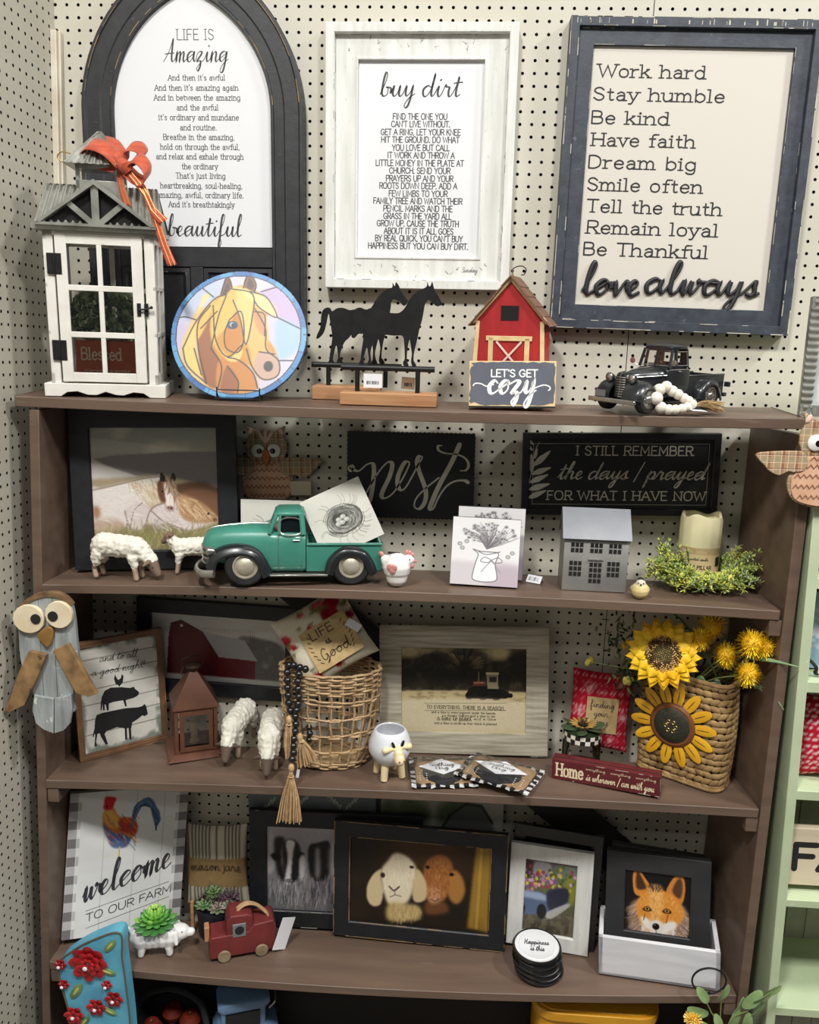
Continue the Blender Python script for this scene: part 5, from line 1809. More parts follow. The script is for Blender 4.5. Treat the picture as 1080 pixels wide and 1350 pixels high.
cv.poly(H([(370, 640), (700, 620), (960, 610), (960, 740), (370, 740)]), (140, 132, 92), 3)
cv.poly(H([(740, 430), (860, 405), (930, 430), (960, 460), (960, 610), (900, 560), (820, 500)]), (96, 68, 52), 2)
cv.poly(H([(760, 480), (840, 440), (960, 470), (960, 600), (820, 560)]), (120, 86, 64), 2)
cv.poly(H([(370, 440), (420, 432), (520, 410), (640, 385), (700, 380), (740, 450), (700, 500), (630, 530), (600, 620), (540, 630), (480, 600), (430, 600), (380, 640), (370, 600)]), (226, 218, 212), 2)
cv.stroke(H([(370, 440), (420, 432), (520, 410), (640, 385)]), .006, (150, 134, 116), .7)
cv.stroke(H([(600, 620), (630, 540), (700, 500)]), .02, (160, 140, 128), .7)
cv.stroke(H([(380, 640), (430, 602), (480, 602), (540, 632)]), .016, (160, 140, 124), .6)
cv.poly(H([(520, 540), (600, 500), (640, 540), (600, 620), (540, 620)]), (214, 200, 198), 3)
cv.poly(H([(378, 520), (410, 530), (400, 580), (378, 570)]), (172, 128, 100), 3)
cv.poly(H([(380, 590), (470, 580), (520, 610), (470, 640), (380, 640)]), (190, 166, 146), 4)
cv.hair(H([(530, 400), (660, 390), (720, 440), (700, 500), (640, 530), (560, 430)]), 260, .07, lambda x, y: 1.0 - 1.2 * (x - .5), [(206, 186, 158), (230, 220, 200), (180, 156, 124)], .007, .6, .25)
cv.poly(H([(600, 600), (640, 540), (700, 500), (780, 480), (860, 520), (940, 580), (945, 600), (800, 640), (720, 610)]), (218, 206, 204), 2)
cv.poly(H([(770, 470), (860, 500), (930, 560), (945, 600), (820, 600), (770, 560)]), (178, 140, 104), 2)
cv.hair(H([(750, 470), (840, 490), (920, 560), (850, 570), (770, 530)]), 160, .08, .9, [(206, 172, 132), (160, 120, 84), (226, 200, 164)], .007, .6, .25)
cv.poly(H([(672, 440), (690, 400), (715, 395), (750, 420), (760, 460), (745, 520), (735, 548), (710, 545), (700, 510), (680, 500)]), (170, 132, 104), 1)
cv.poly(H([(704, 415), (722, 408), (736, 440), (744, 510), (736, 545), (712, 543), (706, 500), (700, 450)]), (234, 224, 216), 1)
cv.poly(H([(672, 410), (690, 400), (700, 440), (705, 500), (690, 500), (675, 470)]), (104, 72, 54), 1)
cv.poly(H([(730, 400), (755, 420), (752, 470), (738, 450)]), (128, 94, 72), 1)
cv.poly(H([(684, 400), (690, 362), (710, 385), (712, 405)]), (44, 36, 34), 0); cv.poly(H([(732, 395), (745, 362), (756, 385), (750, 405)]), (52, 42, 38), 0)
cv.hair(H([(700, 380), (745, 380), (755, 450), (735, 450), (715, 400)]), 60, .07, 1.4, [(150, 120, 96), (190, 166, 140), (90, 70, 58)], .006, .7, .3)
cv.ell(*zz7(724, 534), .032, .022, (150, 112, 106), .6); cv.ell(*zz7(716, 532), .008, .008, (70, 44, 44), .5); cv.ell(*zz7(732, 533), .008, .008, (70, 44, 44), .5); cv.ell(*zz7(694, 452), .008, .008, (20, 16, 14), .4)
cv.ell(*zz7(900, 560), .008, .01, (30, 22, 16), .4); cv.ell(*zz7(930, 590), .015, .015, (110, 70, 60), .6)
cv.hair(H([(370, 640), (700, 600), (960, 610), (960, 735), (370, 735)]), 300, .05, -1.4, [(170, 164, 110), (120, 116, 80), (190, 178, 130)], .006, .5, .3)
for L_, w_ in (([(372, 446), (430, 434), (520, 412), (600, 392), (690, 380)], .008), ([(700, 505), (640, 535), (606, 620)], .012), ([(520, 545), (530, 600), (545, 632)], .014), ([(600, 505), (560, 545), (540, 630)], .01), ([(640, 545), (700, 600), (800, 642)], .012)):
 cv.stroke(H(L_), w_, (138, 118, 106), .75)
cv.hair(H([(380, 450), (620, 400), (600, 600), (400, 600)]), 160, .05, .3, [(240, 234, 228), (206, 194, 186), (226, 214, 206)], .006, .5, .4)
cv.hair(H([(620, 620), (700, 520), (800, 600), (780, 640)]), 90, .05, .6, [(236, 226, 222), (196, 182, 178)], .006, .5, .4)
cv.grain(7)
pic('print', cv, iw, ih, fr, PRINT, z=-.29)

# ---- plaid owls
def plaid(name, base, l1, l2, sc):
 """woven check: two line colours crossing on a base"""
 if name in _mats:
  return _mats[name]
 m = bpy.data.materials.new(name)
 m.use_nodes = True
 N, L = m.node_tree.nodes, m.node_tree.links
 b = N['Principled BSDF']; b.inputs['Roughness'].default_value = .8
 tc = N.new('ShaderNodeTexCoord')
 cur = None
 for ax, col, s_, o_, th in (('X', l1, sc, 0, .16), ('Y', l1, sc, .3, .14), ('X', l2, sc, .5, .3), ('Y', l2, sc, .7, .3), ('X', (226, 214, 190), sc * 2, .2, .08), ('Y', (226, 214, 190), sc * 2, .6, .08)):
  sx = N.new('ShaderNodeSeparateXYZ'); L.new(tc.outputs['Object'], sx.inputs[0])
  ma = N.new('ShaderNodeMath'); ma.operation = 'MULTIPLY_ADD'; ma.inputs[1].default_value = s_ / IN; ma.inputs[2].default_value = o_ + 40
  L.new(sx.outputs[ax], ma.inputs[0])
  f = N.new('ShaderNodeMath'); f.operation = 'FRACT'; L.new(ma.outputs[0], f.inputs[0])
  lt = N.new('ShaderNodeMath'); lt.operation = 'LESS_THAN'; lt.inputs[1].default_value = th; L.new(f.outputs[0], lt.inputs[0])
  hf = N.new('ShaderNodeMath'); hf.operation = 'MULTIPLY'; hf.inputs[1].default_value = .6; L.new(lt.outputs[0], hf.inputs[0])
  mx = N.new('ShaderNodeMix'); mx.data_type = 'RGBA'
  mx.inputs[6].default_value = lin(base)
  if cur is not None:
   L.new(cur, mx.inputs[6])
  mx.inputs[7].default_value = lin(col)
  L.new(hf.outputs[0], mx.inputs[0])
  cur = mx.outputs[2]
 L.new(cur, b.inputs['Base Color'])
 _mats[name] = m
 return m

PLAID = plaid('brown_plaid_cloth', (172, 136, 100), (104, 52, 42), (150, 140, 112), .95)
TANB = mat('tan_chest_wood', (214, 172, 142), .7, col2=(196, 150, 118), scale=30, mix=.5)
EYEW = mat('eye_white', (236, 234, 226), .3)
EYEB = mat('eye_black', (16, 16, 17), .2)
PINKF = mat('pink_feather_felt', (222, 188, 172), .8)

def plaid_owl(label, pl, sc, dirty=False):
 r = root('plaid_owl', label, 'owl ornament', M=pl.M(), group='plaid owls')
 sy = lambda L: [(x * sc, y * sc) for x, y in L]
 half = [(.6, .0), (1.85, .45), (2.4, 1.3), (2.45, 2.3), (1.9, 3.3), (1.66, 4.2), (1.93, 4.9), (1.9, 5.7), (1.6, 6.4), (1.85, 7.2), (1.2, 6.9), (.6, 6.6)]
 out = half + [(-x, y) for x, y in half[::-1]]
 mb = MB(); mb.prism(sy([tuple(p) for p in spline(out, 4, True)]), -.25, .0); mb.build('body', PLAID, r, bevel=.06)
 ch = [(.5, .12), (1.75, .5), (2.2, 1.3), (2.2, 2.2), (1.7, 3.1), (1.3, 3.7), (.8, 3.9)]
 ch = ch + [(-x, y) for x, y in ch[::-1]]
 mb = MB(); mb.prism(sy([tuple(p) for p in spline(ch, 4, True)]), .0, .1); mb.build('chest', TANB, r, bevel=.04)
 mb = MB()
 for y, w_ in ((.75, 1.7), (1.55, 2.1), (2.35, 2.05), (3.1, 1.6), (3.7, 1.0)):
  n = int(w_ * 2 / .42)
  mb.ribbon(sy([(-w_ + 2 * w_ * i / (2 * n), y + (.16 if i % 2 else -.12)) for i in range(2 * n + 1)]), .07, .105, .03)
 mb.build('zigzag_feathers', mat('burnt_line', (132, 92, 66), .8), r, smooth=False)
 for s in (-1, 1):
  wg = [(1.2, 3.6), (1.65, 4.2), (2.1, 4.3), (3.6, 4.25), (5.15, 4.05), (4.9, 3.55), (4.35, 3.05), (4.1, 2.75), (3.3, 2.4), (2.6, 2.72), (2.2, 2.65), (1.4, 2.85)]
  mb = MB(); mb.prism(sy([(s * x, y) for x, y in spline(wg, 3, True)]), .02, .2); mb.build('wing', PLAID, r, bevel=.05)
  mb = MB(); mb.lathe([(.62 * sc, .0), (.62 * sc, .14), (.5 * sc, .22), (0, .26)], 26, (s * .74 * sc, 4.95 * sc, .02)); e = mb.build('eye', EYEW, r)
  mb = MB(); mb.ell((s * .62 * sc + .03, 4.92 * sc, .26), (.27 * sc, .27 * sc, .06), 16); mb.build('pupil', EYEB, e)
  mb = MB(); mb.ell((s * 1.45 * sc, 6.75 * sc, .06), (.2, .36, .06), 10, rotm(0, 0, s * .5)); mb.build('ear_tuft', PINKF, r)
 for a_ in (-.55, 0, .55):
  mb = MB(); mb.ell((math.sin(a_) * .75 * sc, (5.5 + .9 * math.cos(a_)) * sc, .12), (.17 * sc, .75 * sc, .06), 10, rotm(0, 0, -a_)); mb.build('head_feather', PINKF, r)
 mb = MB(); mb.prism(sy([(0, 3.4), (.42, 4.3), (.3, 5.0), (0, 5.15), (-.3, 5.0), (-.42, 4.3)]), .02, .3); mb.build('beak', mat('orange_beak', (186, 98, 52), .55), r, bevel=.08)
 return r

pl = Pl(onY(352, 662, -.55)); pl.fit((304, 563), (400, 563), (400, 663.5), (304, 663.5)); pl.p = pl.p - pl.v * pl.h / 2
ow = plaid_owl('brown plaid owl cutout hanging on the pegboard behind the teal truck', pl, 1.0)
mb = MB(); mb.bb((2.2, .8, .12), (4.1, 2.1, .2)); mb.bb((2.2, 1.55, .2), (4.1, 1.6, .22)); mb.build('hang_tag', mat('cream_tag', (206, 196, 170), .7), ow)
mb = MB(); mb.tube(spline([(2.4, 2.1, .2), (2.6, 2.8, .15), (3.6, 2.8, .15), (3.9, 2.1, .2)], 5), .03, 5); mb.build('string', mat('jute_string'  , (176, 150, 108), .8), ow)
pl = Pl(onY(1078, 668, -11.2), math.radians(2)); pl.u, pl.v = pl.u, pl.v
pl.fit((1030, 560), (1126, 563), (1126, 669), (1030, 667)); pl.p = onY(1078, 668.5, -11.2)
plaid_owl('brown plaid owl cutout hung on the front of the brown bookcase at the right edge', pl, 1.0)

# ---- nest chalk sign
pl = Pl((10, -.9, -38)).fit((455.5, 567.6), (627, 573), (624, 685), (460, 682))
r = root('nest_sign', 'black chalkboard sign with the word nest in script on the pegboard', 'word sign', M=pl.M())
w, h = pl.w, pl.h
out = []
for (ax, ay, bx_, by_) in ((-w / 2, -h / 2, w / 2, -h / 2), (w / 2, -h / 2, w / 2, h / 2), (w / 2, h / 2, -w / 2, h / 2), (-w / 2, h / 2, -w / 2, -h / 2)):
 n = int(math.hypot(bx_ - ax, by_ - ay) / .2)
 for i in range(n):
  t = i / n
  j = .035 * (1 if i % 2 else -1)
  out.append((ax + (bx_ - ax) * t + j, ay + (by_ - ay) * t + j))
mb = MB(); mb.prism(out, -.5, 0); mb.build('board', mat('chalkboard', (26, 30, 34), .65, col2=(32, 36, 40), scale=14), r)
mb = MB()
zp = lambda L: [pl.uv(440 + x / 3.857, 550 + y / 3.857) for x, y in L]
for L, k in (([(95, 265), (80, 272), (76, 254), (92, 247), (102, 266), (130, 272), (165, 243), (193, 234), (205, 255), (202, 320), (188, 410), (168, 445), (157, 412), (185, 350), (235, 270), (278, 228), (298, 242), (285, 300), (252, 370), (244, 402), (262, 412), (300, 388), (340, 330), (372, 270), (385, 232), (362, 230), (332, 285), (324, 335), (338, 368), (362, 362), (400, 300), (430, 240), (450, 206), (434, 200), (424, 232), (440, 290), (468, 370), (464, 430), (435, 466), (410, 452), (422, 410), (470, 360), (535, 308)], 1),
   ([(640, 140), (600, 230), (540, 340), (500, 430), (490, 465), (508, 463), (535, 405), (575, 350), (620, 325), (664, 322), (684, 332)], 1.1), ([(550, 145), (532, 146), (534, 168), (570, 184), (630, 190), (672, 212), (686, 245), (672, 270), (645, 272)], .6)):
 P = spline(zp(L), 7)
 dd = np.gradient(P, axis=0)
 dn = -dd[:, 1] / (np.linalg.norm(dd, axis=1) + 1e-9)
 mb.ribbon(P, (.17 + .24 * np.clip(dn, -.1, 1)) * k, .012)
mb.build('lettering', mat('chalk_grey', (206, 203, 190), .8), r, smooth=False)

# ---- I still remember sign
pl = Pl((30, -1.2, -39)).fit((688, 570), (954, 572.5), (944, 680), (690, 679.5))
r = framed('remember_sign', 'long black framed sign with grey lettering and leaf sprig on the pegboard, second shelf right', pl, .62, mat('dull_black_frame', (24, 25, 28), .5, col2=(34, 35, 38), scale=50), cat='word sign')
mb = MB(); mb.bb((-pl.w / 2 + .5, -pl.h / 2 + .5, -.33), (pl.w / 2 - .5, pl.h / 2 - .5, -.28)); mb.build('board', mat('chalkboard'), r)
CH2 = mat('chalk_grey')
mb = MB()
k = 2.7
ptext(pl, mb, 'I STILL REMEMBER', 660 + 270 / k, 660 + 692 / k, 550 + 137 / k, 32 / k, 'serif', wt=.13, z=-.27)
ptext(pl, mb, 'the days I prayed', 660 + 205 / k, 660 + 745 / k, 550 + 223 / k, 28 / k, 'curs', wt=.16, z=-.27, slant=.3, contrast=.5)
ptext(pl, mb, 'FOR WHAT I HAVE NOW', 660 + 163 / k, 660 + 737 / k, 550 + 297 / k, 31 / k, 'serif', wt=.13, z=-.27)
mb.build('lettering', CH2, r, smooth=False)
mb = MB()
U = lambda x, y: pl.uv(660 + x / k, 550 + y / k)
mb.ribbon(spline([U(95, 335), U(98, 270), U(110, 200), U(125, 120), U(140, 90)], 6), .05, -.27)
for (x0, y0, x1, y1) in ((98, 290, 165, 262), (100, 260, 178, 238), (104, 235, 172, 205), (110, 205, 182, 180), (118, 175, 180, 120), (112, 200, 112, 130), (122, 150, 132, 110), (97, 300, 80, 262), (100, 270, 78, 230), (104, 230, 80, 195), (108, 190, 84, 160), (112, 150, 86, 120), (116, 120, 88, 95), (120, 100, 84, 70)):
 a_, b_ = U(x0, y0), U(x1, y1)
 d_ = b_ - a_; nn = np.array([-d_[1], d_[0]]) * .15
 P = np.array([a_, a_ + d_ * .35 + nn * .9, a_ + d_ * .7 + nn * .6, b_, a_ + d_ * .7 - nn * .6, a_ + d_ * .35 - nn * .9])
 mb.prism(spline(P, 3, True), -.275, -.265 + random.random() * .004)
mb.build('leaf_sprig', CH2, r, smooth=False)
mb = MB(); mb.mould(pl.w - 1.9, pl.h - 1.9, [(0, -.268), (.03, -.268)]); mb.build('border_line', CH2, r, smooth=False)

# ---- small nest and vase prints
def nest_art(seed):
 c = Canvas(150, 150, (226, 224, 214))
 r_ = np.random.default_rng(seed)
 c.put(c.noise(6, 6), (206, 202, 190), .5)
 for _ in range(190):
  a0 = r_.random() * 6.28; sp = r_.uniform(.6, 1.8)
  rx = r_.uniform(.12, .31); ry = rx * .78
  ox, oy = r_.normal(0, .018, 2)
  g = int(r_.choice([60, 90, 120, 150]))
  c.stroke([(.52 + ox + rx * math.cos(a0 + t * sp), .53 + oy + ry * math.sin(a0 + t * sp)) for t in (0, .33, .66, 1)], .009, (g, g, g - 6), .75)
 for _ in range(26):
  a0 = r_.random() * 6.28
  c.stroke([(.52 + .26 * math.cos(a0), .53 + .2 * math.sin(a0)), (.52 + .36 * math.cos(a0 + .2), .53 + .3 * math.sin(a0 + .2)), (.52 + .45 * math.cos(a0 + .1), .53 + .4 * math.sin(a0 + .1))], .005, (110, 108, 104), .8)
 c.ell(.5, .52, .13, .1, (70, 70, 68), .5)
 for ex, ey in ((.45, .5), (.53, .48), (.49, .56), (.57, .54), (.42, .56)):
  c.ell(ex, ey, .045, .036, (196, 194, 186), .25); c.ell(ex - .01, ey - .01, .02, .016, (226, 224, 218), .6)
 return c

def vase_art(seed):
 c = Canvas(140, 140, (228, 226, 226))
 r_ = np.random.default_rng(seed)
 c.poly([(0, .68), (.4, .66), (1, .7), (1, 1), (0, 1)], (206, 200, 204), 4)
 c.poly([(.6, .72), (1, .7), (1, 1), (.55, 1)], (184, 168, 180), 8, .8)
 for _ in range(120):
  a0 = r_.uniform(-2.7, -.45); l = r_.uniform(.18, .46)
  x1, y1 = .55 + l * math.cos(a0) * 1.1, .44 + l * math.sin(a0) * .85
  g = int(r_.choice([90, 120, 150]))
  c.stroke([(.52, .46), (.53 + l * .5 * math.cos(a0 + .2), .44 + l * .5 * math.sin(a0 + .2)), (x1, y1)], .006, (g, g - 4, g), .7)
  if r_.random() < .6:
   c.ell(x1, y1, .03, .024, (r_.choice([150, 186, 206]),) * 3, .5, .8); c.ell(x1, y1, .012, .01, (100, 96, 98), .6)
 for (x, y) in ((.22, .36), (.9, .5), (.84, .56), (.16, .46), (.12, .4)):
  c.ell(x, y, .035, .03, (150, 148, 148), .4); c.ell(x, y, .018, .016, (200, 198, 198), .5)
 V = [(.32, .47), (.4, .54), (.37, .66), (.33, .86), (.36, .93), (.52, .95), (.68, .92), (.69, .82), (.66, .68), (.7, .52), (.6, .5), (.45, .5)]
 c.poly(V, (236, 236, 238), 1)
 c.stroke(V + V[:1], .012, (96, 94, 96)); c.stroke([(.4, .5), (.5, .54), (.62, .52), (.72, .49)], .012, (110, 106, 108))
 for s in (-1, 1):
  c.stroke([(.6, .62), (.6 + s * .1, .58), (.6 + s * .16, .64), (.6 + s * .06, .66), (.6, .62)], .01, (104, 100, 104)); c.stroke([(.6, .63), (.6 + s * .08, .72), (.6 + s * .14, .8)], .012, (150, 146, 150))
 return c

BLKE = mat('rough_black_edge', (44, 43, 42), .7, col2=(20, 20, 20), scale=60)

def art_block(label, pl, cv, th=.75, group='small botanical print blocks', nm='print_block'):
 r = root(nm, label, 'print block', M=pl.M(), group=group)
 mb = MB(); mb.bb((-pl.w / 2, -pl.h / 2, -th), (pl.w / 2, pl.h / 2, -.01)); mb.build('block', BLKE, r, bevel=.03)
 pic('print', cv, pl.w - .04, pl.h - .04, r, PRINTM, z=.0)
 return r

pl = Pl(on(2, 355, 757) + np.array([0, 1.7, 0]), 0, math.radians(3)).fit((317, 664), (411, 667), (411, 757), (318, 754))
art_block('square bird nest print standing on the shelf behind the teal truck cab', pl, nest_art(3), group='bird nest print blocks')
pl = Pl(np.array([5.0, -6.0, -46.5]), math.radians(4), math.radians(14)).fit((381.5, 665.4), (459.5, 630), (497.5, 705), (419, 741))
pl.p = pl.p + np.array([.75, 0, .15])
art_block('bird nest print block tilted on its corner in the teal truck bed', pl, nest_art(5), group='bird nest print blocks', th=.6)
pl = lean_on(2, (650, 765), math.radians(-2), math.radians(5)).fit((604, 665), (692.5, 670), (690, 764), (602, 760))
art_block('pitcher of flowers print block standing behind its twin on the second shelf', pl, vase_art(4))
pl = lean_on(2, (637, 775), math.radians(-3), math.radians(9)).fit((598.5, 682), (687, 687), (683, 777), (592, 770.5))
art_block('pitcher of flowers print block in front of its twin, middle of the second shelf', pl, vase_art(9))
p = on(2, 698, 768)
r = root('price_tag', 'small folded white price tag lying beside the pitcher prints', 'price tag', (p[0] + .4, p[1], p[2]), math.radians(-30))
mb = MB(); mb.box((0, 0, .32), (1.35, .02, .75), rotm(-.75, 0, 0)); mb.box((0, .42, .3), (1.35, .02, .7), rotm(.7, 0, 0)); mb.build('card', PAPER, r)
mb = MB(); st = mb.mark()
for i in range(12):
 mb.bb((-.5 + i * .08, -.012, -.2), (-.5 + i * .08 + random.choice([.02, .05]), -.011, .2))
mb.xf(st, rotm(-.75, 0, 0), (0, 0, .32)); mb.build('barcode', INK, r, smooth=False)

# ---- tin house
TIN = mat('dull_tin', (156, 154, 150), .45, metal=.55, col2=(134, 132, 130), scale=18, mix=.5)
p0 = on(2, 741, 778)
hs = root('tin_house', 'grey galvanized tin house with punched windows on the second shelf', 'house ornament', (p0[0] + 2.65, p0[1] + 1.5, zs(2, p0[0] + 2.6) + .02), math.radians(-1))
w2, d2, hh = 2.68, 1.55, 4.75
mb = MB(); mb.prism([(-d2, 0), (d2, 0), (d2, hh), (0, hh + 2.0), (-d2, hh)], -w2, w2, ax='x'); mb.build('walls', TIN, hs, bevel=.03)
mb = MB()
sl_ = math.atan2(2.0, d2)
for s in (-1, 1):
 L = 3.0
 c_ = np.array([0, s * (L / 2) * math.cos(sl_), hh + 2.12 - (L / 2) * math.sin(sl_)])
 mb.box(c_, (2 * w2 + .35, L, .06), rotm(-s * sl_, 0, 0))
mb.build('roof', mat('bright_tin', (132, 134, 138), .5, metal=.3, col2=(116, 118, 124), scale=12, mix=.5), hs, bevel=.02)
for (x, z, nc, nr) in ((-1.6, 3.35, 3, 2), (0, 3.35, 3, 2), (1.55, 3.35, 3, 2), (-1.65, 1.3, 3, 3), (1.5, 1.35, 3, 3), (.02, .75, 3, 4)):
 mb = MB()
 for i in range(nc):
  for j in range(nr):
   cx_ = x + (i - (nc - 1) / 2) * .36; cz_ = z + j * .47
   mb.bb((cx_ - .14, -d2 - .03, cz_ - .02), (cx_ + .14, -d2 + .02, cz_ + .33))
 mb.build('window', DARK, hs, smooth=False)  # flush dark boxes stand in for the shaded inside of the house
mb = MB(); mb.bb((-.62, -d2 - .12, 2.72), (.62, -d2, 2.82)); mb.build('door_lintel', TIN, hs)

# ---- pillar candle and greenery
p = on(2, 919, 772)
cd = root('pillar_candle', 'ivory pillar candle with a burlap label band amid yellow-green sprigs', 'candle', (p[0], p[1] + .5, zs(2, p[0]) + .02))
mb = MB()
n = 40; V = []; prof_z = [0, .3, 2, 4, 5.3, 5.9]
for i in range(n):
 a_ = 2 * PI * i / n
 top = 6.3 + .16 * math.sin(3 * a_ + 1) + .1 * math.sin(5 * a_)
 ru = 1.74 + .03 * math.sin(13 * a_)
 V += [(ru * k_ * math.cos(a_), ru * k_ * math.sin(a_), z_) for k_, z_ in ((1, 0), (1, 2), (1, 4), (1.01, top - .35), (.95, top), (.82, top - .05), (.76, top - .5), (0.02, top - .55))]
F = []
for i in range(n):
 for j in range(7):
  F.append((i * 8 + j, ((i + 1) % n) * 8 + j, ((i + 1) % n) * 8 + j + 1, i * 8 + j + 1))
mb.add(V, F); mb.build('wax', mat('ivory_wax', (226, 218, 178), .45, col2=(214, 204, 160), scale=12, bump=.05), cd)
mb = MB(); mb.lathe([(1.78, 1.0), (1.79, 3.6)], 40); mb.build('label_band', mat('burlap_band', (196, 174, 132), .85, col2=(176, 152, 108), scale=90), cd)
mb = MB(); mb.lathe([(1.8, 1.35), (1.8, 3.0)], 40); mb.build('paper_label', mat('kraft_label', (206, 182, 138), .7), cd)

def wrap(mb, s, r_, a0, a1, z, h, **kw):
 """lettering bent round a cylinder of radius r_ (front at -y)"""
 st = mb.mark()
 text(mb, s, a0 * r_, a1 * r_, z, h, **kw)
 A = np.array(mb.v[st:])
 for q in range(len(A)):
  th_ = A[q][0] / r_
  A[q] = (r_ * math.sin(th_), -r_ * math.cos(th_), A[q][1])
 mb.v[st:] = [tuple(x) for x in A]

mb = MB(); wrap(mb, 'TIMBER PILLAR', 1.815, -1.15, .4, 1.75, .3, style='serif', wt=.18); wrap(mb, 'scented candle', 1.815, -.7, .2, 2.5, .13, style='curs', wt=.2)
mb.build('lettering', INK, cd, smooth=False)
mb = MB()
for i in range(9):
 a_ = .62 + i * .035
 mb.box((1.83 * math.sin(a_), -1.83 * math.cos(a_), 2.4), (.03 if i % 2 else .045, .02, .8), rotm(0, 0, a_))
mb.build('barcode', INK, cd, smooth=False)

gp = np.array([p[0] + .2, p[1] + .8, zs(2, p[0])])
gr = root('candle_greenery', 'yellow-green artificial sprigs ringed round the ivory candle', 'artificial plant', tuple(gp))
YG = [(216, 222, 104), (232, 230, 120), (186, 202, 100), (150, 176, 100), (176, 190, 150), (124, 150, 92), (240, 236, 150)]
mb = MB(); mb.col = YG[0]; ms = MB()
for k in range(230):
 for _t in range(50):
  tip = np.array([random.uniform(-4.9, 4.3), random.uniform(-4.9, 1.1), 0])
  if math.hypot(tip[0] + .2, tip[1] + .3) > 2.25 and (tip[0] / 5.2) ** 2 + ((tip[1] + 1.9) / 3.1) ** 2 < 1.1:
   break
 tip[2] = random.uniform(.35, 1.5 if abs(tip[0]) < 2 and tip[1] < 0 else (3.9 if random.random() < .45 else 2.4))
 a_ = math.atan2(tip[1] + .3, tip[0] + .2)
 base = np.array([math.cos(a_) * 1.95 - .2, math.sin(a_) * 1.95 - .3, .35])
 mid = (base + tip) / 2 + np.array([0, 0, random.uniform(.1, .7)])
 P = spline([base, mid, tip], 5)
 ms.tube(P, .028, 4)
 cset = random.choice([YG[:3], YG[1:4], YG[2:5], [YG[4], YG[3], YG[2]], YG[:3] + [YG[6]]])
 for t in range(3, len(P)):
  for q in range(4):
   mb.col = random.choice(cset)
   d_ = np.array([random.gauss(0, 1), random.gauss(0, 1), random.gauss(.3, .8)]); d_ /= np.linalg.norm(d_)
   ln_ = random.uniform(.32, .6)
   c_ = P[t] + d_ * ln_ * .5
   if c_[2] < .1 or math.hypot(c_[0] + .2, c_[1] + .3) < 2.15:
    continue
   pr = np.cross(d_, (0.3, .2, 1)); pr /= np.linalg.norm(pr)
   mb.add([P[t], P[t] + d_ * ln_ * .55 + pr * .085, P[t] + d_ * ln_, P[t] + d_ * ln_ * .55 - pr * .085], [(0, 1, 2, 3)])
fo = mb.build('foliage', vmat('leaf_matte', .65), gr, solid=.03); fo['kind'] = 'stuff'
ms.build('stem', mat('stem_green', (112, 120, 70), .7), gr)

# ---- little bird
p = on(2, 845, 792)
bd = root('bird_figurine', 'tiny round chickadee figurine in front of the candle greenery', 'bird figurine', (p[0], p[1] + .55, zs(2, p[0]) + .02), math.radians(-10))
Cb, Cw, Ck = (214, 196, 136), (206, 198, 176), (40, 40, 40)
blob('body', [((0, 0, .72), (0, .05, .7), .74, .72, Cb), ((0, -.1, 1.25), (0, -.12, 1.3), .42, .42, Cw), ((0, -.02, 1.46), (0, .1, 1.42), .36, .36, Ck), ((0, .6, .8), (.1, 1.3, .85), .22, .1, (120, 122, 124)), ((.55, .2, .75), (.62, .5, .7), .3, .2, (120, 124, 130)), ((-.55, .2, .75), (-.62, .5, .7), .3, .2, (150, 148, 130))], vmat('painted_resin', .5), bd, .07, 3)
mb = MB(); mb.lathe([(.09, 0), (0, .24)], 8, (0, -.5, 1.28), rotm(PI / 2, 0, 0)); mb.build('beak', EYEB, bd)
for s in (-1, 1):
 mb = MB(); mb.ell((s * .2, -.46, 1.4), .055, 8); mb.build('eye', EYEB, bd)

# ---- lambs
WOOL, LAMBF, HOOF = (226, 222, 208), (120, 98, 82), (168, 146, 124)
PR = vmat('painted_lamb_resin', .7, bump=.4, bscale=260)

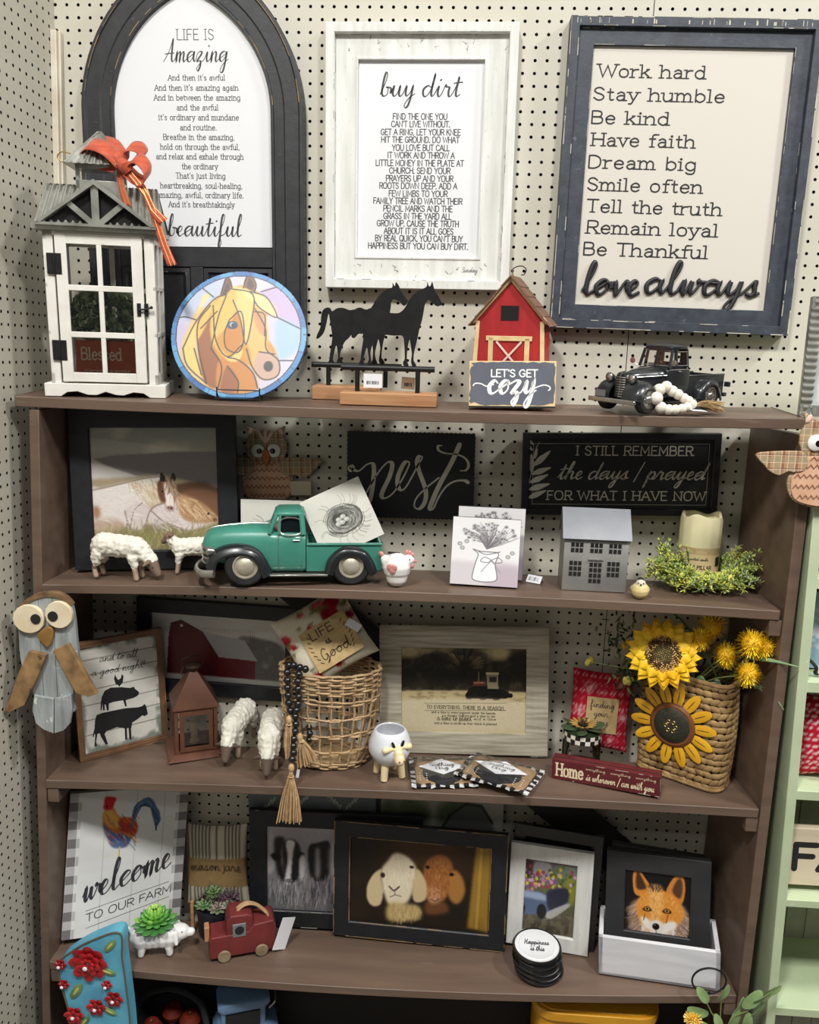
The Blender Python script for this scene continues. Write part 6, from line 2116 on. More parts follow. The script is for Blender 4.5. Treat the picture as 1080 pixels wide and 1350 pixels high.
def lamb(label, loc, rz, k, head, legs=LAMBF, face=LAMBF, hind=.5):
 """head: 'down' grazing or 'up'; +x is forward, k scales"""
 r = root('lamb_figurine', label, 'lamb figurine', tuple(loc), rz, 'white lamb figurines')
 P = []
 S = lambda *v: tuple(q * k for q in v)
 A = lambda p0, p1, r0, r1, c: P.append((S(*p0), S(*p1), r0 * k, r1 * k, c))
 A((-1.6, 0, 2.85), (1.3, 0, 2.75), 1.02, .95, WOOL)
 A((-1.9, 0, 2.7), (-1.7, 0, 2.4), .85, .8, WOOL)
 A((-2.6, 0, 2.5), (-2.75, 0, 1.9), .22, .15, WOOL)
 for s in (-1, 1):
  A((-1.9, s * .5, 2.1), (-2.05, s * .55, 1.35), .55, .34, WOOL)
  A((-2.05, s * .55, 1.3), (-2.25, s * .55, .85), .26, .22, legs)
  A((-2.25, s * .55, .85), (-2.1, s * .55, .2), .21, .24, HOOF)
  A((1.3, s * .5, 2.0), (1.45, s * .52, 1.3), .46, .3, WOOL)
  A((1.45, s * .52, 1.25), (1.6, s * .52, .2), .25, .24, HOOF)
 if head == 'down':
  A((1.7, 0, 2.7), (2.7, .05, 1.7), .78, .55, WOOL)
  A((2.75, .05, 1.55), (3.25, .05, .62), .55, .34, face)
  for s in (-1, 1):
   A((2.75, s * .45, 1.75), (2.55, s * 1.0, 1.5), .2, .13, face)
 else:
  A((1.6, 0, 3.0), (2.3, -.1, 3.7), .7, .5, WOOL)
  A((2.35, -.1, 3.85), (2.95, -.25, 3.35), .52, .32, face)
  for s in (-1, 1):
   A((2.2, -.1 + s * .4, 4.05), (2.1, -.1 + s * 1.0, 4.15), .18, .12, face)
 blob('body', P, PR, r, .1 * k, 3, wool=.11 * k, wscale=3.2 / k, woolcols=(WOOL,))
 for s in (-1, 1):
  mb = MB()
  mb.ell(S(*((3.02, .05 + s * .44, 1.25) if head == 'down' else (2.72, -.18 + s * .4, 3.85))), .07 * k, 8)
  mb.build('eye', EYEB, r)
 return r

q = on(2, 160, 768)
lamb('white lamb figurine grazing in front of the horse picture', (q[0] - .35, -8.1, zs(2, q[0])), math.radians(-8), 1.02, 'down')
q = on(2, 243, 760)
lamb('white lamb figurine with raised head, half behind the teal truck hood', (q[0] + .45, -5.9, zs(2, q[0])), math.radians(193), .84, 'up')

# ---- ceramic hen
p = on(2, 514, 776)
hn = root('hen_bank', 'white ceramic hen with pink wing and comb in front of the pegboard', 'hen figurine', (p[0] + .45, p[1] + .75, zs(2, p[0]) + .02), math.radians(-8))
CW_ = (236, 234, 230)
blob('body', [((0, 0, 1.15), (.1, 0, 1.2), 1.18, 1.2, CW_), ((-.7, 0, 1.5), (-1.0, 0, 1.75), .6, .4, CW_), ((.75, 0, 1.6), (1.05, 0, 1.85), .62, .5, CW_), ((0, 0, .35), (.1, 0, .35), .9, .9, CW_)], vmat('glazed_white', .15, coat=.5), hn, .08, 5)
PK = mat('pink_glaze', (196, 132, 124), .3, coat=.3)
mb = MB()
for q in ((.85, 0, 2.4), (1.1, 0, 2.38), (1.32, 0, 2.22)):
 mb.ell(q, (.22, .16, .3), 10)
mb.build('comb', PK, hn)
mb = MB()
for q in ((-1.2, 0, 1.95), (-1.35, .05, 2.1), (-1.28, -.1, 2.15)):
 mb.ell(q, (.22, .15, .3), 10, rotm(0, -.5, 0))
mb.build('tail', PK, hn)
mb = MB(); mb.ell((-.25, -1.13, 1.35), (.35, .1, .3), 14); mb.ell((.08, -1.16, 1.35), (.25, .1, .27), 14); mb.ell((-.08, -1.15, 1.1), (.3, .1, .3), 14); mb.build('wing', PK, hn)
mb = MB(); mb.lathe([(.16, 0), (0, .35)], 8, (1.5, 0, 1.75), rotm(0, PI / 2, 0)); mb.build('beak', PK, hn)
mb = MB(); mb.ell((1.35, -.05, 1.35), (.2, .2, .25), 8); mb.build('wattle', PK, hn)
mb = MB(); mb.ell((1.2, -.42, 1.95), .06, 8); mb.build('eye', EYEB, hn)
mb = MB(); mb.bb((-.75, -.07, 2.22), (.25, .07, 2.4)); mb.build('coin_slot', INK, hn)
# ================================================================ third shelf
def pillow(name, pl, w, h, th, cv, parent, m):
 """stuffed square cushion, front coloured by the canvas"""
 n = 36
 mb = MB()
 idx = {}
 for side in (1, -1):
  for j in range(n + 1):
   for i in range(n + 1):
    u, v = 2 * i / n - 1, 2 * j / n - 1
    k = (max(0, 1 - abs(u) ** 2.6) ** .55) * (max(0, 1 - abs(v) ** 2.6) ** .55)
    pin = 1 - .07 * (1 - abs(v) ** 2) * abs(u) ** 3
    pin2 = 1 - .07 * (1 - abs(u) ** 2) * abs(v) ** 3
    c = cv.a[min(cv.h - 1, int((1 - (v + 1) / 2) * cv.h)), min(cv.w - 1, int((u + 1) / 2 * cv.w))]
    mb.v.append((u * w / 2 * pin, v * h / 2 * pin2, side * (th / 2 * k + .04)))
    mb.c.append(tuple(int(q) for q in np.clip(c, 0, 255)))
 N = (n + 1) * (n + 1)
 for s_, o in ((1, 0), (-1, N)):
  for j in range(n):
   for i in range(n):
    a = o + j * (n + 1) + i
    f = [a, a + 1, a + n + 2, a + n + 1]
    mb.f.append(f if s_ > 0 else f[::-1]); mb.m.append(0)
 ed = [j for j in range(n)] + [j * (n + 1) + n for j in range(n)] + [n * (n + 1) + n - j for j in range(n)] + [(n - j) * (n + 1) for j in range(n)]
 for a, b in zip(ed, ed[1:] + ed[:1]):
  mb.f.append([a, N + a, N + b, b]); mb.m.append(0)
 return mb.build(name, m, parent)

CLOTH = vmat('printed_cloth', .85, spec=.15, bump=.25, bscale=500)

# ---- hung barn picture
pl = Pl((0, -.7, -58)).fit((174, 787), (398, 803), (392, 927), (186, 911))
fr = framed('barn_picture', 'black-framed picture of a dark red barn in snow hung behind the copper lantern', pl, 1.45, BLKF, thick=.6)
cv = Canvas(240, 130, (208, 206, 204))
z4 = lambda x, y: ((x + 10) / 605, (y - 98) / 312)
B = lambda L: [z4(*q) for q in L]
cv.a += (cv.noise(3, 3)[..., None] - .5) * 20
cv.poly(B([(380, 200), (500, 195), (560, 210), (590, 250), (600, 400), (430, 400)]), (104, 102, 100), 2, tex=.5, tsc=(14, 10))
cv.poly(B([(80, 150), (125, 133), (220, 180), (290, 290), (290, 390), (60, 390), (70, 200)]), (92, 28, 34), 0, smooth=False)
cv.poly(B([(290, 290), (460, 296), (460, 384), (290, 384)]), (108, 34, 40), 0, smooth=False)
for x in range(75, 460, 9):
 cv.stroke([z4(x, 160), z4(x, 388)], .003, (70, 20, 26), .35, False)
cv.poly(B([(125, 130), (225, 178), (410, 205), (470, 298), (290, 288), (222, 185)]), (168, 166, 168), 0, smooth=False)
cv.poly(B([(-10, 380), (620, 385), (620, 420), (-10, 420)]), (206, 206, 206), 1, smooth=False)
cv.stroke(B([(80, 150), (125, 132), (220, 180), (292, 290)]), .008, (52, 24, 28), 1, False)
cv.poly(B([(120, 150), (134, 150), (134, 164), (120, 164)]), (200, 196, 194), 0, smooth=False)
cv.put((cv.Y < 1.2) * (np.abs(cv.X - .5) < 2) * 0.0, (0, 0, 0))
cv.grain(8)
pic('print', cv, pl.w - 2.7, pl.h - 2.7, fr, PRINT, z=-.29)

# ---- pig and cow sign
a, b = on(3, 96, 1009), on(3, 213, 972.5)
rz = math.atan2(b[1] - a[1], b[0] - a[0])
rz *= .88
pl = Pl(a, rz, math.radians(2)).fit((103, 843), (223, 827), (213, 972), (96, 1009))
OAK = mat('brown_oak_stain', (128, 94, 66), .55, col2=(102, 72, 50), scale=30, stretch=(1, 1, 1), mix=.5, bump=.1, bscale=140)
r = framed('animal_stack_sign', 'brown-framed sign of rooster, pig and cow silhouettes stacked, standing behind the grey wooden owl', pl, .55, OAK, cat='word sign', thick=.5, prof=[(0, -.5), (0, 0), (.3, 0), (.33, -.04), (.55, -.04), (.55, -.5)], wearm=WORNGOLD, nw=8)
cv = Canvas(150, 170, (214, 212, 202))
cv.a += (cv.noise(5, 12)[..., None] - .5) * 26
nz = cv.noise(9, 9)
edge = np.clip((np.maximum(np.abs(cv.X - .5), np.abs(cv.Y - .5)) - .36) * 7, 0, 1)
cv.put(np.clip((nz * edge - .3) * 5, 0, 1), (112, 122, 112), .8)
for y in (.13, .27, .41, .55, .69, .83):
 cv.stroke([(0, y), (1, y)], .009, (110, 108, 98), .9, False)
pic('print', cv, pl.w - 1.0, pl.h - 1.0, r, PRINTM, z=-.3)
mb = MB()
W3 = lambda x, y: pl.uv(x / 3.6, 760 + y / 3.6)
for L in ([(545, 482), (550, 462), (558, 480), (566, 488), (578, 478), (582, 458), (590, 470), (586, 500), (575, 512), (570, 520), (564, 512), (552, 506)],
  [(482, 600), (486, 570), (500, 540), (530, 524), (580, 522), (620, 526), (640, 520), (645, 530), (664, 545), (660, 560), (640, 572), (610, 580), (600, 585), (606, 612), (598, 614), (588, 584), (540, 592), (520, 600), (520, 630), (512, 634), (506, 604), (500, 604), (500, 632), (493, 632), (490, 600), (486, 632), (481, 630)],
  [(455, 680), (462, 655), (490, 645), (540, 634), (600, 622), (660, 618), (680, 612), (690, 602), (698, 612), (706, 650), (690, 660), (680, 655), (660, 672), (632, 690), (626, 720), (628, 770), (618, 770), (614, 715), (606, 718), (608, 772), (598, 772), (596, 718), (560, 712), (510, 730), (500, 745), (516, 792), (506, 796), (484, 760), (476, 740), (466, 745), (460, 780), (464, 802), (452, 804), (456, 750), (452, 740), (448, 760), (443, 756), (452, 720)]):
 mb.prism([W3(*q) for q in L], -.295, -.28)
mb.build('silhouettes', INK, r, smooth=False)
mb = MB()
A1, A2 = W3(478, 402), W3(660, 376)
text(mb, 'and to all', A1[0], A2[0], A1[1], .36, 'curs', wt=.14, z=-.285, slant=.2, rise=(A2[1] - A1[1]) / (A2[0] - A1[0]))
A1, A2 = W3(440, 470), W3(694, 425)
text(mb, 'a good night!', A1[0], A2[0], A1[1], .36, 'curs', wt=.14, z=-.285, slant=.2, rise=(A2[1] - A1[1]) / (A2[0] - A1[0]))
mb.build('lettering', INK, r, smooth=False)

# ---- copper lantern
COP = mat('copper_paint', (104, 66, 48), .55, metal=.1, col2=(86, 54, 40), scale=24, mix=.5)
rz = math.radians(24)
p = on(3, 223, 1008)
ct = np.array([p[0], p[1]]) + 2.55 * np.array([math.cos(rz), math.sin(rz)]) + 2.3 * np.array([-math.sin(rz), math.cos(rz)])
lt = root('copper_lantern', 'small copper-brown lantern with peaked roof and battery candle on the third shelf', 'lantern', (ct[0], ct[1], zs(3, ct[0]) + .02), rz)
mb = MB(); mb.lathe([(3.65, 0), (3.62, .12), (2.9, .42), (2.7, .45)], 4, (0, 0, 0), None, PI / 4)
for i in range(26):
 x = -2.3 + 4.6 * i / 26
 for s in (-1, 1):
  mb.box((x, s * 2.32, .27), (.07, .55, .05), rotm(-s * .53, 0, 0))
mb.build('base', COP, lt, bevel=.02)
mb = MB()
for sx in (-1, 1):
 for sy in (-1, 1):
  mb.bb((sx * 1.95, sy * 1.95, .4), (sx * 1.6, sy * 1.6, 4.9))
for a_ in range(4):
 R = rotm(0, 0, a_ * PI / 2)
 for z0_, z1_ in ((.4, .75), (4.55, 4.9)):
  st = mb.mark(); mb.bb((-1.9, -1.93, z0_), (1.9, -1.65, z1_)); mb.xf(st, R)
mb.build('body', COP, lt, bevel=.03)
mb = MB(); mb.mould(3.0, 3.9, [(0, 0), (0, .12), (.4, .12), (.4, 0)]); dr = mb.build('door', COP, lt, M=Matrix(((1, 0, 0, 0), (0, 0, -1, -1.92), (0, 1, 0, 2.65), (0, 0, 0, 1))))
mb = MB(); mb.tube([(1.55, -2.1, 2.9), (1.55, -2.15, 3.3)], .07, 6); mb.build('latch', mat('rusty_wire', (80, 62, 50), .5, metal=.6), dr)
for a_ in range(4):
 mb = MB(); st = mb.mark(); mb.bb((-1.5, -1.78, .7), (1.5, -1.75, 4.6)); mb.xf(st, rotm(0, 0, a_ * PI / 2)); mb.build('pane', GL, lt, smooth=False)
mb = MB(); mb.lathe([(2.95, 4.8), (2.95, 4.95), (.35, 8.0), (.3, 8.15), (0, 8.15)], 4, (0, 0, 0), None, PI / 4); mb.build('roof', COP, lt, bevel=.03)
mb = MB(); mb.lathe([(.6, 8.05), (.75, 8.3), (.7, 8.45), (.2, 8.6), (0, 8.6)], 16); mb.tube(spline([(-.8, 0, 8.3), (-1.1, -.3, 7.9), (-.9, -.5, 7.5)], 5), .06, 6); mb.tube(spline([(-.9, 0, 8.3), (-.9, 0, 9.0), (0, 0, 9.3), (.9, 0, 9.0), (.9, 0, 8.3)], 6), .06, 6); mb.build('cap', mat('dark_bronze', (62, 46, 38), .5, metal=.5), lt)
lc = root('battery_candle', 'cream battery taper candle with flame bulb inside the copper lantern', 'candle', (ct[0], ct[1], zs(3, ct[0]) + .75), 0)
mb = MB(); mb.lathe([(.45, 0), (.45, .25), (.32, .3), (.33, 2.0), (.42, 2.1), (.3, 2.15)], 18); mb.build('stem', mat('cream_plastic', (214, 190, 140), .5), lc)
mb = MB(); mb.lathe([(.3, 2.1), (.45, 2.5), (.4, 2.9), (.18, 3.4), (.03, 3.75), (0, 3.75)], 18); mb.build('bulb', mat('frosted_bulb', (150, 150, 130), .3), lc)

# ---- two lambs facing out
for px, py, lab, y_ in ((318, 1008, 'white lamb figurine grazing head-on beside the copper lantern', -6.2), (366, 1028, 'white lamb figurine grazing head-on, next to the black bead tassel', -8.3)):
 q = on(3, px, py)
 lamb(lab, (q[0] - (1.0 if px < 340 else 1.35), y_ + 2.9, zs(3, q[0]) + .02), math.radians(-96 if px < 340 else -84), 1.12, 'down', face=(94, 78, 66), legs=(134, 118, 102))

# ---- wicker basket
WK = mat('pale_wicker', (196, 168, 128), .7, col2=(150, 120, 84), scale=40, mix=.6, bump=.2)
cb = onY(437, 950, -3.9)
bz = zs(3, cb[0])
ER = .66
bs = root('wicker_basket', 'round open-weave wicker basket holding the floral cushion, centre of the third shelf', 'basket', (cb[0], -4.75, bz + .02))

def br(z):
 return 3.35 + 1.2 * (z / 9.2) ** .8 + .25 * math.sin(PI * z / 9.2)

mb = MB()
for i in range(26):
 a_ = 2 * PI * i / 26
 mb.tube([(br(z) * math.cos(a_ + .02 * math.sin(z * 2 + i)), ER * br(z) * math.sin(a_ + .02 * math.sin(z * 2 + i)), z) for z in np.linspace(.1, 9.2, 9)], .1, 5)
mb.build('stakes', WK, bs)
mb = MB()
rows = [.15, .4, .62] + [1.7, 1.95, 3.3, 3.55, 5.0, 5.25, 6.6, 6.85] + [7.5, 7.75, 8.0, 8.25, 8.5, 8.75, 9.0, 9.25]
for k_, z in enumerate(rows):
 P = []
 ph = random.uniform(0, 6)
 for i in range(78):
  a_ = 2 * PI * i / 78
  w_ = .11 * (1 if (i // 3 + k_) % 2 else -1)
  zz_ = z + .12 * math.sin(a_ * 2 + ph) * (1 if .7 < z < 7.2 else .3) + random.gauss(0, .015)
  P.append(((br(z) + w_) * math.cos(a_), ER * (br(z) + w_) * math.sin(a_), zz_))
 mb.tube(P, random.uniform(.08, .12), 5, closed=True)
mb.build('weave', WK, bs)
mb = MB(); mb.lathe([(0, .1), (3.2, .1), (3.2, .2), (0, .2)], 30); mb.v = [(x, y * ER, z) for x, y, z in mb.v]; mb.build('bottom', WK, bs)

# ---- floral cushion in the basket
pl = Pl(onY(428, 840, -4.3), math.radians(2), math.radians(20))
ang = math.radians(33)
u_, v_ = pl.u.copy(), pl.v.copy()
pl.u, pl.v = math.cos(ang) * u_ + math.sin(ang) * v_, -math.sin(ang) * u_ + math.cos(ang) * v_
r = root('floral_cushion', 'cream floral cushion with red roses stuffed in the wicker basket', 'cushion', M=pl.M())
cv = Canvas(120, 120, (216, 208, 186))
cv.a += (cv.noise(30, 30)[..., None] - .5) * 16

def rose(cv, x, y, s):
 for k_ in range(9):
  a_ = k_ * 2.4
  cv.ell(x + .5 * s * math.cos(a_) * (k_ / 9), y + .5 * s * math.sin(a_) * (k_ / 9), s * .55, s * .5, random.choice([(168, 32, 44), (190, 52, 62), (140, 22, 36), (206, 96, 100)]), .4, .85)

for x, y, s in ((.62, .12, .1), (.78, .18, .12), (.7, .3, .13), (.9, .1, .09), (.05, .3, .09), (.1, .42, .06), (.42, .35, .07), (.2, .9, .08), (.5, .9, .06), (.93, .42, .07), (.38, .1, .05)):
 for _ in range(4):
  cv.ell(x + random.gauss(0, s), y + random.gauss(0, s), s * .5, s * .3, random.choice([(112, 122, 70), (138, 140, 92), (92, 100, 60)]), .3, .9)
 rose(cv, x, y, s)
pillow('cushion', pl, 7.4, 7.2, 2.4, cv, r, CLOTH)
mb = MB(); mb.box((.45, -.7, 1.28), (4.6, 3.9, .08)); mb.build('label_patch', mat('tan_linen', (196, 170, 122), .9, col2=(176, 150, 104), scale=80), r)
mb = MB(); text(mb, 'LIFE', -1.0, 1.2, .15, .75, 'sans', wt=.13, z=1.34); text(mb, 'is', .0, .5, -.75, .4, 'curs', wt=.18, z=1.34); text(mb, 'Good', -.9, 1.9, -1.9, .5, 'curs', wt=.17, z=1.34)
for s in (-1, 1):
 for k_ in range(7):
  x, y = .45 + s * (1.5 + .3 * math.sin(k_ * .5)), -2.1 + k_ * .42
  mb.ribbon([(x, y), (x + s * .22, y + .2)], .08, 1.34)
mb.build('lettering', mat('brown_ink', (72, 54, 40), .8), r, smooth=False)
mb = MB(); mb.box((2.9, -.5, 1.35), (.75, 1.35, .03), rotm(0, .2, .5)); mb.build('price_tag', PAPER, r)

# ---- black bead garland with tassels
BB = mat('black_wood_bead', (24, 24, 26), .3, coat=.3)
JUT = mat('jute_fibre', (198, 166, 124), .85, col2=(170, 136, 96), scale=80, mix=.5)
gp = onY(388, 960, -7.6)
gp[2] = zs(3, gp[0])
r = root('black_bead_garland', 'black bead garland with jute tassels draped from the wicker basket over the shelf edge', 'bead garland', tuple(gp))
Q4 = lambda x, y, d: onY(200 + x / 3.375, 780 + y / 3.375, d) - gp
A_ = [(612, 328, -7.3), (603, 360, -7.7), (604, 395, -7.9), (604, 428, -8.0), (607, 462, -8.1), (610, 496, -8.2), (618, 530, -8.3), (640, 556, -8.5), (641, 590, -8.7), (638, 622, -8.9), (632, 655, -9.1), (630, 687, -9.4), (631, 717, -9.8), (625, 745, -10.4)]
B_ = [(632, 328, -7.4), (660, 338, -7.5), (684, 345, -7.4), (655, 368, -7.9), (650, 400, -8.0), (651, 434, -8.1), (655, 468, -8.2), (652, 500, -8.3), (645, 528, -8.45)]
C_ = [(700, 605, -7.2), (704, 632, -7.3), (700, 660, -7.4)]
for L, sz in ((A_, 17), (B_, 17), (C_, 15)):
 for x, y, d_ in L:
  mb = MB(); mb.ell(Q4(x, y, d_), sz / 3.375 / 14.6, 12); mb.build('bead', BB, r)
 mb = MB(); mb.tube([Q4(*k_) for k_ in L], .04, 5); mb.build('cord', JUT, r)

def tassel(par, top, knot, bots, n=70, rad=.045):
 mb = MB(); c = (np.array(top) + np.array(knot)) / 2
 mb.ell(np.array(top) + (np.array(knot) - np.array(top)) * .35, (.28, .26, .42), 12)
 R_ = np.array(knot)
 mb.tube([R_ + .24 * np.array([math.cos(t), math.sin(t), 0]) for t in np.linspace(0, 6.28, 14)], .06, 5)
 b0, b1 = np.array(bots[0]), np.array(bots[1])
 for i in range(n):
  t = random.random(); e = b0 + (b1 - b0) * t + np.array([0, random.gauss(0, .28), random.gauss(0, .07)])
  s_ = R_ + np.array([(t - .5) * .4, random.gauss(0, .1), 0])
  m_ = (s_ + e) / 2 + np.array([(t - .5) * .25, random.gauss(0, .06), .0])
  mb.tube(spline([np.array(top) * .4 + s_ * .6, s_, m_, e], 3), rad, 4)
 return mb.build('tassel', JUT, par)

tassel(r, Q4(622, 765, -10.6), Q4(620, 822, -10.7), (Q4(557, 1015, -10.75), Q4(670, 1018, -10.75)), 90)
tassel(r, Q4(655, 640, -9.0), Q4(668, 665, -9.0), (Q4(650, 782, -9.0), Q4(738, 745, -8.8)), 60)
tassel(r, Q4(610, 562, -8.9), Q4(611, 590, -9.0), (Q4(602, 735, -9.3), Q4(620, 740, -9.3)), 22)
mb = MB(); q = Q4(650, 810, -9.6); mb.box(q, (.28, .03, .75), rotm(0, .15, .5)); mb.build('price_tag', PAPER, r)

# ---- cow planter
p = on(3, 510, 1027)
r = root('cow_planter', 'round white ceramic cow planter on stubby legs in front of the tractor picture', 'planter', (p[0] + .15, p[1] + .7, zs(3, p[0]) + .02), math.radians(28))
WG = mat('white_glaze', (222, 224, 228), .2, coat=.4, col2=(206, 208, 214), scale=10)
CG = mat('cream_glaze', (232, 214, 168), .25, coat=.3)
mb = MB(); mb.lathe([(0, 1.05), (.8, 1.12), (1.5, 1.6), (1.92, 2.5), (1.9, 3.2), (1.6, 4.0), (1.38, 4.35), (1.28, 4.4), (1.22, 4.3), (1.45, 3.7), (1.7, 2.9), (1.5, 2.0), (0, 1.6)], 40); mb.build('bowl', WG, r)
for k_ in range(4):
 a_ = PI / 4 + k_ * PI / 2
 mb = MB(); mb.tube([(math.cos(a_) * .95, math.sin(a_) * .95, 1.7), (math.cos(a_) * 1.25, math.sin(a_) * 1.25, .0)], [.42, .3], 12); mb.build('leg', CG, r)
blob('face', [((0, -1.75, 3.2), (0, -1.95, 2.9), .42, .46, (232, 214, 168)), ((0, -2.1, 2.55), (0, -2.2, 2.4), .5, .5, (236, 212, 172)), ((-.5, -1.7, 3.35), (-1.15, -1.6, 3.25), .2, .3, (232, 214, 168)), ((.5, -1.7, 3.35), (1.15, -1.6, 3.25), .2, .3, (232, 214, 168))], vmat('glazed_cream', .25, coat=.3), r, .07, 3)
for s in (-1, 1):
 mb = MB(); mb.tube([(s * .38, -1.7, 3.5), (s * .55, -1.75, 3.95)], [.17, .1], 8); mb.build('horn', EYEB, r)
 mb = MB(); mb.ell((s * .22, -2.66, 2.5), (.06, .05, .09), 8); mb.build('nostril', mat('brown_ink'), r)

# ---- tractor picture
pl = lean_on(3, (610, 997), math.radians(-1), math.radians(5)).fit((502, 827), (722.5, 828.7), (724, 999.5), (499.5, 992))
GRW = mat('greige_ribbed_wood', (186, 178, 160), .6, col2=(146, 138, 120), scale=14, stretch=(.6, 10, 1), mix=.6, bump=.2, contrast=(.35, .65))
fr = framed('tractor_picture', 'greige wood framed sepia picture of a tractor with verse on the third shelf', pl, 2.05, GRW, thick=.42, prof=[(0, -.42), (0, 0), (.25, .03), (.5, 0), (.75, .03), (1.0, 0), (1.25, .02), (1.9, -.05), (2.05, -.1), (2.05, -.4)])
cv = Canvas(230, 160)
z5 = lambda x, y: ((x - 206) / 578, (y - 196) / 392)
T_ = lambda L: [z5(*q) for q in L]
cv.vgrad([(0, (150, 136, 104)), (.3, (120, 108, 80)), (.52, (170, 154, 116)), (.62, (196, 180, 142)), (1, (190, 176, 140))])
tr = cv.noise(10, 8)
cv.put(np.clip((tr - .30) * 6, 0, 1) * (cv.Y < .53) * np.clip((cv.Y - .02 + .12 * np.abs(np.sin(cv.X * 9))) * 5, 0, 1), (40, 36, 28), .95)
cv.poly(T_([(206, 260), (300, 240), (420, 230), (500, 300), (620, 260), (700, 250), (784, 210), (784, 402), (206, 405)]), (34, 31, 24), 4, .85, tex=.35, tsc=(20, 14))
cv.ell(*z5(250, 225), .09, .07, (186, 168, 128), .8, .8); cv.ell(*z5(660, 220), .08, .08, (196, 176, 132), .8, .8); cv.ell(*z5(560, 270), .05, .06, (150, 134, 100), .9, .6)
for _ in range(40):
 a_ = random.uniform(-2.8, -.3)
 cv.stroke([z5(500, 330), z5(500 + 70 * math.cos(a_) * .6, 300 + 70 * math.sin(a_) * .6), z5(505 + 110 * math.cos(a_), 310 + 110 * math.sin(a_))], .004, (26, 22, 16), .7)
cv.poly(T_([(206, 402), (784, 398), (784, 440), (206, 440)]), (190, 172, 128), 1)
cv.put(np.clip((cv.noise(20, 30) - .5) * 4, 0, 1) * (cv.Y > .53) * (cv.Y < .63), (120, 106, 76), .6)
cv.poly(T_([(510, 408), (520, 385), (560, 370), (600, 372), (650, 385), (700, 395), (715, 420), (690, 428), (560, 432), (520, 432)]), (24, 22, 18), 0, smooth=False)
for x, y, q in ((522, 418, .03), (585, 412, .042), (645, 410, .045), (710, 414, .018)):
 cv.ell(*z5(x, y), q, q * 1.5, (18, 16, 14), .2)
cv.poly(T_([(540, 352), (590, 350), (592, 372), (540, 372)]), (112, 52, 40), 0, smooth=False)
cv.poly(T_([(600, 318), (652, 318), (655, 385), (606, 385)]), (150, 140, 112), 0, smooth=False); cv.poly(T_([(612, 330), (645, 330), (646, 356), (614, 356)]), (52, 48, 40), 0, smooth=False)
cv.poly(T_([(598, 310), (655, 310), (655, 320), (598, 320)]), (206, 192, 156), 0, smooth=False)
cv.stroke(T_([(565, 310), (565, 352)]), .006, (160, 148, 116)); cv.stroke(T_([(545, 360), (590, 358)]), .006, (190, 174, 140))
cv.poly(T_([(215, 445), (780, 445), (780, 560), (215, 560)]), (198, 186, 156), 3, .8)
cv.grain(16)
pic('print', cv, pl.w - 3.9, pl.h - 3.9, fr, PRINT, z=-.3)
mb = MB()
for s, x0, x1, y, h in (('TO EVERYTHING, THERE IS A SEASON,', 322, 680, 480, 15), ('and a time to every purpose under the heaven', 345, 640, 500, 9), ('a time to be born and a time to die', 405, 636, 515, 9), ('a time to plant', 370, 530, 532, 14), ('and a time', 540, 640, 530, 9), ('and a time to pluck up that which is planted', 358, 645, 550, 9)):
 ptext(pl, mb, s, 470 + x0 / 3.484, 470 + x1 / 3.484, 800 + y / 3.484, h / 3.484, 'serif' if h != 14 else 'curs', wt=.16, z=-.285)
for y in (452, 486):
 a_, b_ = pl.uv(470 + 310 / 3.484, 800 + y / 3.484), pl.uv(470 + 690 / 3.484, 800 + y / 3.484); mb.ribbon([a_, b_], .03, -.286)
mb.build('lettering', mat('sepia_ink', (70, 60, 46), .8), fr, smooth=False)

# ---- two packaged rice bags
FILM = glass('clear_film', rough=.12, alpha=.25)
CHK = vmat('check_trim', .35, coat=.2)

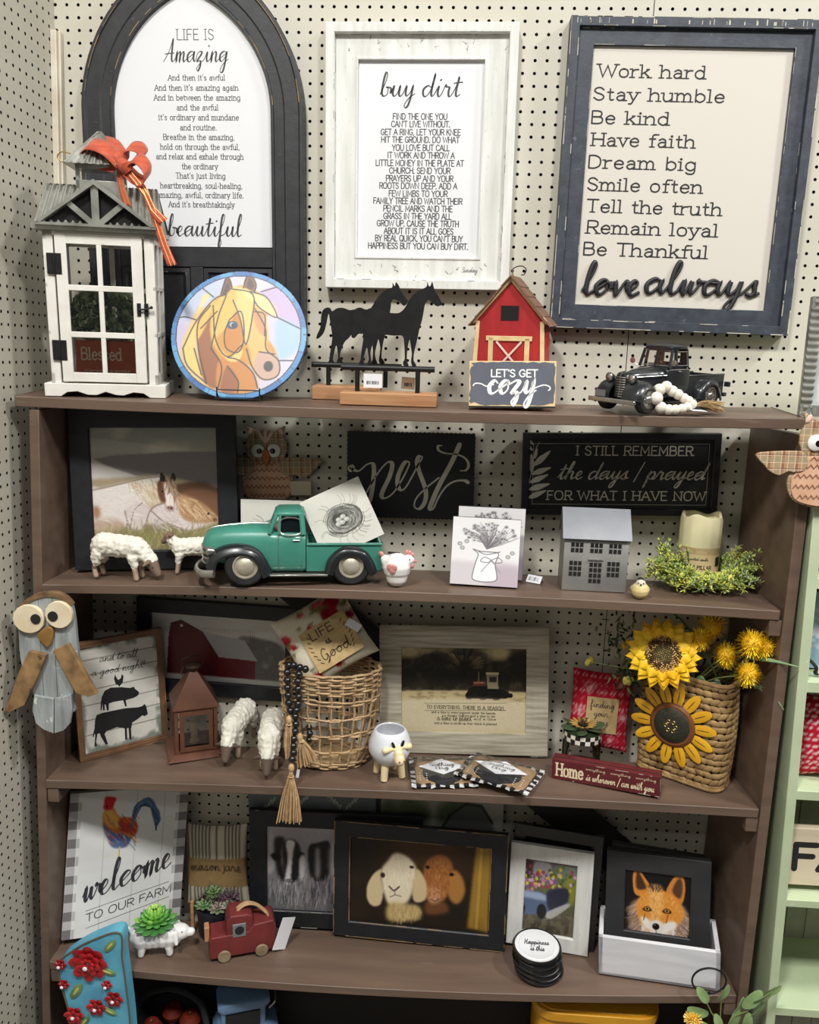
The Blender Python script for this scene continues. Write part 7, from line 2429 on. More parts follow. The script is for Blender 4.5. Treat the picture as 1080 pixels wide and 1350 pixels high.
def packet(label, corners, lift):
 P = [on(3, *c) for c in corners]              # TL TR BR BL on the shelf
 c0 = sum(P) / 4
 e = (P[1] - P[0] + P[2] - P[3]) / 2
 rz_ = math.atan2(e[1], e[0])
 w_ = np.linalg.norm(e[:2]); f_ = (P[0] - P[3] + P[1] - P[2]) / 2; h_ = np.linalg.norm(f_[:2])
 r = root('packet', label, 'packaged gift', (c0[0], c0[1], zs(3, c0[0]) + lift[0]), rz_, 'packaged fabric gifts', rx=lift[1])
 mb = MB(); st = mb.mark(); mb.rbox((0, 0, .2), (w_ * .84, h_ * .84, .34), .5); mb.build('tan_card', mat('tan_kraft', (172, 142, 106), .8, col2=(150, 122, 88), scale=50), r, bevel=.1)
 mb = MB(); mb.ell((0, -.1 * h_, .3), (w_ * .33, h_ * .36, .28), 24); n0 = mb.mark()
 mb.build('dark_cloth', mat('black_cloth', (36, 36, 38), .85), r)
 mb = MB()
 for i in range(8):
  for j in range(5):
   x, y = (-.36 + .72 * i / 7) * w_, (-.38 + .24 * j / 4) * h_
   mb.ell((x, y, .56 - .6 * abs(y / h_)), (.07, .07, .03), 8)
 o = mb.build('dots', PAPER, r)
 mb = MB(); st = mb.mark(); L_ = h_ * .27; mb.prism([(0, -L_), (w_ * .36, 0), (0, L_), (-w_ * .36, 0)], .56, .6); mb.xf(st, None, (0, h_ * .06, 0)); lb = mb.build('label_card', PAPER, r)
 mb = MB(); text(mb, 'Soothing', -w_ * .19, w_ * .19, h_ * .07, h_ * .055, 'curs', wt=.2, z=.605); text(mb, 'Bag', -w_ * .1, w_ * .1, -h_ * .04, h_ * .055, 'curs', wt=.2, z=.605); mb.build('lettering', INK, lb, smooth=False)
 mb = MB(); mb.col = (30, 30, 32)
 for sd in range(4):
  L_ = w_ if sd % 2 == 0 else h_
  n_ = int(L_ / .4)
  for i in range(n_):
   t = -L_ / 2 + L_ * (i + .5) / n_
   mb.col = (34, 34, 36) if i % 2 else (214, 214, 214)
   o_ = (h_ if sd % 2 == 0 else w_) / 2 - .22
   c = (t, -o_ if sd == 0 else o_) if sd % 2 == 0 else (-o_ if sd == 1 else o_, t)
   mb.box((c[0], c[1], .22 + random.gauss(0, .05)), (L_ / n_ + .02, .42, .05) if sd % 2 == 0 else (.42, L_ / n_ + .02, .05), rotm(random.gauss(0, .2), random.gauss(0, .2), 0))
 mb.build('check_edging', CHK, r)
 mb = MB(); n_ = 18
 V = [(w_ * (i / n_ - .5), h_ * (j / n_ - .5), .3 + .42 * math.sin(PI * i / n_) ** .5 * math.sin(PI * j / n_) ** .5 + random.gauss(0, .035)) for j in range(n_ + 1) for i in range(n_ + 1)]
 mb.add(V, [(j * (n_ + 1) + i, j * (n_ + 1) + i + 1, (j + 1) * (n_ + 1) + i + 1, (j + 1) * (n_ + 1) + i) for j in range(n_) for i in range(n_)])
 mb.build('clear_wrap', FILM, r)
 return r

packet('clear-wrapped black and tan packet with check edging lying left of its twin', [(541, 1003), (612, 1003), (640, 1040), (540, 1043)], (.02, 0))
packet('clear-wrapped black and tan packet lapped over its twin at the shelf edge', [(622, 1003), (719, 1028), (694, 1060), (600, 1033)], (.62, .0))

# ---- sunflower-lid jar
p = on(3, 762, 1000)
r = root('sunflower_jar', 'clear jar with black and white check lid and fabric sunflower, left of the red pillow', 'jar', (p[0], -4.0, zs(3, p[0]) + .02))
mb = MB(); mb.lathe([(0, .15), (1.5, .15), (1.72, .3), (1.75, .6), (1.75, 2.5), (1.55, 2.85)], 36); mb.lathe([(0, 0), (1.6, 0), (1.78, .2)], 36); mb.build('glass_jar', GL, r)
mb = MB()
for k_ in range(24):
 for j in range(2):
  mb.col = (26, 26, 26) if (k_ + j) % 2 else (226, 222, 208)
  a0, a1 = 2 * PI * k_ / 24, 2 * PI * (k_ + 1) / 24
  z0_, z1_ = 2.8 + j * .4, 3.2 + j * .4
  mb.add([(1.76 * math.cos(a0), 1.76 * math.sin(a0), z0_), (1.76 * math.cos(a1), 1.76 * math.sin(a1), z0_), (1.76 * math.cos(a1), 1.76 * math.sin(a1), z1_), (1.76 * math.cos(a0), 1.76 * math.sin(a0), z1_)], [(0, 1, 2, 3)])
mb.col = (40, 52, 34); mb.lathe([(1.76, 3.58), (1.5, 3.66), (0, 3.66)], 30)
mb.build('lid', CHK, r)
mb = MB(); mb.col = (60, 78, 50)
for k_ in range(6):
 a_ = k_ * 1.05 + .3; mb.ell((1.25 * math.cos(a_), 1.25 * math.sin(a_), 3.8 + .1 * (k_ % 2)), (.95, .5, .06), 10, rotm(.2 * (-1) ** k_, -.15, a_))
mb.build('leaves', vmat('leaf_matte'), r)
mb = MB(); mb.col = (170, 128, 60)
for k_ in range(14):
 a_ = k_ * 2 * PI / 14; mb.col = random.choice([(176, 134, 66), (150, 108, 48), (190, 150, 84)])
 mb.ell((.85 * math.cos(a_), .85 * math.sin(a_), 4.15), (.45, .16, .05), 8, rotm(0, -.5, 0) if False else rotm(0, -.3, a_))
mb.col = (52, 36, 24)
for k_ in range(40):
 a_, q = random.uniform(0, 6.28), random.uniform(0, .5); mb.ell((q * math.cos(a_), q * math.sin(a_), 4.25 + random.uniform(0, .12)), .07, 6)
mb.build('flower', vmat('leaf_matte'), r)

# ---- red pillow behind the jar
pl = Pl(np.array([29.5, -2.0, -65.0]), math.radians(-4), math.radians(4)).fit((750, 877), (828, 888), (835, 992), (752, 985))
r = root('red_pillow', 'small red pillow with white dots and a tan patch, behind the sunflower basket', 'cushion', M=pl.M())
cv = Canvas(110, 130, (172, 26, 46))
for i in range(22):
 for j in range(26):
  cv.ell((i + .5 * (j % 2) + .25) / 22, (j + .5) / 26, .009, .008, (226, 180, 180), .4, .8)
for x, y in ((.3, .2), (.78, .15), (.88, .55), (.7, .85), (.2, .8), (.15, .5)):
 for k_ in range(14):
  a_ = k_ * .45; cv.stroke([(x, y), (x + .1 * math.cos(a_), y + .085 * math.sin(a_))], .012, (220, 190, 184), .7, False)
pillow('cushion', pl, pl.w, pl.h, 1.5, cv, r, CLOTH)
mb = MB(); mb.box((.1, -.25, .76), (2.9, 3.4, .1)); mb.build('label_patch', mat('tan_linen'), r)
mb = MB(); text(mb, 'finding', -1.0, 1.2, .5, .32, 'curs', wt=.16, z=.83); text(mb, 'your', -.6, .7, -.35, .3, 'curs', wt=.16, z=.83); text(mb, 'joy', -.4, .8, -1.2, .36, 'curs', wt=.16, z=.83); mb.build('lettering', mat('brown_ink'), r, smooth=False)

# ---- home word block
MAR = mat('maroon_paint', (104, 36, 40), .5, col2=(84, 26, 30), scale=30, mix=.5, spots=[((150, 96, 84), .75, 80)])
a, b = on(3, 728, 1026), on(3, 868, 1055)
rz = math.atan2(b[1] - a[1], b[0] - a[0])
pl = Pl(a, rz, 0).fit((727, 1004), (873, 1026), (868.5, 1055), (728, 1026))
r = root('home_word_block', 'maroon wooden word block reading Home in front of the sunflower basket', 'word block', M=pl.M())
w, h = pl.w, pl.h
mb = MB(); mb.bb((-w / 2, -h / 2, -1.3), (w / 2, h / 2, 0)); mb.mi = 1; wear(mb, w, h, .02, 0, 10, .8, .02); mb.build('block', [MAR, WEAR], r, bevel=.05)
mb = MB(); mb.bb((-w / 2, h / 2 - .12, -.62), (w / 2, h / 2 + .01, -.5)); mb.build('groove', DARK, r)
mb = MB()
text(mb, 'Home', -w / 2 + .35, -w / 2 + 2.75, -.55, 1.15, 'serif', wt=.14, z=.01)
text(mb, 'is wherever I am with you', -w / 2 + 3.05, w / 2 - .5, -.55, .33, 'curs', wt=.2, z=.01, slant=.25)
for k_ in range(3):
 text(mb, 'everything', -w / 2 + 3.0 + k_ * 2.15, -w / 2 + 4.7 + k_ * 2.15, .42, .12, 'curs', wt=.16, z=.01)
mb.build('lettering', mat('cream_ink', (232, 214, 180), .6), r, smooth=False)

# ---- sunflower basket
SG = mat('seagrass', (178, 146, 96), .7, col2=(120, 90, 52), scale=34, mix=.6, bump=.3, bscale=200)
a, b = on(3, 838, 1012), on(3, 944, 1049)
rz = math.atan2(b[1] - a[1], b[0] - a[0])
ex_, ey_ = np.array([math.cos(rz), math.sin(rz), 0]), np.array([-math.sin(rz), math.cos(rz), 0])
SW, SD, SHt = np.linalg.norm((b - a)[:2]) + .3, 3.6, 9.6
ct = (a + b) / 2 + ey_ * SD / 2
ct[2] = zs(3, ct[0])
bk = root('seagrass_basket', 'tall woven seagrass basket with a metal sunflower on its front, third shelf right', 'basket', tuple(ct + [0, 0, .02]), rz)

def ring_pts(w_, d_, r_, n=64):
 P = []
 per = []
 for (cx_, cy_, a0) in ((w_ / 2 - r_, d_ / 2 - r_, 0), (-w_ / 2 + r_, d_ / 2 - r_, 90), (-w_ / 2 + r_, -d_ / 2 + r_, 180), (w_ / 2 - r_, -d_ / 2 + r_, 270)):
  for k_ in range(7):
   t = math.radians(a0 + k_ * 15); per.append((cx_ + r_ * math.cos(t), cy_ + r_ * math.sin(t)))
 per = np.array(per + [per[0]])
 L_ = np.concatenate([[0], np.cumsum(np.linalg.norm(np.diff(per, axis=0), axis=1))])
 t = np.linspace(0, L_[-1], n, endpoint=False)
 return np.stack([np.interp(t, L_, per[:, 0]), np.interp(t, L_, per[:, 1])], 1)

mb = MB()
rows = 16
for k_ in range(rows):
 z = .25 + (SHt - .4) * k_ / (rows - 1)
 g = 1 + .06 * math.sin(PI * k_ / rows)
 P = ring_pts(SW * g, SD * g, 1.15, 30)
 for i in range(30):
  a_, b_ = P[i], P[(i + 1) % 30]
  d_ = b_ - a_
  yaw = math.atan2(d_[1], d_[0])
  mb.ell(((a_ + b_)[0] / 2, (a_ + b_)[1] / 2, z + random.gauss(0, .03)), (np.linalg.norm(d_) * random.uniform(.66, .86), .18, .3), 8, rotm(0, -.32 + random.gauss(0, .08), yaw) if False else (np.array(Matrix.Rotation(yaw, 3, 'Z') @ Matrix.Rotation(-.42 * (1 if k_ % 2 else -.4) + random.gauss(0, .12), 3, 'Y'))))
mb.build('weave', SG, bk)
mb = MB(); P = ring_pts(SW, SD, 1.1, 40); mb.tube([(x, y, SHt + .1) for x, y in P], .22, 8, closed=True); mb.build('rim', SG, bk)
mb = MB(); mb.tube([(x, y, .12) for x, y in P], .2, 8, closed=True); mb.build('base_ring', SG, bk)
mb = MB(); mb.prism([(x * .92, y * .92) for x, y in P], .1, SHt - .7); mb.build('liner', mat('dark_liner', (46, 40, 30), .9), bk)
# metal sunflower on its front
pl2 = Pl(ct - ey_ * (SD / 2 + .35), rz, 0)
c0 = pl2.uv(710 + 517 / 2.919, 780 + 517 / 2.919)
zf = c0[1]
m_ = Matrix(((1, 0, 0, c0[0]), (0, 0, -1, -SD / 2 - .42), (0, 1, 0, zf), (0, 0, 0, 1)))
YM = mat('painted_yellow_metal', (240, 186, 40), .4, col2=(222, 158, 26), scale=14, mix=.5)
for k_ in range(14):
 a_ = 2 * PI * k_ / 14 + .1
 mb = MB(); mb.ell((2.75, 0, 0), (1.15, .5, .08), 14); st = 0
 mb.mi = 1; mb.ell((2.7, 0, .075), (.6, .05, .02), 8)
 mb.v = [tuple(np.array(q) @ rotm(0, 0, a_).T) for q in mb.v]
 mb.build('petal', [YM, mat('brown_slit', (110, 66, 24), .6)], bk, M=m_)
mb = MB(); mb.lathe([(0, .05), (1.95, .05), (2.05, .1), (1.8, .26), (1.6, .24)], 36); mb.build('flower_ring', mat('rust_brown', (120, 70, 34), .5), bk, M=m_)
mb = MB(); mb.lathe([(1.66, .2), (1.5, .34), (.8, .42), (0, .44)], 36)
mb.build('flower_centre', mat('black_seed', (34, 34, 28), .6, col2=(54, 56, 40), scale=200, mix=.6, bump=.4), bk, M=m_)
mb = MB()
for k_ in range(6):
 a_ = k_ * 1.05; mb.tube([(.45 * math.cos(a_) + .15 * math.cos(t), .45 * math.sin(a_) + .15 * math.sin(t), .45) for t in np.linspace(0, 6.28, 10)], .03, 4)
mb.build('wire_curls', mat('brass_wire'), bk, M=m_)

# ---- flowers in the basket
fp = ct + np.array([0, 0, SHt - .6])
GRN = vmat('leaf_matte')
W6 = lambda x, y, d_: onY(710 + x / 2.919, 780 + y / 2.919, d_)

def stem(r, a_, b_, rad=.07):
 ms = MB(); ms.tube(spline([a_, (np.array(a_) + np.array(b_)) / 2 + np.array([0, 0, .3]), b_], 5), rad, 5); return ms.build('stem', mat('stem_green'), r)

base = ct + np.array([0, 0, SHt - 1.2])
hc = W6(480, 238, ct[1] - 2.4)
r = root('sunflower', 'large yellow artificial sunflower standing in the seagrass basket', 'artificial flower', tuple(base))
Mf = Matrix.Rotation(math.radians(72), 4, 'X')
Mf = Matrix.Rotation(rz * .4, 4, 'Z') @ Mf
Mf.translation = Vector(hc - base)
for lay, (n_, R_, z_) in enumerate(((17, 3.0, 0), (15, 2.7, .15), (13, 2.2, .3))):
 for k_ in range(n_):
  a_ = 2 * PI * k_ / n_ + lay * .2
  mb = MB()
  V, F = [], []
  for i in range(8):
   t = i / 7
   wd = .52 * math.sin(PI * min(1, t * .86 + .12)) ** .8 * (1 - t ** 6)
   x = 1.2 + (R_ - 1.0) * t
   zc_ = z_ + .5 * t - .55 * t * t + random.gauss(0, .02)
   for s in (-1, 0, 1):
    V.append((x, s * wd, zc_ + (.1 if s else 0)))
  for i in range(7):
   for s in range(2):
    F.append((i * 3 + s, (i + 1) * 3 + s, (i + 1) * 3 + s + 1, i * 3 + s + 1))
  mb.add(V, F)
  mb.v = [tuple(np.array(q) @ rotm(0, 0, a_).T) for q in mb.v]
  mb.build('petal', mat('sunflower_petal', (255, 216, 44), .55, col2=(250, 188, 20), scale=18, mix=.5), r, M=Mf, solid=.02)
mb = MB(); mb.col = (90, 64, 36)
for k_ in range(240):
 q = 1.5 * math.sqrt(k_ / 240); a_ = k_ * 2.39996
 mb.col = random.choice([(196, 158, 106), (120, 84, 46), (222, 186, 130), (84, 58, 34)]) if q > .75 else random.choice([(120, 112, 60), (142, 130, 76), (104, 96, 50)])
 mb.ell((q * math.cos(a_), q * math.sin(a_), .38 + .1 * (1 if q > .75 else 0)), (.085, .085, .13), 6)
mb.col = (80, 60, 36); mb.lathe([(1.6, .1), (1.5, .35), (0, .4)], 24)
mb.build('seed_head', GRN, r, M=Mf)
stem(r, (0, 0, 0), tuple(hc - base + np.array([0, .3, -.3])))
# pompoms
for i, (x, y, q, lab, dd) in enumerate(((668, 128, 54, 'yellow pompom flower standing highest in the seagrass basket', -1.8), (622, 182, 46, 'yellow pompom flower just right of the big sunflower', -2.2), (725, 245, 50, 'yellow pompom flower low in the middle of the bunch', -2.6), (822, 203, 54, 'yellow pompom flower in front at the upper right of the bunch', -4.6),
         (872, 215, 46, 'yellow pompom flower half hidden at the far right of the bunch', -4.2), (806, 320, 48, 'yellow pompom flower drooping over the basket rim at right', -4.9))):
 c = W6(x, y, ct[1] + dd)
 r = root('pompom_flower', lab, 'artificial flower', tuple(base), 0, 'yellow pompom flowers')
 mb = MB(); mb.col = (244, 204, 30)
 R_ = q / 2.919 / 15.2
 mb.col = (214, 170, 20); mb.ell(c - base, R_ * .7, 12)
 for k_ in range(330):
  z_ = 1 - 2 * (k_ + .5) / 330; a_ = k_ * 2.39996; s_ = math.sqrt(1 - z_ * z_)
  d_ = np.array([s_ * math.cos(a_), s_ * math.sin(a_), z_]) + np.array([random.gauss(0, .08) for _ in range(3)])
  pr = np.cross(d_, (.2, .5, 1)); pr /= np.linalg.norm(pr)
  l_ = R_ * random.uniform(.95, 1.12)
  mb.col = random.choice([(255, 224, 36), (250, 212, 24), (255, 234, 80), (242, 200, 16)])
  o_ = c - base
  mb.add([o_ + d_ * R_ * .5 + pr * .05, o_ + d_ * l_ + pr * .03, o_ + d_ * l_ - pr * .03, o_ + d_ * R_ * .5 - pr * .05], [(0, 1, 2, 3)])
 mb.build('bloom', GRN, r)
 stem(r, (0, 0, 0), tuple(c - base + np.array([0, .4, -.2])))
# leaves
r = root('grass_leaves', 'green and white striped blade leaves and dark foliage around the basket flowers', 'artificial plant', tuple(base))
for L_, w_, cset in (([(700, 360), (640, 230), (560, 120), (500, 70)], .3, 0), ([(740, 330), (800, 260), (880, 262), (1005, 290)], .42, 1), ([(790, 340), (860, 375), (910, 410), (945, 455)], .42, 1), ([(720, 360), (740, 320), (770, 330), (775, 365)], .4, 0), ([(680, 370), (730, 210), (740, 150), (730, 120)], .25, 0), ([(790, 330), (860, 330), (920, 345)], .2, 0), ([(570, 370), (620, 330), (650, 350)], .4, 0), ([(640, 370), (690, 345), (710, 380)], .4, 1)):
 P = [W6(x, y, max(-10.8, ct[1] - 1.6 - (1.7 if L_[-1][0] > 850 else .3) * i)) - base for i, (x, y) in enumerate(L_)]
 mb = MB(); strip(mb, P, (.1, .45, 1), [w_ * .6, w_, w_ * .8, .04]); mb.build('blade', mat('blade_green', (78, 112, 62), .5, col2=(150, 176, 140), scale=30, stretch=(1, 1, 1), mix=.4) if cset else mat('blade_dark', (56, 84, 46), .5, col2=(80, 110, 60), scale=20), r, solid=.02)
mb = MB(); mb.col = (50, 66, 40)
for _ in range(170):
 x, y = random.choice([(random.gauss(330, 40), random.gauss(170, 60)), (random.gauss(640, 80), random.gauss(320, 40)), (random.gauss(350, 30), random.gauss(330, 30))])
 q = W6(x, y, ct[1] + random.uniform(-.6, 1.6)) - base
 if q[1] + base[1] > -.8:
  q[1] = -.8 - base[1]
 mb.col = random.choice([(48, 64, 38), (36, 50, 30), (70, 88, 50), (96, 108, 60)])
 mb.ell(q, (.4, .14, .05), 6, rotm(random.uniform(-1, 1), random.uniform(-1.5, 1.5), random.uniform(0, 3)))
mb.build('dark_foliage', GRN, r)
for x, y in ((195, 270), (340, 345), (330, 205)):
 mb = MB(); mb.col = (200, 160, 50); q = W6(x, y, ct[1] - .8) - base
 for k_ in range(7):
  mb.ell(q + np.array([random.gauss(0, .15), 0, random.gauss(0, .2)]), (.22, .15, .3), 8); mb.col = random.choice([(206, 170, 60), (176, 160, 70), (120, 120, 60)])
 mb.build('bud', GRN, r)
 stem(r, tuple(q), (0, 0, 0), .04)

# ---- grey wooden owl on the post
pl = Pl((-21, -11.6, -57), 0, 0)
U3 = lambda x, y: pl.uv(x / 3.6, 760 + y / 3.6)
pl.p = np.array(onY(65, 960, -11.6))
r = root('wooden_owl', 'weathered grey plank owl with round log-slice eyes hung on the left post', 'owl ornament', M=pl.M())
BARN = mat('weathered_grey_plank', (166, 172, 172), .7, col2=(126, 130, 128), scale=16, stretch=(3, .5, 3), mix=.6, bump=.3, bscale=90, spots=[((92, 84, 76), .7, 60, (3, .5, 1)), ((206, 210, 208), .62, 40)])
BARK = mat('rough_bark', (132, 102, 68), .8, col2=(84, 62, 42), scale=40, stretch=(1, 2, 1), mix=.7, bump=.5)
SLICE = mat('birch_slice', (232, 220, 192), .6, col2=(208, 188, 150), scale=16, mix=.5, spots=[((120, 84, 52), .74, 70, (2, .6, 1))])
ol = [(165, 660), (160, 560), (120, 480), (95, 380), (88, 270), (76, 200), (100, 140), (150, 95), (225, 78), (290, 90), (335, 130), (352, 200), (362, 300), (370, 400), (350, 520), (345, 600), (340, 650)]
xs_ = [(60, 196), (198, 262), (264, 372)]
for x0, x1 in xs_:
 O = [U3(*q) for q in spline(ol, 4, True)]
 xa, xb = U3(x0, 400)[0], U3(x1, 400)[0]
 # clip outline to the plank's width
 def clip(poly, f):
  out_ = []
  for i in range(len(poly)):
   p_, q_ = poly[i], poly[(i + 1) % len(poly)]
   a_, b_ = f(p_), f(q_)
   if a_ >= 0:
    out_.append(p_)
   if a_ * b_ < 0:
    t = a_ / (a_ - b_); out_.append(np.array(p_) + (np.array(q_) - np.array(p_)) * t)
  return out_
 O = clip(O, lambda p_: p_[0] - xa); O = clip(O, lambda p_: xb - p_[0])
 if len(O) > 2:
  mb = MB(); mb.prism(O, -.45, 0); mb.build('plank', BARN, r, bevel=.03)
for L_ in ([(170, 555), (210, 565), (262, 572), (262, 738), (215, 720), (178, 690), (165, 640)], [(266, 572), (310, 565), (345, 552), (350, 620), (340, 690), (310, 725), (266, 738)]):
 mb = MB(); mb.prism([U3(*q) for q in L_], .02, .32); mb.build('tail_feather', BARN, r, bevel=.05)
mb = MB(); mb.prism([U3(*q) for q in spline([(72, 215), (95, 140), (150, 92), (225, 74), (295, 86), (342, 130), (330, 135), (285, 105), (225, 95), (160, 112), (110, 150), (88, 200)], 3, True)], -.5, .12); mb.build('bark_brow', BARK, r)
for cx_, cy_, rx_, ry_, px_, py_ in ((146, 196, 78, 72, 182, 194), (288, 176, 68, 68, 263, 181)):
 c = U3(cx_, cy_); k_ = 3.6 * 16.4
 mb = MB(); n0 = 30
 mb.prism([(c[0] + rx_ / k_ * math.cos(2 * PI * i / n0) * (1 + .03 * math.sin(3 * i)), c[1] + ry_ / k_ * math.sin(2 * PI * i / n0)) for i in range(n0)], .02, .42); e = mb.build('eye', SLICE, r, bevel=.05)
 c2 = U3(px_, py_); mb = MB(); mb.lathe([(25 / k_, .4), (25 / k_, .5), (0, .52)], 20, (c2[0], c2[1], 0)); mb.build('pupil', INK, e)
mb = MB(); mb.prism([U3(*q) for q in spline([(186, 275), (205, 250), (240, 232), (262, 250), (256, 300), (238, 330), (210, 310)], 3, True)], .02, .4); mb.build('beak', mat('ochre_wood', (150, 112, 54), .6, col2=(120, 86, 40), scale=30), r, bevel=.08)
for L_ in ([(150, 345), (232, 362), (190, 470), (130, 600), (62, 632), (34, 630), (64, 560), (100, 450)], [(262, 345), (335, 310), (400, 420), (470, 548), (430, 560), (375, 545), (330, 470), (290, 390)]):
 mb = MB(); mb.prism([U3(*q) for q in L_], .05, .5); mb.build('wing', mat('log_wing', (162, 128, 84), .7, col2=(104, 78, 48), scale=34, stretch=(1, 1, 1), mix=.6, bump=.3, spots=[((66, 50, 38), .66, 30)]), r, bevel=.04)
# ================================================================ fourth shelf and the floor below
# ---- boards standing right at the back
pl = Pl((5, -1.0, -77), 0, 0).fit((330, 1040), (498, 1046), (495, 1190), (330, 1186))
pl.p = pl.p + pl.n * .0
r = root('leaf_sign', 'blue-grey sign with pale leaf sprigs half hidden behind the cow picture', 'word sign', M=pl.M())
mb = MB(); mb.bb((-pl.w / 2, -pl.h / 2, -.3), (pl.w / 2, pl.h / 2, 0)); mb.build('board', mat('blue_grey_paint', (112, 122, 126), .6, col2=(98, 108, 112), scale=14), r, bevel=.03)
mb = MB()
for x, y, f in ((352, 1062, 1), (398, 1056, 1), (440, 1058, -1), (462, 1060, 1)):
 c = pl.uv(x, y)
 mb.ribbon([c + np.array([-.7 * f, -.8]), c, c + np.array([.7 * f, .3])], .05, .01)
 for k_ in range(5):
  q = c + np.array([-.5 * f + .28 * k_ * f, -.6 + .28 * k_])
  mb.ell((q[0] + .15, q[1] + .2, .01), (.13, .3, .01), 8, rotm(0, 0, -.4 * (-1) ** k_))
mb.build('leaf_sprig', mat('pale_leaf', (172, 178, 172), .7), r, smooth=False)
pl = Pl((15, -.8, -77), 0, 0).fit((501, 1050), (664, 1056), (660, 1200), (503, 1192))
r = root('barn_print', 'unframed print of a grey gabled barn between trees, behind the goat picture', 'print block', M=pl.M())
mb = MB(); mb.bb((-pl.w / 2, -pl.h / 2, -.3), (pl.w / 2, pl.h / 2, -.01)); mb.build('board', BLKE, r)
cv = Canvas(120, 100, (176, 176, 166))
BP = lambda L: [((x - 492) / 172, (y - 1050) / 145) for x, y in L]
for x, y in ((505, 1070), (530, 1065), (548, 1072), (585, 1072), (600, 1060)):
 cv.ell(*BP([(x, y)])[0], .08, .12, (84, 98, 70), .9, .8)
cv.poly(BP([(582, 1085), (590, 1072), (612, 1056), (634, 1058), (648, 1078), (655, 1092), (655, 1180), (582, 1180)]), (104, 108, 108), 1, smooth=False)
cv.stroke(BP([(580, 1088), (590, 1072), (612, 1056), (634, 1058), (650, 1080)]), .02, (60, 62, 62), 1, False)
cv.poly(BP([(492, 1110), (664, 1110), (664, 1200), (492, 1200)]), (120, 122, 96), 3)
pic('print', cv, pl.w - .05, pl.h - .05, r, PRINTM, z=0)

# ---- rooster welcome sign
a, b = on(4, 93, 1249), on(4, 245, 1210)
rz = math.atan2(b[1] - a[1], b[0] - a[0]) * .85
pl = Pl(a, rz, math.radians(6)).fit((80, 1039.5), (240, 1046), (245.5, 1210), (93.5, 1249))
r = root('rooster_sign', 'white plank welcome sign with a colourful rooster and grey check borders, bottom shelf left', 'word sign', M=pl.M())
w, h = pl.w, pl.h
mb = MB(); mb.bb((-w / 2, -h / 2, -.6), (w / 2, h / 2, -.015)); mb.build('board', mat('white_board', (222, 220, 216), .5), r, bevel=.02)
cv = Canvas(220, 250, (222, 222, 220))
z7 = lambda x, y: tuple((lambda q: (q[0] / w + .5, .5 - q[1] / h))(pl.uv(40 + x / 3.176, 1020 + y / 3.176)))
R7 = lambda L: [z7(*q) for q in L]
cv.a += (cv.noise(3, 14)[..., None] - .5) * 14
for x in (.3, .56, .8):
 cv.stroke([(x, 0), (x, 1)], .005, (176, 174, 170), .9, False)
for k_ in range(16):
 y0 = k_ / 16
 c = (120, 116, 116) if k_ % 2 else (186, 184, 184)
 cv.put(((cv.X < .075) | (cv.X > .925)) * ((cv.Y >= y0) & (cv.Y < y0 + 1 / 16)) * 1.0, c, 1)
 cv.put(((cv.X > .075) & (cv.X < .1) | (cv.X < .925) & (cv.X > .9)) * ((cv.Y >= y0) & (cv.Y < y0 + 1 / 16)) * 1.0, (186, 184, 184) if k_ % 2 else (226, 226, 224), 1)
cv.poly(R7([(308, 170), (330, 150), (350, 150), (375, 185), (430, 190), (450, 220), (445, 255), (420, 280), (400, 300), (370, 310), (345, 300), (320, 265), (306, 220)]), (196, 104, 48), 1)
cv.poly(R7([(312, 160), (340, 150), (372, 190), (380, 230), (330, 230), (308, 200)]), (226, 170, 84), 2)
cv.poly(R7([(380, 195), (430, 200), (450, 230), (430, 262), (390, 250), (370, 225)]), (176, 62, 46), 2)
cv.poly(R7([(306, 215), (330, 240), (370, 255), (420, 270), (405, 305), (345, 308), (318, 262)]), (62, 84, 132), 2)
cv.poly(R7([(340, 290), (410, 285), (400, 312), (350, 315)]), (84, 108, 150), 1)
cv.poly(R7([(310, 130), (315, 105), (330, 100), (345, 102), (362, 108), (355, 125), (345, 150), (320, 158), (308, 150)]), (198, 40, 44), 1)
for _ in range(70):
 t = random.random()
 cv.stroke(R7([(425 + 10 * t, 230 - 30 * t), (440 + 30 * t, 150 - 20 * t + random.gauss(0, 5)), (500 + random.gauss(0, 6), 125 + random.gauss(0, 8)), (530 + random.gauss(0, 6), 165 + 40 * random.random()), (528, 215 + random.gauss(0, 12))]), .012, random.choice([(44, 62, 96), (70, 96, 140), (30, 40, 66), (104, 132, 160), (80, 76, 110)]), .6)
for _ in range(50):
 x, y = random.uniform(312, 440), random.uniform(170, 300)
 cv.stroke(R7([(x, y), (x + random.uniform(8, 24), y + random.uniform(10, 26))]), .006, random.choice([(206, 60, 40), (240, 190, 90), (70, 80, 130), (120, 40, 40), (230, 140, 60)]), .6, False)
cv.stroke(R7([(375, 312), (372, 350)]), .012, (214, 180, 80)); cv.stroke(R7([(345, 345), (300, 360)]), .008, (220, 214, 180), .6)
cv.ell(*z7(322, 142), .008, .008, (20, 20, 20), .3)
pic('print', cv, w - .03, h - .03, r, PRINTM, z=0)
mb = MB()
U7 = lambda x, y: pl.uv(40 + x / 3.176, 1020 + y / 3.176)

def rising(s, x0, y0, x1, y1, hp, style, **kw):
 A1, A2 = U7(x0, y0), U7(x1, y1)
 hh = hp / 3.176 / 14.2
 text(mb, s, A1[0], A2[0], A1[1], hh, style, rise=(A2[1] - A1[1]) / (A2[0] - A1[0]), z=.012, **kw)

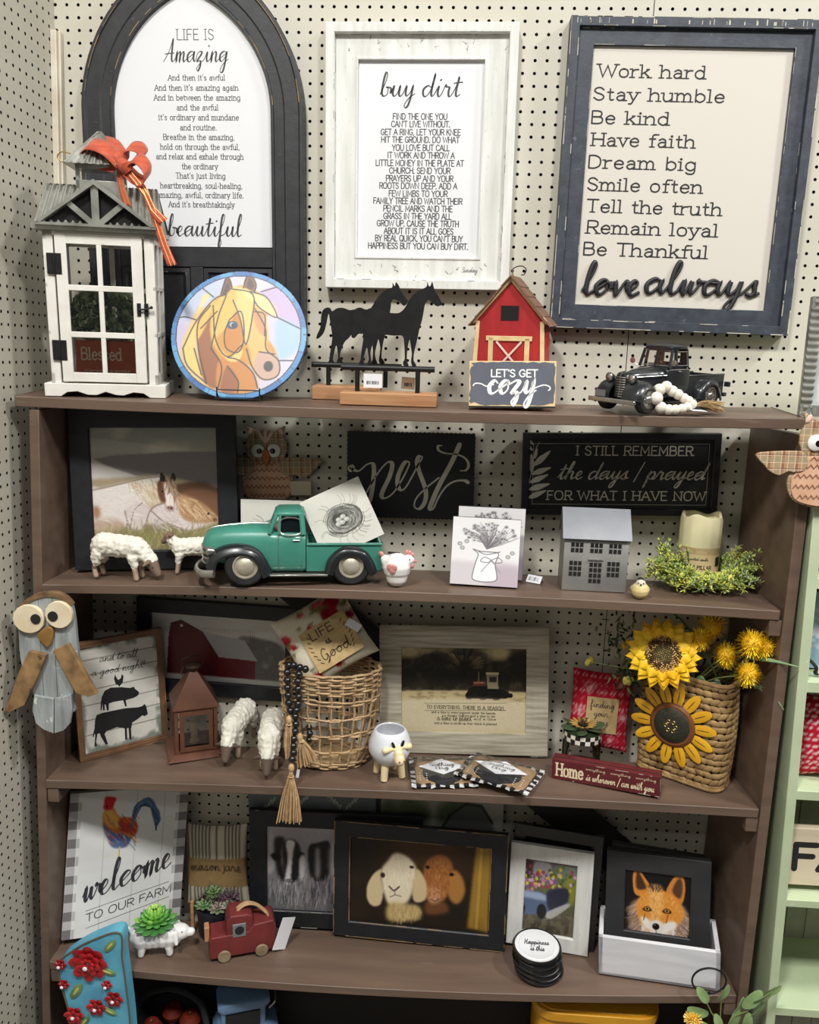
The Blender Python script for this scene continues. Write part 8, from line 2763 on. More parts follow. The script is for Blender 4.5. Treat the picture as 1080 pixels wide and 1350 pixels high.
rising('welcome', 218, 545, 588, 390, 62, 'curs', wt=.13, slant=.1, contrast=.8)
rising('TO OUR FARM', 232, 625, 586, 498, 34, 'sans', wt=.12)
for y0, y1 in ((580, 455), (652, 518)):
 mb.ribbon([U7(232, y0), U7(580, y1)], .05, .012)
mb.build('lettering', mat('charcoal_ink', (54, 54, 58), .7), r, smooth=False)
p = on(4, 149, 1236)
r = root('black_clip', 'small black metal clip standing between the rooster sign and the pig planter', 'clip', (p[0], p[1] - .9, zs(4, p[0])), 0)
mb = MB(); mb.bb((-.22, -.06, 0), (.22, .06, 1.6)); mb.tube(spline([(-.2, 0, 1.6), (0, -.1, 2.0), (.2, 0, 1.6)], 4), .06, 5); mb.build('clip', BLACKM, r, bevel=.03)

# ---- ticking stripe pillow
pl = Pl((-5.5, -1.45, -80), 0, math.radians(3)).fit((244, 1084), (328, 1086), (328, 1192), (246, 1190))
r = root('ticking_pillow', 'striped ticking pillow with burlap label band behind the dark succulent pot', 'cushion', M=pl.M())
cv = Canvas(110, 90, (196, 188, 166))
cv.put((np.mod(cv.X * 17, 1) < .42) * 1.0, (74, 70, 68), .9)
cv.put(((cv.Y > .4) & (cv.Y < .78)) * 1.0, (150, 124, 84), 1)
cv.put(np.clip((cv.noise(30, 30) - .4) * 2, 0, 1) * ((cv.Y > .4) & (cv.Y < .78)), (120, 98, 64), .5)
pillow('cushion', pl, pl.w, pl.h, 1.2, cv, r, CLOTH)
mb = MB(); text(mb, 'mason jars', -2.5, 2.6, -.35, .5, 'curs', wt=.16, z=.68); mb.build('lettering', mat('brown_ink'), r, smooth=False)

# ---- dark succulent pot
p = on(4, 292, 1215)
r = root('succulent_pot', 'dark navy pot of green and purple artificial succulents behind the red toy truck', 'artificial plant', (p[0], -3.95, zs(4, p[0]) + .02))
r.scale = (.88, .88, .88)
mb = MB(); mb.lathe([(0, 0), (1.9, 0), (2.05, .3), (2.2, 3.3), (2.25, 3.5), (2.1, 3.5), (2.0, 3.0), (0, 2.9)], 32); mb.build('pot', mat('navy_pot', (34, 38, 50), .45, col2=(26, 28, 38), scale=16), r)
mb = MB(); mb.bb((-2.7, -1.0, 0), (-2.35, -.6, 4.2)); mb.build('wooden_stake', FIR, r, bevel=.03)

def rosette(mb, c, R_, n, cols, up=.5, lay=3):
 for l_ in range(lay):
  for k_ in range(n - l_ * 2):
   a_ = 2 * PI * k_ / (n - l_ * 2) + l_ * .4
   t = 1 - l_ * .28
   d_ = np.array([math.cos(a_), math.sin(a_), 0])
   mb.col = cols[min(l_, len(cols) - 1)] if random.random() < .8 else random.choice(cols)
   q = np.array(c) + d_ * R_ * .5 * t + np.array([0, 0, R_ * up * .35 * l_])
   mb.ell(q, (R_ * .5 * t, R_ * .2 * t + .02, R_ * .09 + .02), 8, np.array(Matrix.Rotation(a_, 3, 'Z') @ Matrix.Rotation(-.25 - .35 * l_ * up * 2, 3, 'Y')))

mb = MB(); mb.col = (60, 80, 50)
for (x, y, R_, cols) in ((-1.2, -.9, 1.1, [(92, 120, 76), (120, 146, 98)]), (.5, -1.2, 1.2, [(110, 120, 90), (150, 130, 120)]), (1.4, .2, 1.3, [(70, 54, 64), (96, 70, 80)]), (-.6, .7, 1.3, [(86, 108, 70), (110, 136, 84)]), (.3, .1, 1.0, [(80, 62, 70), (104, 84, 90)]), (1.6, -1.0, .9, [(150, 150, 140), (120, 120, 104)])):
 rosette(mb, (x, y, 3.5 + random.uniform(0, .8)), R_, 9, cols)
for k_ in range(40):
 a_ = random.uniform(0, 6.28); q = np.array([random.uniform(-1.6, 2.1), random.uniform(-1, 1), 3.6]); d_ = np.array([math.cos(a_) * .7, math.sin(a_) * .7, 1]) * random.uniform(.8, 1.6)
 mb.col = random.choice([(76, 56, 62), (94, 112, 70), (60, 48, 50)])
 mb.tube([q, q + d_ * .6 + np.array([0, 0, .2]), q + d_], [.09, .07, .02], 5)
mb.build('succulents', vmat('leaf_matte'), r)

# ---- white pig planter
p = on(4, 206, 1264)
r = root('pig_planter', 'white ceramic pig planter holding a green succulent, in front of the rooster sign', 'planter', (p[0], p[1] + 1.0, zs(4, p[0]) + .02), math.radians(10))
CW2 = (232, 230, 228)
P = [((-1.5, 0, 1.75), (1.0, 0, 1.75), 1.3, 1.25, CW2), ((1.4, 0, 1.9), (2.1, 0, 1.95), .95, .75, CW2), ((2.5, 0, 1.85), (2.95, 0, 1.85), .45, .42, CW2), ((-2.6, 0, 2.0), (-2.85, .1, 2.6), .15, .12, CW2)]
for s in (-1, 1):
 P += [((-1.5, s * .7, .9), (-1.6, s * .75, .28), .42, .33, CW2), ((1.0, s * .7, .9), (1.05, s * .75, .28), .42, .33, CW2), ((1.6, s * .75, 2.3), (1.75, s * 1.15, 1.5), .3, .2, CW2)]
blob('body', P, vmat('glazed_white', .15, coat=.5), r, .09, 4)
mb = MB(); mb.lathe([(1.35, 2.85), (1.2, 3.02), (.9, 2.95)], 24, (-.35, 0, 0)); mb.build('rim', WG, r)
for s in (-1, 1):
 mb = MB(); mb.ell((2.2, s * .6, 2.3), .07, 8); mb.build('eye', EYEB, r)
mb = MB(); mb.col = (90, 160, 60)
rosette(mb, (-.35, 0, 2.9), 2.2, 13, [(66, 122, 60), (92, 156, 66), (140, 196, 84), (176, 214, 110)], .8, 4)
rosette(mb, (-.35, 0, 3.3), 1.6, 10, [(84, 146, 62), (120, 182, 76), (170, 212, 104)], .9, 3)
mb.build('succulent', vmat('leaf_sheen', .45), r)

# ---- red toy truck
BRK = mat('brick_red_paint', (120, 46, 44), .6, col2=(98, 34, 34), scale=24, mix=.5, bump=.1, spots=[((90, 60, 50), .74, 60)])
a, b = on(4, 282, 1272), on(4, 358, 1254)
rz = math.atan2(b[1] - a[1], b[0] - a[0]) * .8
ct = (a + b) / 2
r = root('toy_truck', 'chunky red wooden toy truck with jute handle on the fourth shelf', 'toy truck', (ct[0] - math.sin(rz) * 1.1, ct[1] + math.cos(rz) * 1.1, zs(4, ct[0]) + .03), rz)
mb = MB(); mb.prism([(-3.1, .35), (3.1, .35), (3.15, 2.9), (2.9, 3.5), (1.0, 3.3), (.6, 2.7), (-2.9, 2.6), (-3.1, 2.3)], -1.15, 1.15, ax='y'); mb.build('body', BRK, r, bevel=.1)
mb = MB(); mb.prism([(-1.55, 2.55), (1.0, 2.6), (.95, 4.2), (.5, 4.5), (-1.1, 4.55), (-1.45, 4.0)], -1.05, 1.1, ax='y'); mb.build('cab', BRK, r, bevel=.1)
mb = MB(); mb.bb((-.95, -1.2, 2.35), (.3, -1.08, 3.7)); wn = mb.build('window_plate', mat('grey_tin_plate', (142, 142, 144), .4, metal=.5), r, bevel=.03)
mb = MB(); mb.lathe([(.42, 0), (.42, .05), (0, .06)], 24, (-.3, -1.2, 3.05), rotm(PI / 2, 0, 0)); mb.build('porthole', INK, wn)
for x in (-1.75, 1.75):
 for s in (-1, 1):
  mb = MB(); mb.lathe([(0, -.12), (.55, -.12), (.62, 0), (.55, .12), (0, .16)], 22, (x, s * 1.3, .6), rotm(PI / 2 * (1 if s < 0 else -1), 0, 0)); mb.build('wheel', mat('raw_wood_wheel', (158, 138, 110), .7, col2=(120, 102, 78), scale=30), r)
mb = MB(); mb.bb((-3.5, -.6, 1.9), (-3.05, .3, 3.4)); mb.build('bumper_block', FIR, r, bevel=.06)
mb = MB()
for k_ in range(3):
 mb.tube(spline([(-.6, -.3 + .25 * k_, 4.3), (.3, -.3 + .2 * k_, 4.95), (1.3, -.2 + .1 * k_, 4.75), (2.2, -.3 + .15 * k_, 3.9), (2.5, -.3 + .2 * k_, 3.4)], 6), .12, 6)
mb.build('jute_handle', JUT, r)
p = on(4, 362, 1258)
r = root('price_card', 'small white price card propped against the red toy truck', 'price tag', (p[0] + .25, p[1] + .2, zs(4, p[0]) + .02), math.radians(42))
mb = MB(); mb.box((.7, 0, 1.6), (1.5, .03, 3.2), rotm(0, .38, 0)); mb.build('card', PAPER, r)

# ---- cow picture
pl = Pl((3, -2.55, -84), math.radians(0), math.radians(3)).fit((331, 1067), (558, 1078), (554, 1231), (327, 1220))
fr = framed('cow_picture', 'black-framed grey picture of two cows, left of the goat picture', pl, 1.75, BLKF, thick=.55, wearm=WEAR, nw=8)
cv = Canvas(200, 130, (92, 90, 96))
z8 = lambda x, y: tuple((lambda q: (q[0] / (pl.w - 3.3) + .5, .5 - q[1] / (pl.h - 3.3)))(pl.uv(310 + x / 2.842, 1040 + y / 2.842)))
C8 = lambda L: [z8(*q) for q in L]
cv.vgrad([(0, (170, 166, 170)), (.2, (150, 147, 152)), (.4, (140, 138, 142)), (1, (104, 102, 104))])
cv.poly(C8([(120, 180), (140, 175), (160, 230), (150, 300), (118, 320)]), (180, 176, 180), 2)
cv.poly(C8([(145, 200), (185, 195), (170, 260), (190, 350), (160, 330)]), (28, 26, 28), 2)
cv.poly(C8([(180, 210), (205, 195), (235, 210), (245, 250), (235, 340), (200, 362), (185, 340), (178, 260)]), (30, 28, 30), 1)
cv.poly(C8([(190, 205), (222, 205), (215, 260), (208, 340), (204, 365), (190, 362), (186, 340), (196, 270)]), (216, 212, 214), 1)
cv.poly(C8([(132, 255), (150, 248), (172, 262), (150, 276)]), (16, 15, 16), 1); cv.poly(C8([(225, 250), (250, 244), (260, 262), (236, 274)]), (18, 17, 18), 1)
cv.poly(C8([(240, 270), (262, 260), (258, 340), (244, 350)]), (196, 192, 194), 1)
cv.poly(C8([(278, 220), (310, 210), (350, 205), (362, 260), (350, 330), (320, 356), (285, 340), (274, 280)]), (22, 20, 22), 1)
cv.poly(C8([(300, 240), (316, 235), (318, 330), (300, 335)]), (150, 146, 148), 2)
cv.poly(C8([(355, 230), (400, 210), (420, 320), (360, 330)]), (190, 186, 190), 3)
cv.ell(*z8(200, 352), .03, .025, (120, 112, 114), .5)
cv.hair(C8([(100, 375), (420, 365), (420, 460), (100, 460)]), 260, .07, -1.5, [(150, 146, 148), (96, 94, 96), (196, 192, 194), (50, 48, 50)], .007, .5, .15)
cv.grain(14)
pic('print', cv, pl.w - 3.3, pl.h - 3.3, fr, PRINT, z=-.29)

# ---- goat picture
a, b = on(4, 435, 1229), on(4, 665, 1253)
pl = Pl(a + np.array([0, -.75, 0]), math.atan2(b[1] - a[1], b[0] - a[0]) * .8, math.radians(4)).fit((446, 1079), (671, 1098), (665, 1253), (434, 1229))
fr = framed('goat_picture', 'large worn black frame with picture of a white and a tan goat, fourth shelf centre', pl, 1.6, BLKF, thick=.55, wearm=WORNGOLD, nw=46)
mb = MB()
for k_ in range(3):
 wear(mb, pl.w, pl.h, 1.58, -.06, 16, 2.2, .04)
 wear(mb, pl.w, pl.h, .05, .0, 9, 2.0, .035)
mb.build('gold_edge_wear', WORNGOLD, fr, smooth=False)
cv = Canvas(240, 150, (34, 26, 18))
z8 = lambda x, y: tuple((lambda q: (q[0] / (pl.w - 3.0) + .5, .5 - q[1] / (pl.h - 3.0)))(pl.uv(310 + x / 2.842, 1040 + y / 2.842)))
C8 = lambda L: [z8(*q) for q in L]
cv.a += (cv.noise(3, 3)[..., None] - .5) * np.array([24, 16, 8])
cv.ell(*z8(720, 240), .3, .3, (110, 70, 30), 1.0, .45)
cv.poly(C8([(905, 215), (965, 222), (950, 540), (870, 520)]), (150, 116, 44), 2, tex=.3, tsc=(14, 2), smooth=False)
cv.stroke(C8([(925, 220), (905, 520)]), .02, (196, 160, 76), .5, False)
TG = [(150, 92, 44), (176, 116, 62), (120, 70, 34), (196, 140, 84)]
cv.poly(C8([(720, 270), (760, 246), (800, 258), (818, 300), (810, 370), (780, 420), (740, 425), (712, 400), (705, 320)]), (158, 98, 50), 2)
cv.poly(C8([(806, 320), (830, 305), (856, 340), (862, 390), (840, 428), (815, 425), (798, 390)]), (168, 116, 56), 2)
cv.poly(C8([(716, 420), (780, 420), (800, 460), (720, 470)]), (104, 66, 38), 3)
cv.poly(C8([(725, 380), (755, 365), (775, 400), (760, 425), (730, 425)]), (196, 142, 104), 3)
cv.hair(C8([(720, 270), (760, 246), (818, 300), (790, 400), (712, 390)]), 200, .03, 1.4, TG, .006, .5, .5)
cv.ell(*z8(722, 292), .014, .02, (20, 14, 10), .5); cv.ell(*z8(812, 320), .016, .02, (24, 16, 10), .5); cv.stroke(C8([(735, 412), (750, 420), (765, 412)]), .006, (70, 40, 30))
cv.poly(C8([(570, 270), (600, 238), (650, 255), (680, 300), (670, 370), (645, 425), (605, 440), (570, 425), (548, 350), (548, 300)]), (226, 212, 184), 2)
cv.poly(C8([(548, 300), (520, 315), (495, 360), (494, 410), (515, 438), (545, 430), (555, 380), (545, 330)]), (208, 188, 146), 1)
cv.poly(C8([(676, 300), (700, 315), (718, 360), (715, 410), (690, 425), (668, 415), (664, 360)]), (204, 182, 140), 1)
cv.poly(C8([(575, 430), (640, 430), (690, 440), (696, 480), (640, 496), (570, 488)]), (190, 166, 110), 3)
cv.hair(C8([(570, 270), (600, 238), (650, 255), (680, 300), (640, 380), (560, 380)]), 260, .03, 1.5, [(240, 230, 208), (216, 200, 170), (232, 218, 190)], .006, .5, .5)
cv.hair(C8([(575, 430), (640, 430), (690, 440), (690, 480), (580, 485)]), 140, .04, 1.5, [(210, 190, 140), (160, 136, 84), (180, 150, 100)], .006, .5, .3)
cv.ell(*z8(553, 322), .016, .03, (50, 40, 30), .6); cv.ell(*z8(662, 292), .016, .016, (40, 32, 26), .5)
cv.stroke(C8([(578, 365), (595, 380), (615, 366)]), .012, (96, 78, 66)); cv.stroke(C8([(597, 380), (598, 396), (580, 404)]), .006, (120, 98, 80)); cv.stroke(C8([(598, 396), (622, 402)]), .006, (120, 98, 80))
cv.grain(8)
pic('print', cv, pl.w - 3.0, pl.h - 3.0, fr, PRINT, z=-.29)

# ---- white framed flower truck and the black frame behind
a, b = on(4, 669, 1249), on(4, 775, 1266)
rz = math.atan2(b[1] - a[1], b[0] - a[0]) * .8
pl = Pl(a + np.array([.3, .7, 0]), rz, math.radians(5)).fit((674, 1090), (793, 1113), (786, 1262), (672, 1243))
framed('empty_black_frame', 'glossy black frame leaning directly behind the white-framed truck picture', pl, 1.2, mat('gloss_black_frame', (22, 22, 24), .25, coat=.3), thick=.5)
pl = Pl(a, rz, math.radians(5)).fit((672, 1114), (783, 1132.5), (775, 1266), (668.5, 1249))
fr = framed('flower_truck_picture', 'white-framed picture of a blue truck full of flowers, behind the coaster stack', pl, 1.5, WHITEW, thick=.5)
cv = Canvas(130, 160, (60, 64, 52))
z1 = lambda x, y: tuple((lambda q: (q[0] / (pl.w - 2.8) + .5, .5 - q[1] / (pl.h - 2.8)))(pl.uv(650 + x / 2.512, 1040 + y / 2.512)))
C1 = lambda L: [z1(*q) for q in L]
cv.vgrad([(0, (96, 84, 84)), (.2, (110, 104, 104)), (.5, (84, 92, 56)), (.75, (90, 84, 70)), (1, (70, 64, 50))])
cv.poly(C1([(80, 250), (130, 255), (130, 310), (75, 300)]), (70, 48, 48), 2); cv.poly(C1([(140, 260), (190, 268), (185, 320), (135, 310)]), (150, 146, 150), 2); cv.poly(C1([(210, 275), (275, 282), (272, 320), (205, 315)]), (110, 120, 110), 3)
cv.poly(C1([(240, 320), (275, 325), (268, 400), (235, 390)]), (126, 128, 46), 4)
cv.put((cv.noise(14, 14) > .52) * (cv.Y > .72), (120, 112, 90), .6)
for _ in range(130):
 x, y = random.gauss(160, 45), random.gauss(325, 18)
 cv.ell(*z1(x, y), .03, .025, random.choice([(206, 176, 50), (190, 120, 150), (130, 80, 140), (214, 196, 90), (90, 110, 50), (160, 60, 70), (200, 160, 180), (70, 84, 40)]), .5, .9)
cv.poly(C1([(68, 370), (95, 355), (150, 360), (180, 372), (245, 385), (240, 410), (185, 430), (150, 435), (90, 430), (66, 410)]), (84, 100, 132), 1)
cv.poly(C1([(95, 355), (150, 362), (180, 376), (175, 390), (120, 380), (80, 372)]), (150, 166, 190), 2)
cv.poly(C1([(180, 360), (245, 350), (245, 395), (190, 425)]), (40, 44, 60), 2)
cv.poly(C1([(175, 430), (245, 400), (250, 412), (190, 450)]), (170, 168, 166), 1)
cv.ell(*z1(88, 412), .1, .11, (24, 24, 26), .2); cv.ell(*z1(88, 412), .05, .055, (150, 146, 140), .3); cv.ell(*z1(88, 412), .025, .03, (40, 40, 42), .3)
cv.ell(*z1(160, 425), .09, .1, (22, 22, 24), .3)
cv.grain(18)
pic('print', cv, pl.w - 2.8, pl.h - 2.8, fr, PRINT, z=-.29)

# ---- coaster stack
p = on(4, 711, 1300)
LETT = mat('charcoal_ink')
ENB = mat('black_enamel', (22, 22, 24), .2, coat=.4)
ENW = mat('white_enamel', (226, 226, 226), .25, coat=.3)
for k_ in range(5):
 x, y, z_ = p[0] + [.12, .0, -.1, -.05, -.12][k_], p[1] + 1.9 + .1 * k_, zs(4, p[0]) + .16 + .46 * k_
 lab = ['black-rimmed enamel coaster at the bottom of the stack', 'black-rimmed enamel coaster second from the bottom of the stack', 'black-rimmed enamel coaster in the middle of the stack', 'black-rimmed enamel coaster just under the lettered top one', 'white-faced coaster with black rim and script on top of the stack'][k_]
 r = root('coaster', lab, 'coaster', (x, y, z_), 0, 'stacked enamel coasters', rx=.0 if k_ < 4 else .04)
 mb = MB(); mb.lathe([(0, 0), (2.0, 0), (2.25, .12), (2.3, .3), (2.22, .42), (2.08, .42), (2.0, .3), (0, .3)], 44); mb.build('dish', ENB, r)
 mb = MB(); mb.lathe([(0, .3), (2.05, .3), (2.06, .4), (2.0, .36), (1.75, .34), (1.7, .38), (1.62, .34), (0, .34)], 44); f = mb.build('face', ENW, r)
 if k_ == 4:
  mb = MB(); text(mb, 'Happiness', -1.15, 1.15, .15, .3, 'curs', wt=.2, z=.39, slant=.2); text(mb, 'is this', -.65, .65, -.65, .3, 'curs', wt=.2, z=.39, slant=.2); mb.build('lettering', LETT, f, smooth=False)

# ---- white crate
WCR = mat('white_crate_wash', (222, 222, 226), .55, col2=(206, 206, 210), scale=16, stretch=(.5, 4, 4), mix=.5, bump=.1)
a, b = on(4, 789, 1286), on(4, 949, 1309)
rz = math.atan2(b[1] - a[1], b[0] - a[0])
ex_, ey_ = np.array([math.cos(rz), math.sin(rz), 0]), np.array([-math.sin(rz), math.cos(rz), 0])
L_ = float(np.linalg.norm((b - a)[:2])); Dp = 4.6
ct = (a + b) / 2 + ey_ * Dp / 2
hC = (1286 - 1237) / scale_at(a) * 1.12
zc = max(zs(4, a[0]), zs(4, b[0])) * .5 + zs(4, ct[0]) * .5
r = root('white_crate', 'whitewashed wooden box holding the fox picture, right end of the fourth shelf', 'box', (ct[0], ct[1], zc + .0), rz)
cr = math.atan2(b[2] - a[2], L_)
r.rotation_euler = (0, -cr * .9, rz)
for nm, q0, q1 in (('side', (-L_ / 2, -Dp / 2, 0), (L_ / 2, -Dp / 2 + .4, hC)), ('side', (-L_ / 2, Dp / 2 - .4, 0), (L_ / 2, Dp / 2, hC)), ('side', (-L_ / 2, -Dp / 2, 0), (-L_ / 2 + .4, Dp / 2, hC)), ('side', (L_ / 2 - .4, -Dp / 2, 0), (L_ / 2, Dp / 2, hC)), ('bottom', (-L_ / 2, -Dp / 2, 0), (L_ / 2, Dp / 2, .3))):
 mb = MB(); mb.bb(q0, q1); mb.build(nm, WCR, r, bevel=.04)
# fox picture in the crate
fb = ct + ey_ * (-.6)
pl = Pl(np.array([fb[0], fb[1], zc + .4]), rz * .9, math.radians(9)).fit((802.5, 1121), (934.6, 1136), (938.6, 1268), (795, 1246))
GRF = mat('charcoal_frame', (48, 48, 50), .55, col2=(40, 40, 42), scale=20, stretch=(1, 1, 1), mix=.5)
fr = framed('fox_picture', 'charcoal-framed picture of a red fox face standing in the white box', pl, 1.75, GRF)
cv = Canvas(170, 190, (22, 21, 22))
z1 = lambda x, y: tuple((lambda q: (q[0] / (pl.w - 3.3) + .5, .5 - (q[1]) / (pl.h - 3.3)))(pl.uv(650 + x / 2.512, 1040 + y / 2.512)))
C1 = lambda L: [z1(*q) for q in L]
FX = [(214, 132, 46), (230, 160, 74), (196, 108, 34), (240, 190, 116)]
cv.poly(C1([(450, 420), (480, 370), (610, 380), (650, 430), (645, 500), (600, 520), (470, 495)]), (150, 120, 100), 4)
cv.hair(C1([(455, 400), (480, 370), (620, 390), (650, 430), (640, 510), (600, 520), (470, 490)]), 420, .13, lambda x, y: 1.57 + (0.5 - x) * 2.2, [(214, 190, 166), (150, 122, 104), (100, 84, 76), (236, 222, 206), (190, 140, 90)], .008, .6, .3)
cv.poly(C1([(470, 350), (465, 290), (480, 268), (505, 300), (525, 335), (500, 360)]), (214, 136, 56), 1)
cv.poly(C1([(478, 335), (476, 290), (484, 280), (500, 310), (508, 335)]), (70, 44, 30), 2)
cv.poly(C1([(575, 345), (600, 300), (625, 290), (638, 320), (635, 370), (620, 390), (590, 370)]), (210, 130, 52), 1)
cv.poly(C1([(596, 345), (612, 308), (626, 306), (630, 340), (620, 370)]), (84, 58, 44), 2)
cv.poly(C1([(475, 400), (490, 360), (530, 340), (580, 350), (625, 390), (635, 430), (600, 470), (560, 490), (530, 488), (495, 460)]), (222, 146, 60), 2)
cv.poly(C1([(520, 330), (560, 330), (565, 400), (548, 450), (530, 450), (518, 390)]), (236, 180, 104), 4)
cv.hair(C1([(480, 390), (495, 360), (530, 340), (580, 350), (620, 390), (625, 430), (560, 460), (500, 440)]), 380, .05, lambda x, y: 1.57 + (x - .5) * 1.6 + 3.14, FX, .008, .55, .3)
cv.hair(C1([(515, 330), (560, 335), (560, 350), (520, 350)]), 60, .09, -1.5, [(60, 48, 40), (120, 80, 44), (40, 34, 30)], .007, .6, .4)
cv.poly(C1([(490, 430), (520, 440), (525, 470), (505, 465)]), (240, 234, 226), 3); cv.poly(C1([(565, 455), (600, 445), (610, 465), (570, 488), (545, 490)]), (240, 234, 226), 3)
cv.poly(C1([(518, 450), (540, 440), (566, 452), (562, 480), (540, 490), (522, 478)]), (232, 224, 214), 3)
cv.hair(C1([(490, 440), (510, 470), (560, 490), (605, 465), (610, 480), (560, 510), (500, 490)]), 160, .06, 1.6, [(246, 242, 236), (214, 200, 188)], .007, .6, .5)
for x, y in ((512, 404), (578, 412)):
 cv.poly(C1([(x - 16, y), (x, y - 10), (x + 16, y + 4), (x, y + 8)]), (60, 34, 20), 1); cv.ell(*z1(x, y - 1), .035, .028, (206, 150, 60), .3); cv.ell(*z1(x, y - 1), .016, .02, (16, 12, 10), .4)
cv.stroke(C1([(505, 420), (500, 440)]), .02, (110, 60, 24), .6); cv.stroke(C1([(582, 424), (575, 450)]), .02, (110, 60, 24), .6)
cv.ell(*z1(541, 462), .052, .052, (16, 15, 17), .3); cv.ell(*z1(538, 457), .014, .01, (110, 110, 120), .6)
cv.stroke(C1([(541, 474), (541, 484), (525, 488)]), .01, (50, 36, 32)); cv.stroke(C1([(541, 484), (558, 486)]), .01, (50, 36, 32))
pic('print', cv, pl.w - 3.3, pl.h - 3.3, fr, PRINT, z=-.29)
plb = Pl(pl.p - pl.n * 1.0 + np.array([-.2, 0, .1]), rz * .9, math.radians(9)); plb.w, plb.h = pl.w - .9, pl.h
framed('grey_back_frame', 'plain dark grey frame standing just behind the fox picture in the white box', plb, 1.6, GRF)

# ---- on the bottom shelf
BZ = -97.98
YT = mat('yellow_tin_paint', (226, 166, 36), .35, col2=(206, 144, 26), scale=8, mix=.5, coat=.2, spots=[((120, 84, 30), .77, 50)])
c = onY(790, 1337, -9.0)
hT = c[2] - BZ
r = root('yellow_tin', 'yellow oblong tin with a raised lid under the fourth shelf', 'tin', (c[0], -6.0, BZ), 0)
mb = MB(); mb.rbox((0, 0, hT / 2 - .5), (11.3, 5.4, hT - 1.0), 1.8); mb.build('tin', YT, r, bevel=.1)
mb = MB(); mb.rbox((0, 0, hT - .75), (11.8, 5.9, .9), 2.0); mb.rbox((0, 0, hT - .25), (11.2, 5.3, .16), 1.9); mb.build('lid', YT, r, bevel=.12)
# painted tin boot with flowers
pl = Pl(onY(125, 1300, -12.0), 0, 0)
r = root('floral_tin_boot', 'blue painted tin boot with red metal flowers in front of the bottom left corner', 'garden ornament', M=pl.M())
U = lambda x, y: pl.uv(30 + x / 9, 1220 + y / 9)
X = lambda x, y: pl.uv(x, y)
ol = [X(77, 1275), X(95, 1254), X(125, 1238), X(158, 1230), X(161, 1262), X(165, 1290), X(170, 1330), X(180, 1400), X(215, 1440), X(235, 1475), X(120, 1480), X(112, 1430), X(100, 1370), X(90, 1330)]
ol = [np.array([q[0], max(q[1], FLOOR + .1 - pl.p[2])]) for q in ol]
BLT = mat('painted_blue_tin', (104, 182, 206), .5, col2=(78, 150, 182), scale=12, mix=.6, spots=[((96, 110, 96), .66, 16), ((70, 70, 54), .74, 30)])
mb = MB(); mb.prism([(q[0], max(q[1], FLOOR + .1 - pl.p[2])) for q in spline(ol, 4, True)], -1.5, 0); mb.build('boot', [BLT], r, bevel=.1)
mb = MB(); S_ = spline(ol[:4] + [], 6); mb.tube([(x, max(y, FLOOR + .2 - pl.p[2]), .02) for x, y in spline(ol, 5, True)], .09, 6, closed=True); mb.build('bead_edge', mat('rusty_rim', (104, 98, 82), .6, metal=.3), r)
REDM = mat('red_flower_metal', (186, 30, 36), .35, col2=(140, 16, 24), scale=30, mix=.6, coat=.2)
GRM = mat('green_leaf_metal', (66, 112, 70), .5, col2=(150, 164, 96), scale=14, mix=.6)

def tin_flower(c, R_, n, lay, name='flower'):
 mb = MB()
 for l_ in range(lay):
  for k_ in range(n):
   a_ = 2 * PI * k_ / n + l_ * .5
   t = 1 - .3 * l_
   mb.ell((c[0] + math.cos(a_) * R_ * .58 * t, c[1] + math.sin(a_) * R_ * .58 * t, .12 + .18 * l_), (R_ * .42 * t, R_ * .3 * t, .09), 10, np.array(Matrix.Rotation(a_, 3, 'Z') @ Matrix.Rotation(-.3, 3, 'Y')))
 f = mb.build(name, REDM, r)
 mb = MB(); mb.ell((c[0], c[1], .2 + .18 * lay), (.12 + R_ * .06, .12 + R_ * .06, .1), 8); mb.build('pearl', PAPER, f)

tin_flower(U(790, 430), 1.85, 8, 4)
for x, y, R_ in ((455, 450, .6), (495, 685, .55), (1005, 690, .52), (620, 1050, 1.0), (880, 955, .95), (1090, 860, .9)):
 tin_flower(U(x, y), R_, 6, 2)
tin_flower(X(100, 1356), .8, 6, 2)
for x, y, a_, l_ in ((640, 770, 1.0, .95), (1010, 540, -.3, .8), (1040, 235, .9, .8), (1040, 1010, -.5, .7), (740, 1130, .9, .7)):
 c = U(x, y); mb = MB(); mb.ell((c[0], c[1], .1), (l_, l_ * .42, .09), 14, rotm(0, 0, a_)); mb.mi = 1; mb.ell((c[0], c[1], .16), (l_ * .6, l_ * .16, .06), 12, rotm(0, 0, a_)); mb.build('leaf', [GRM, mat('yellow_green_stripe', (176, 178, 96), .5)], r)
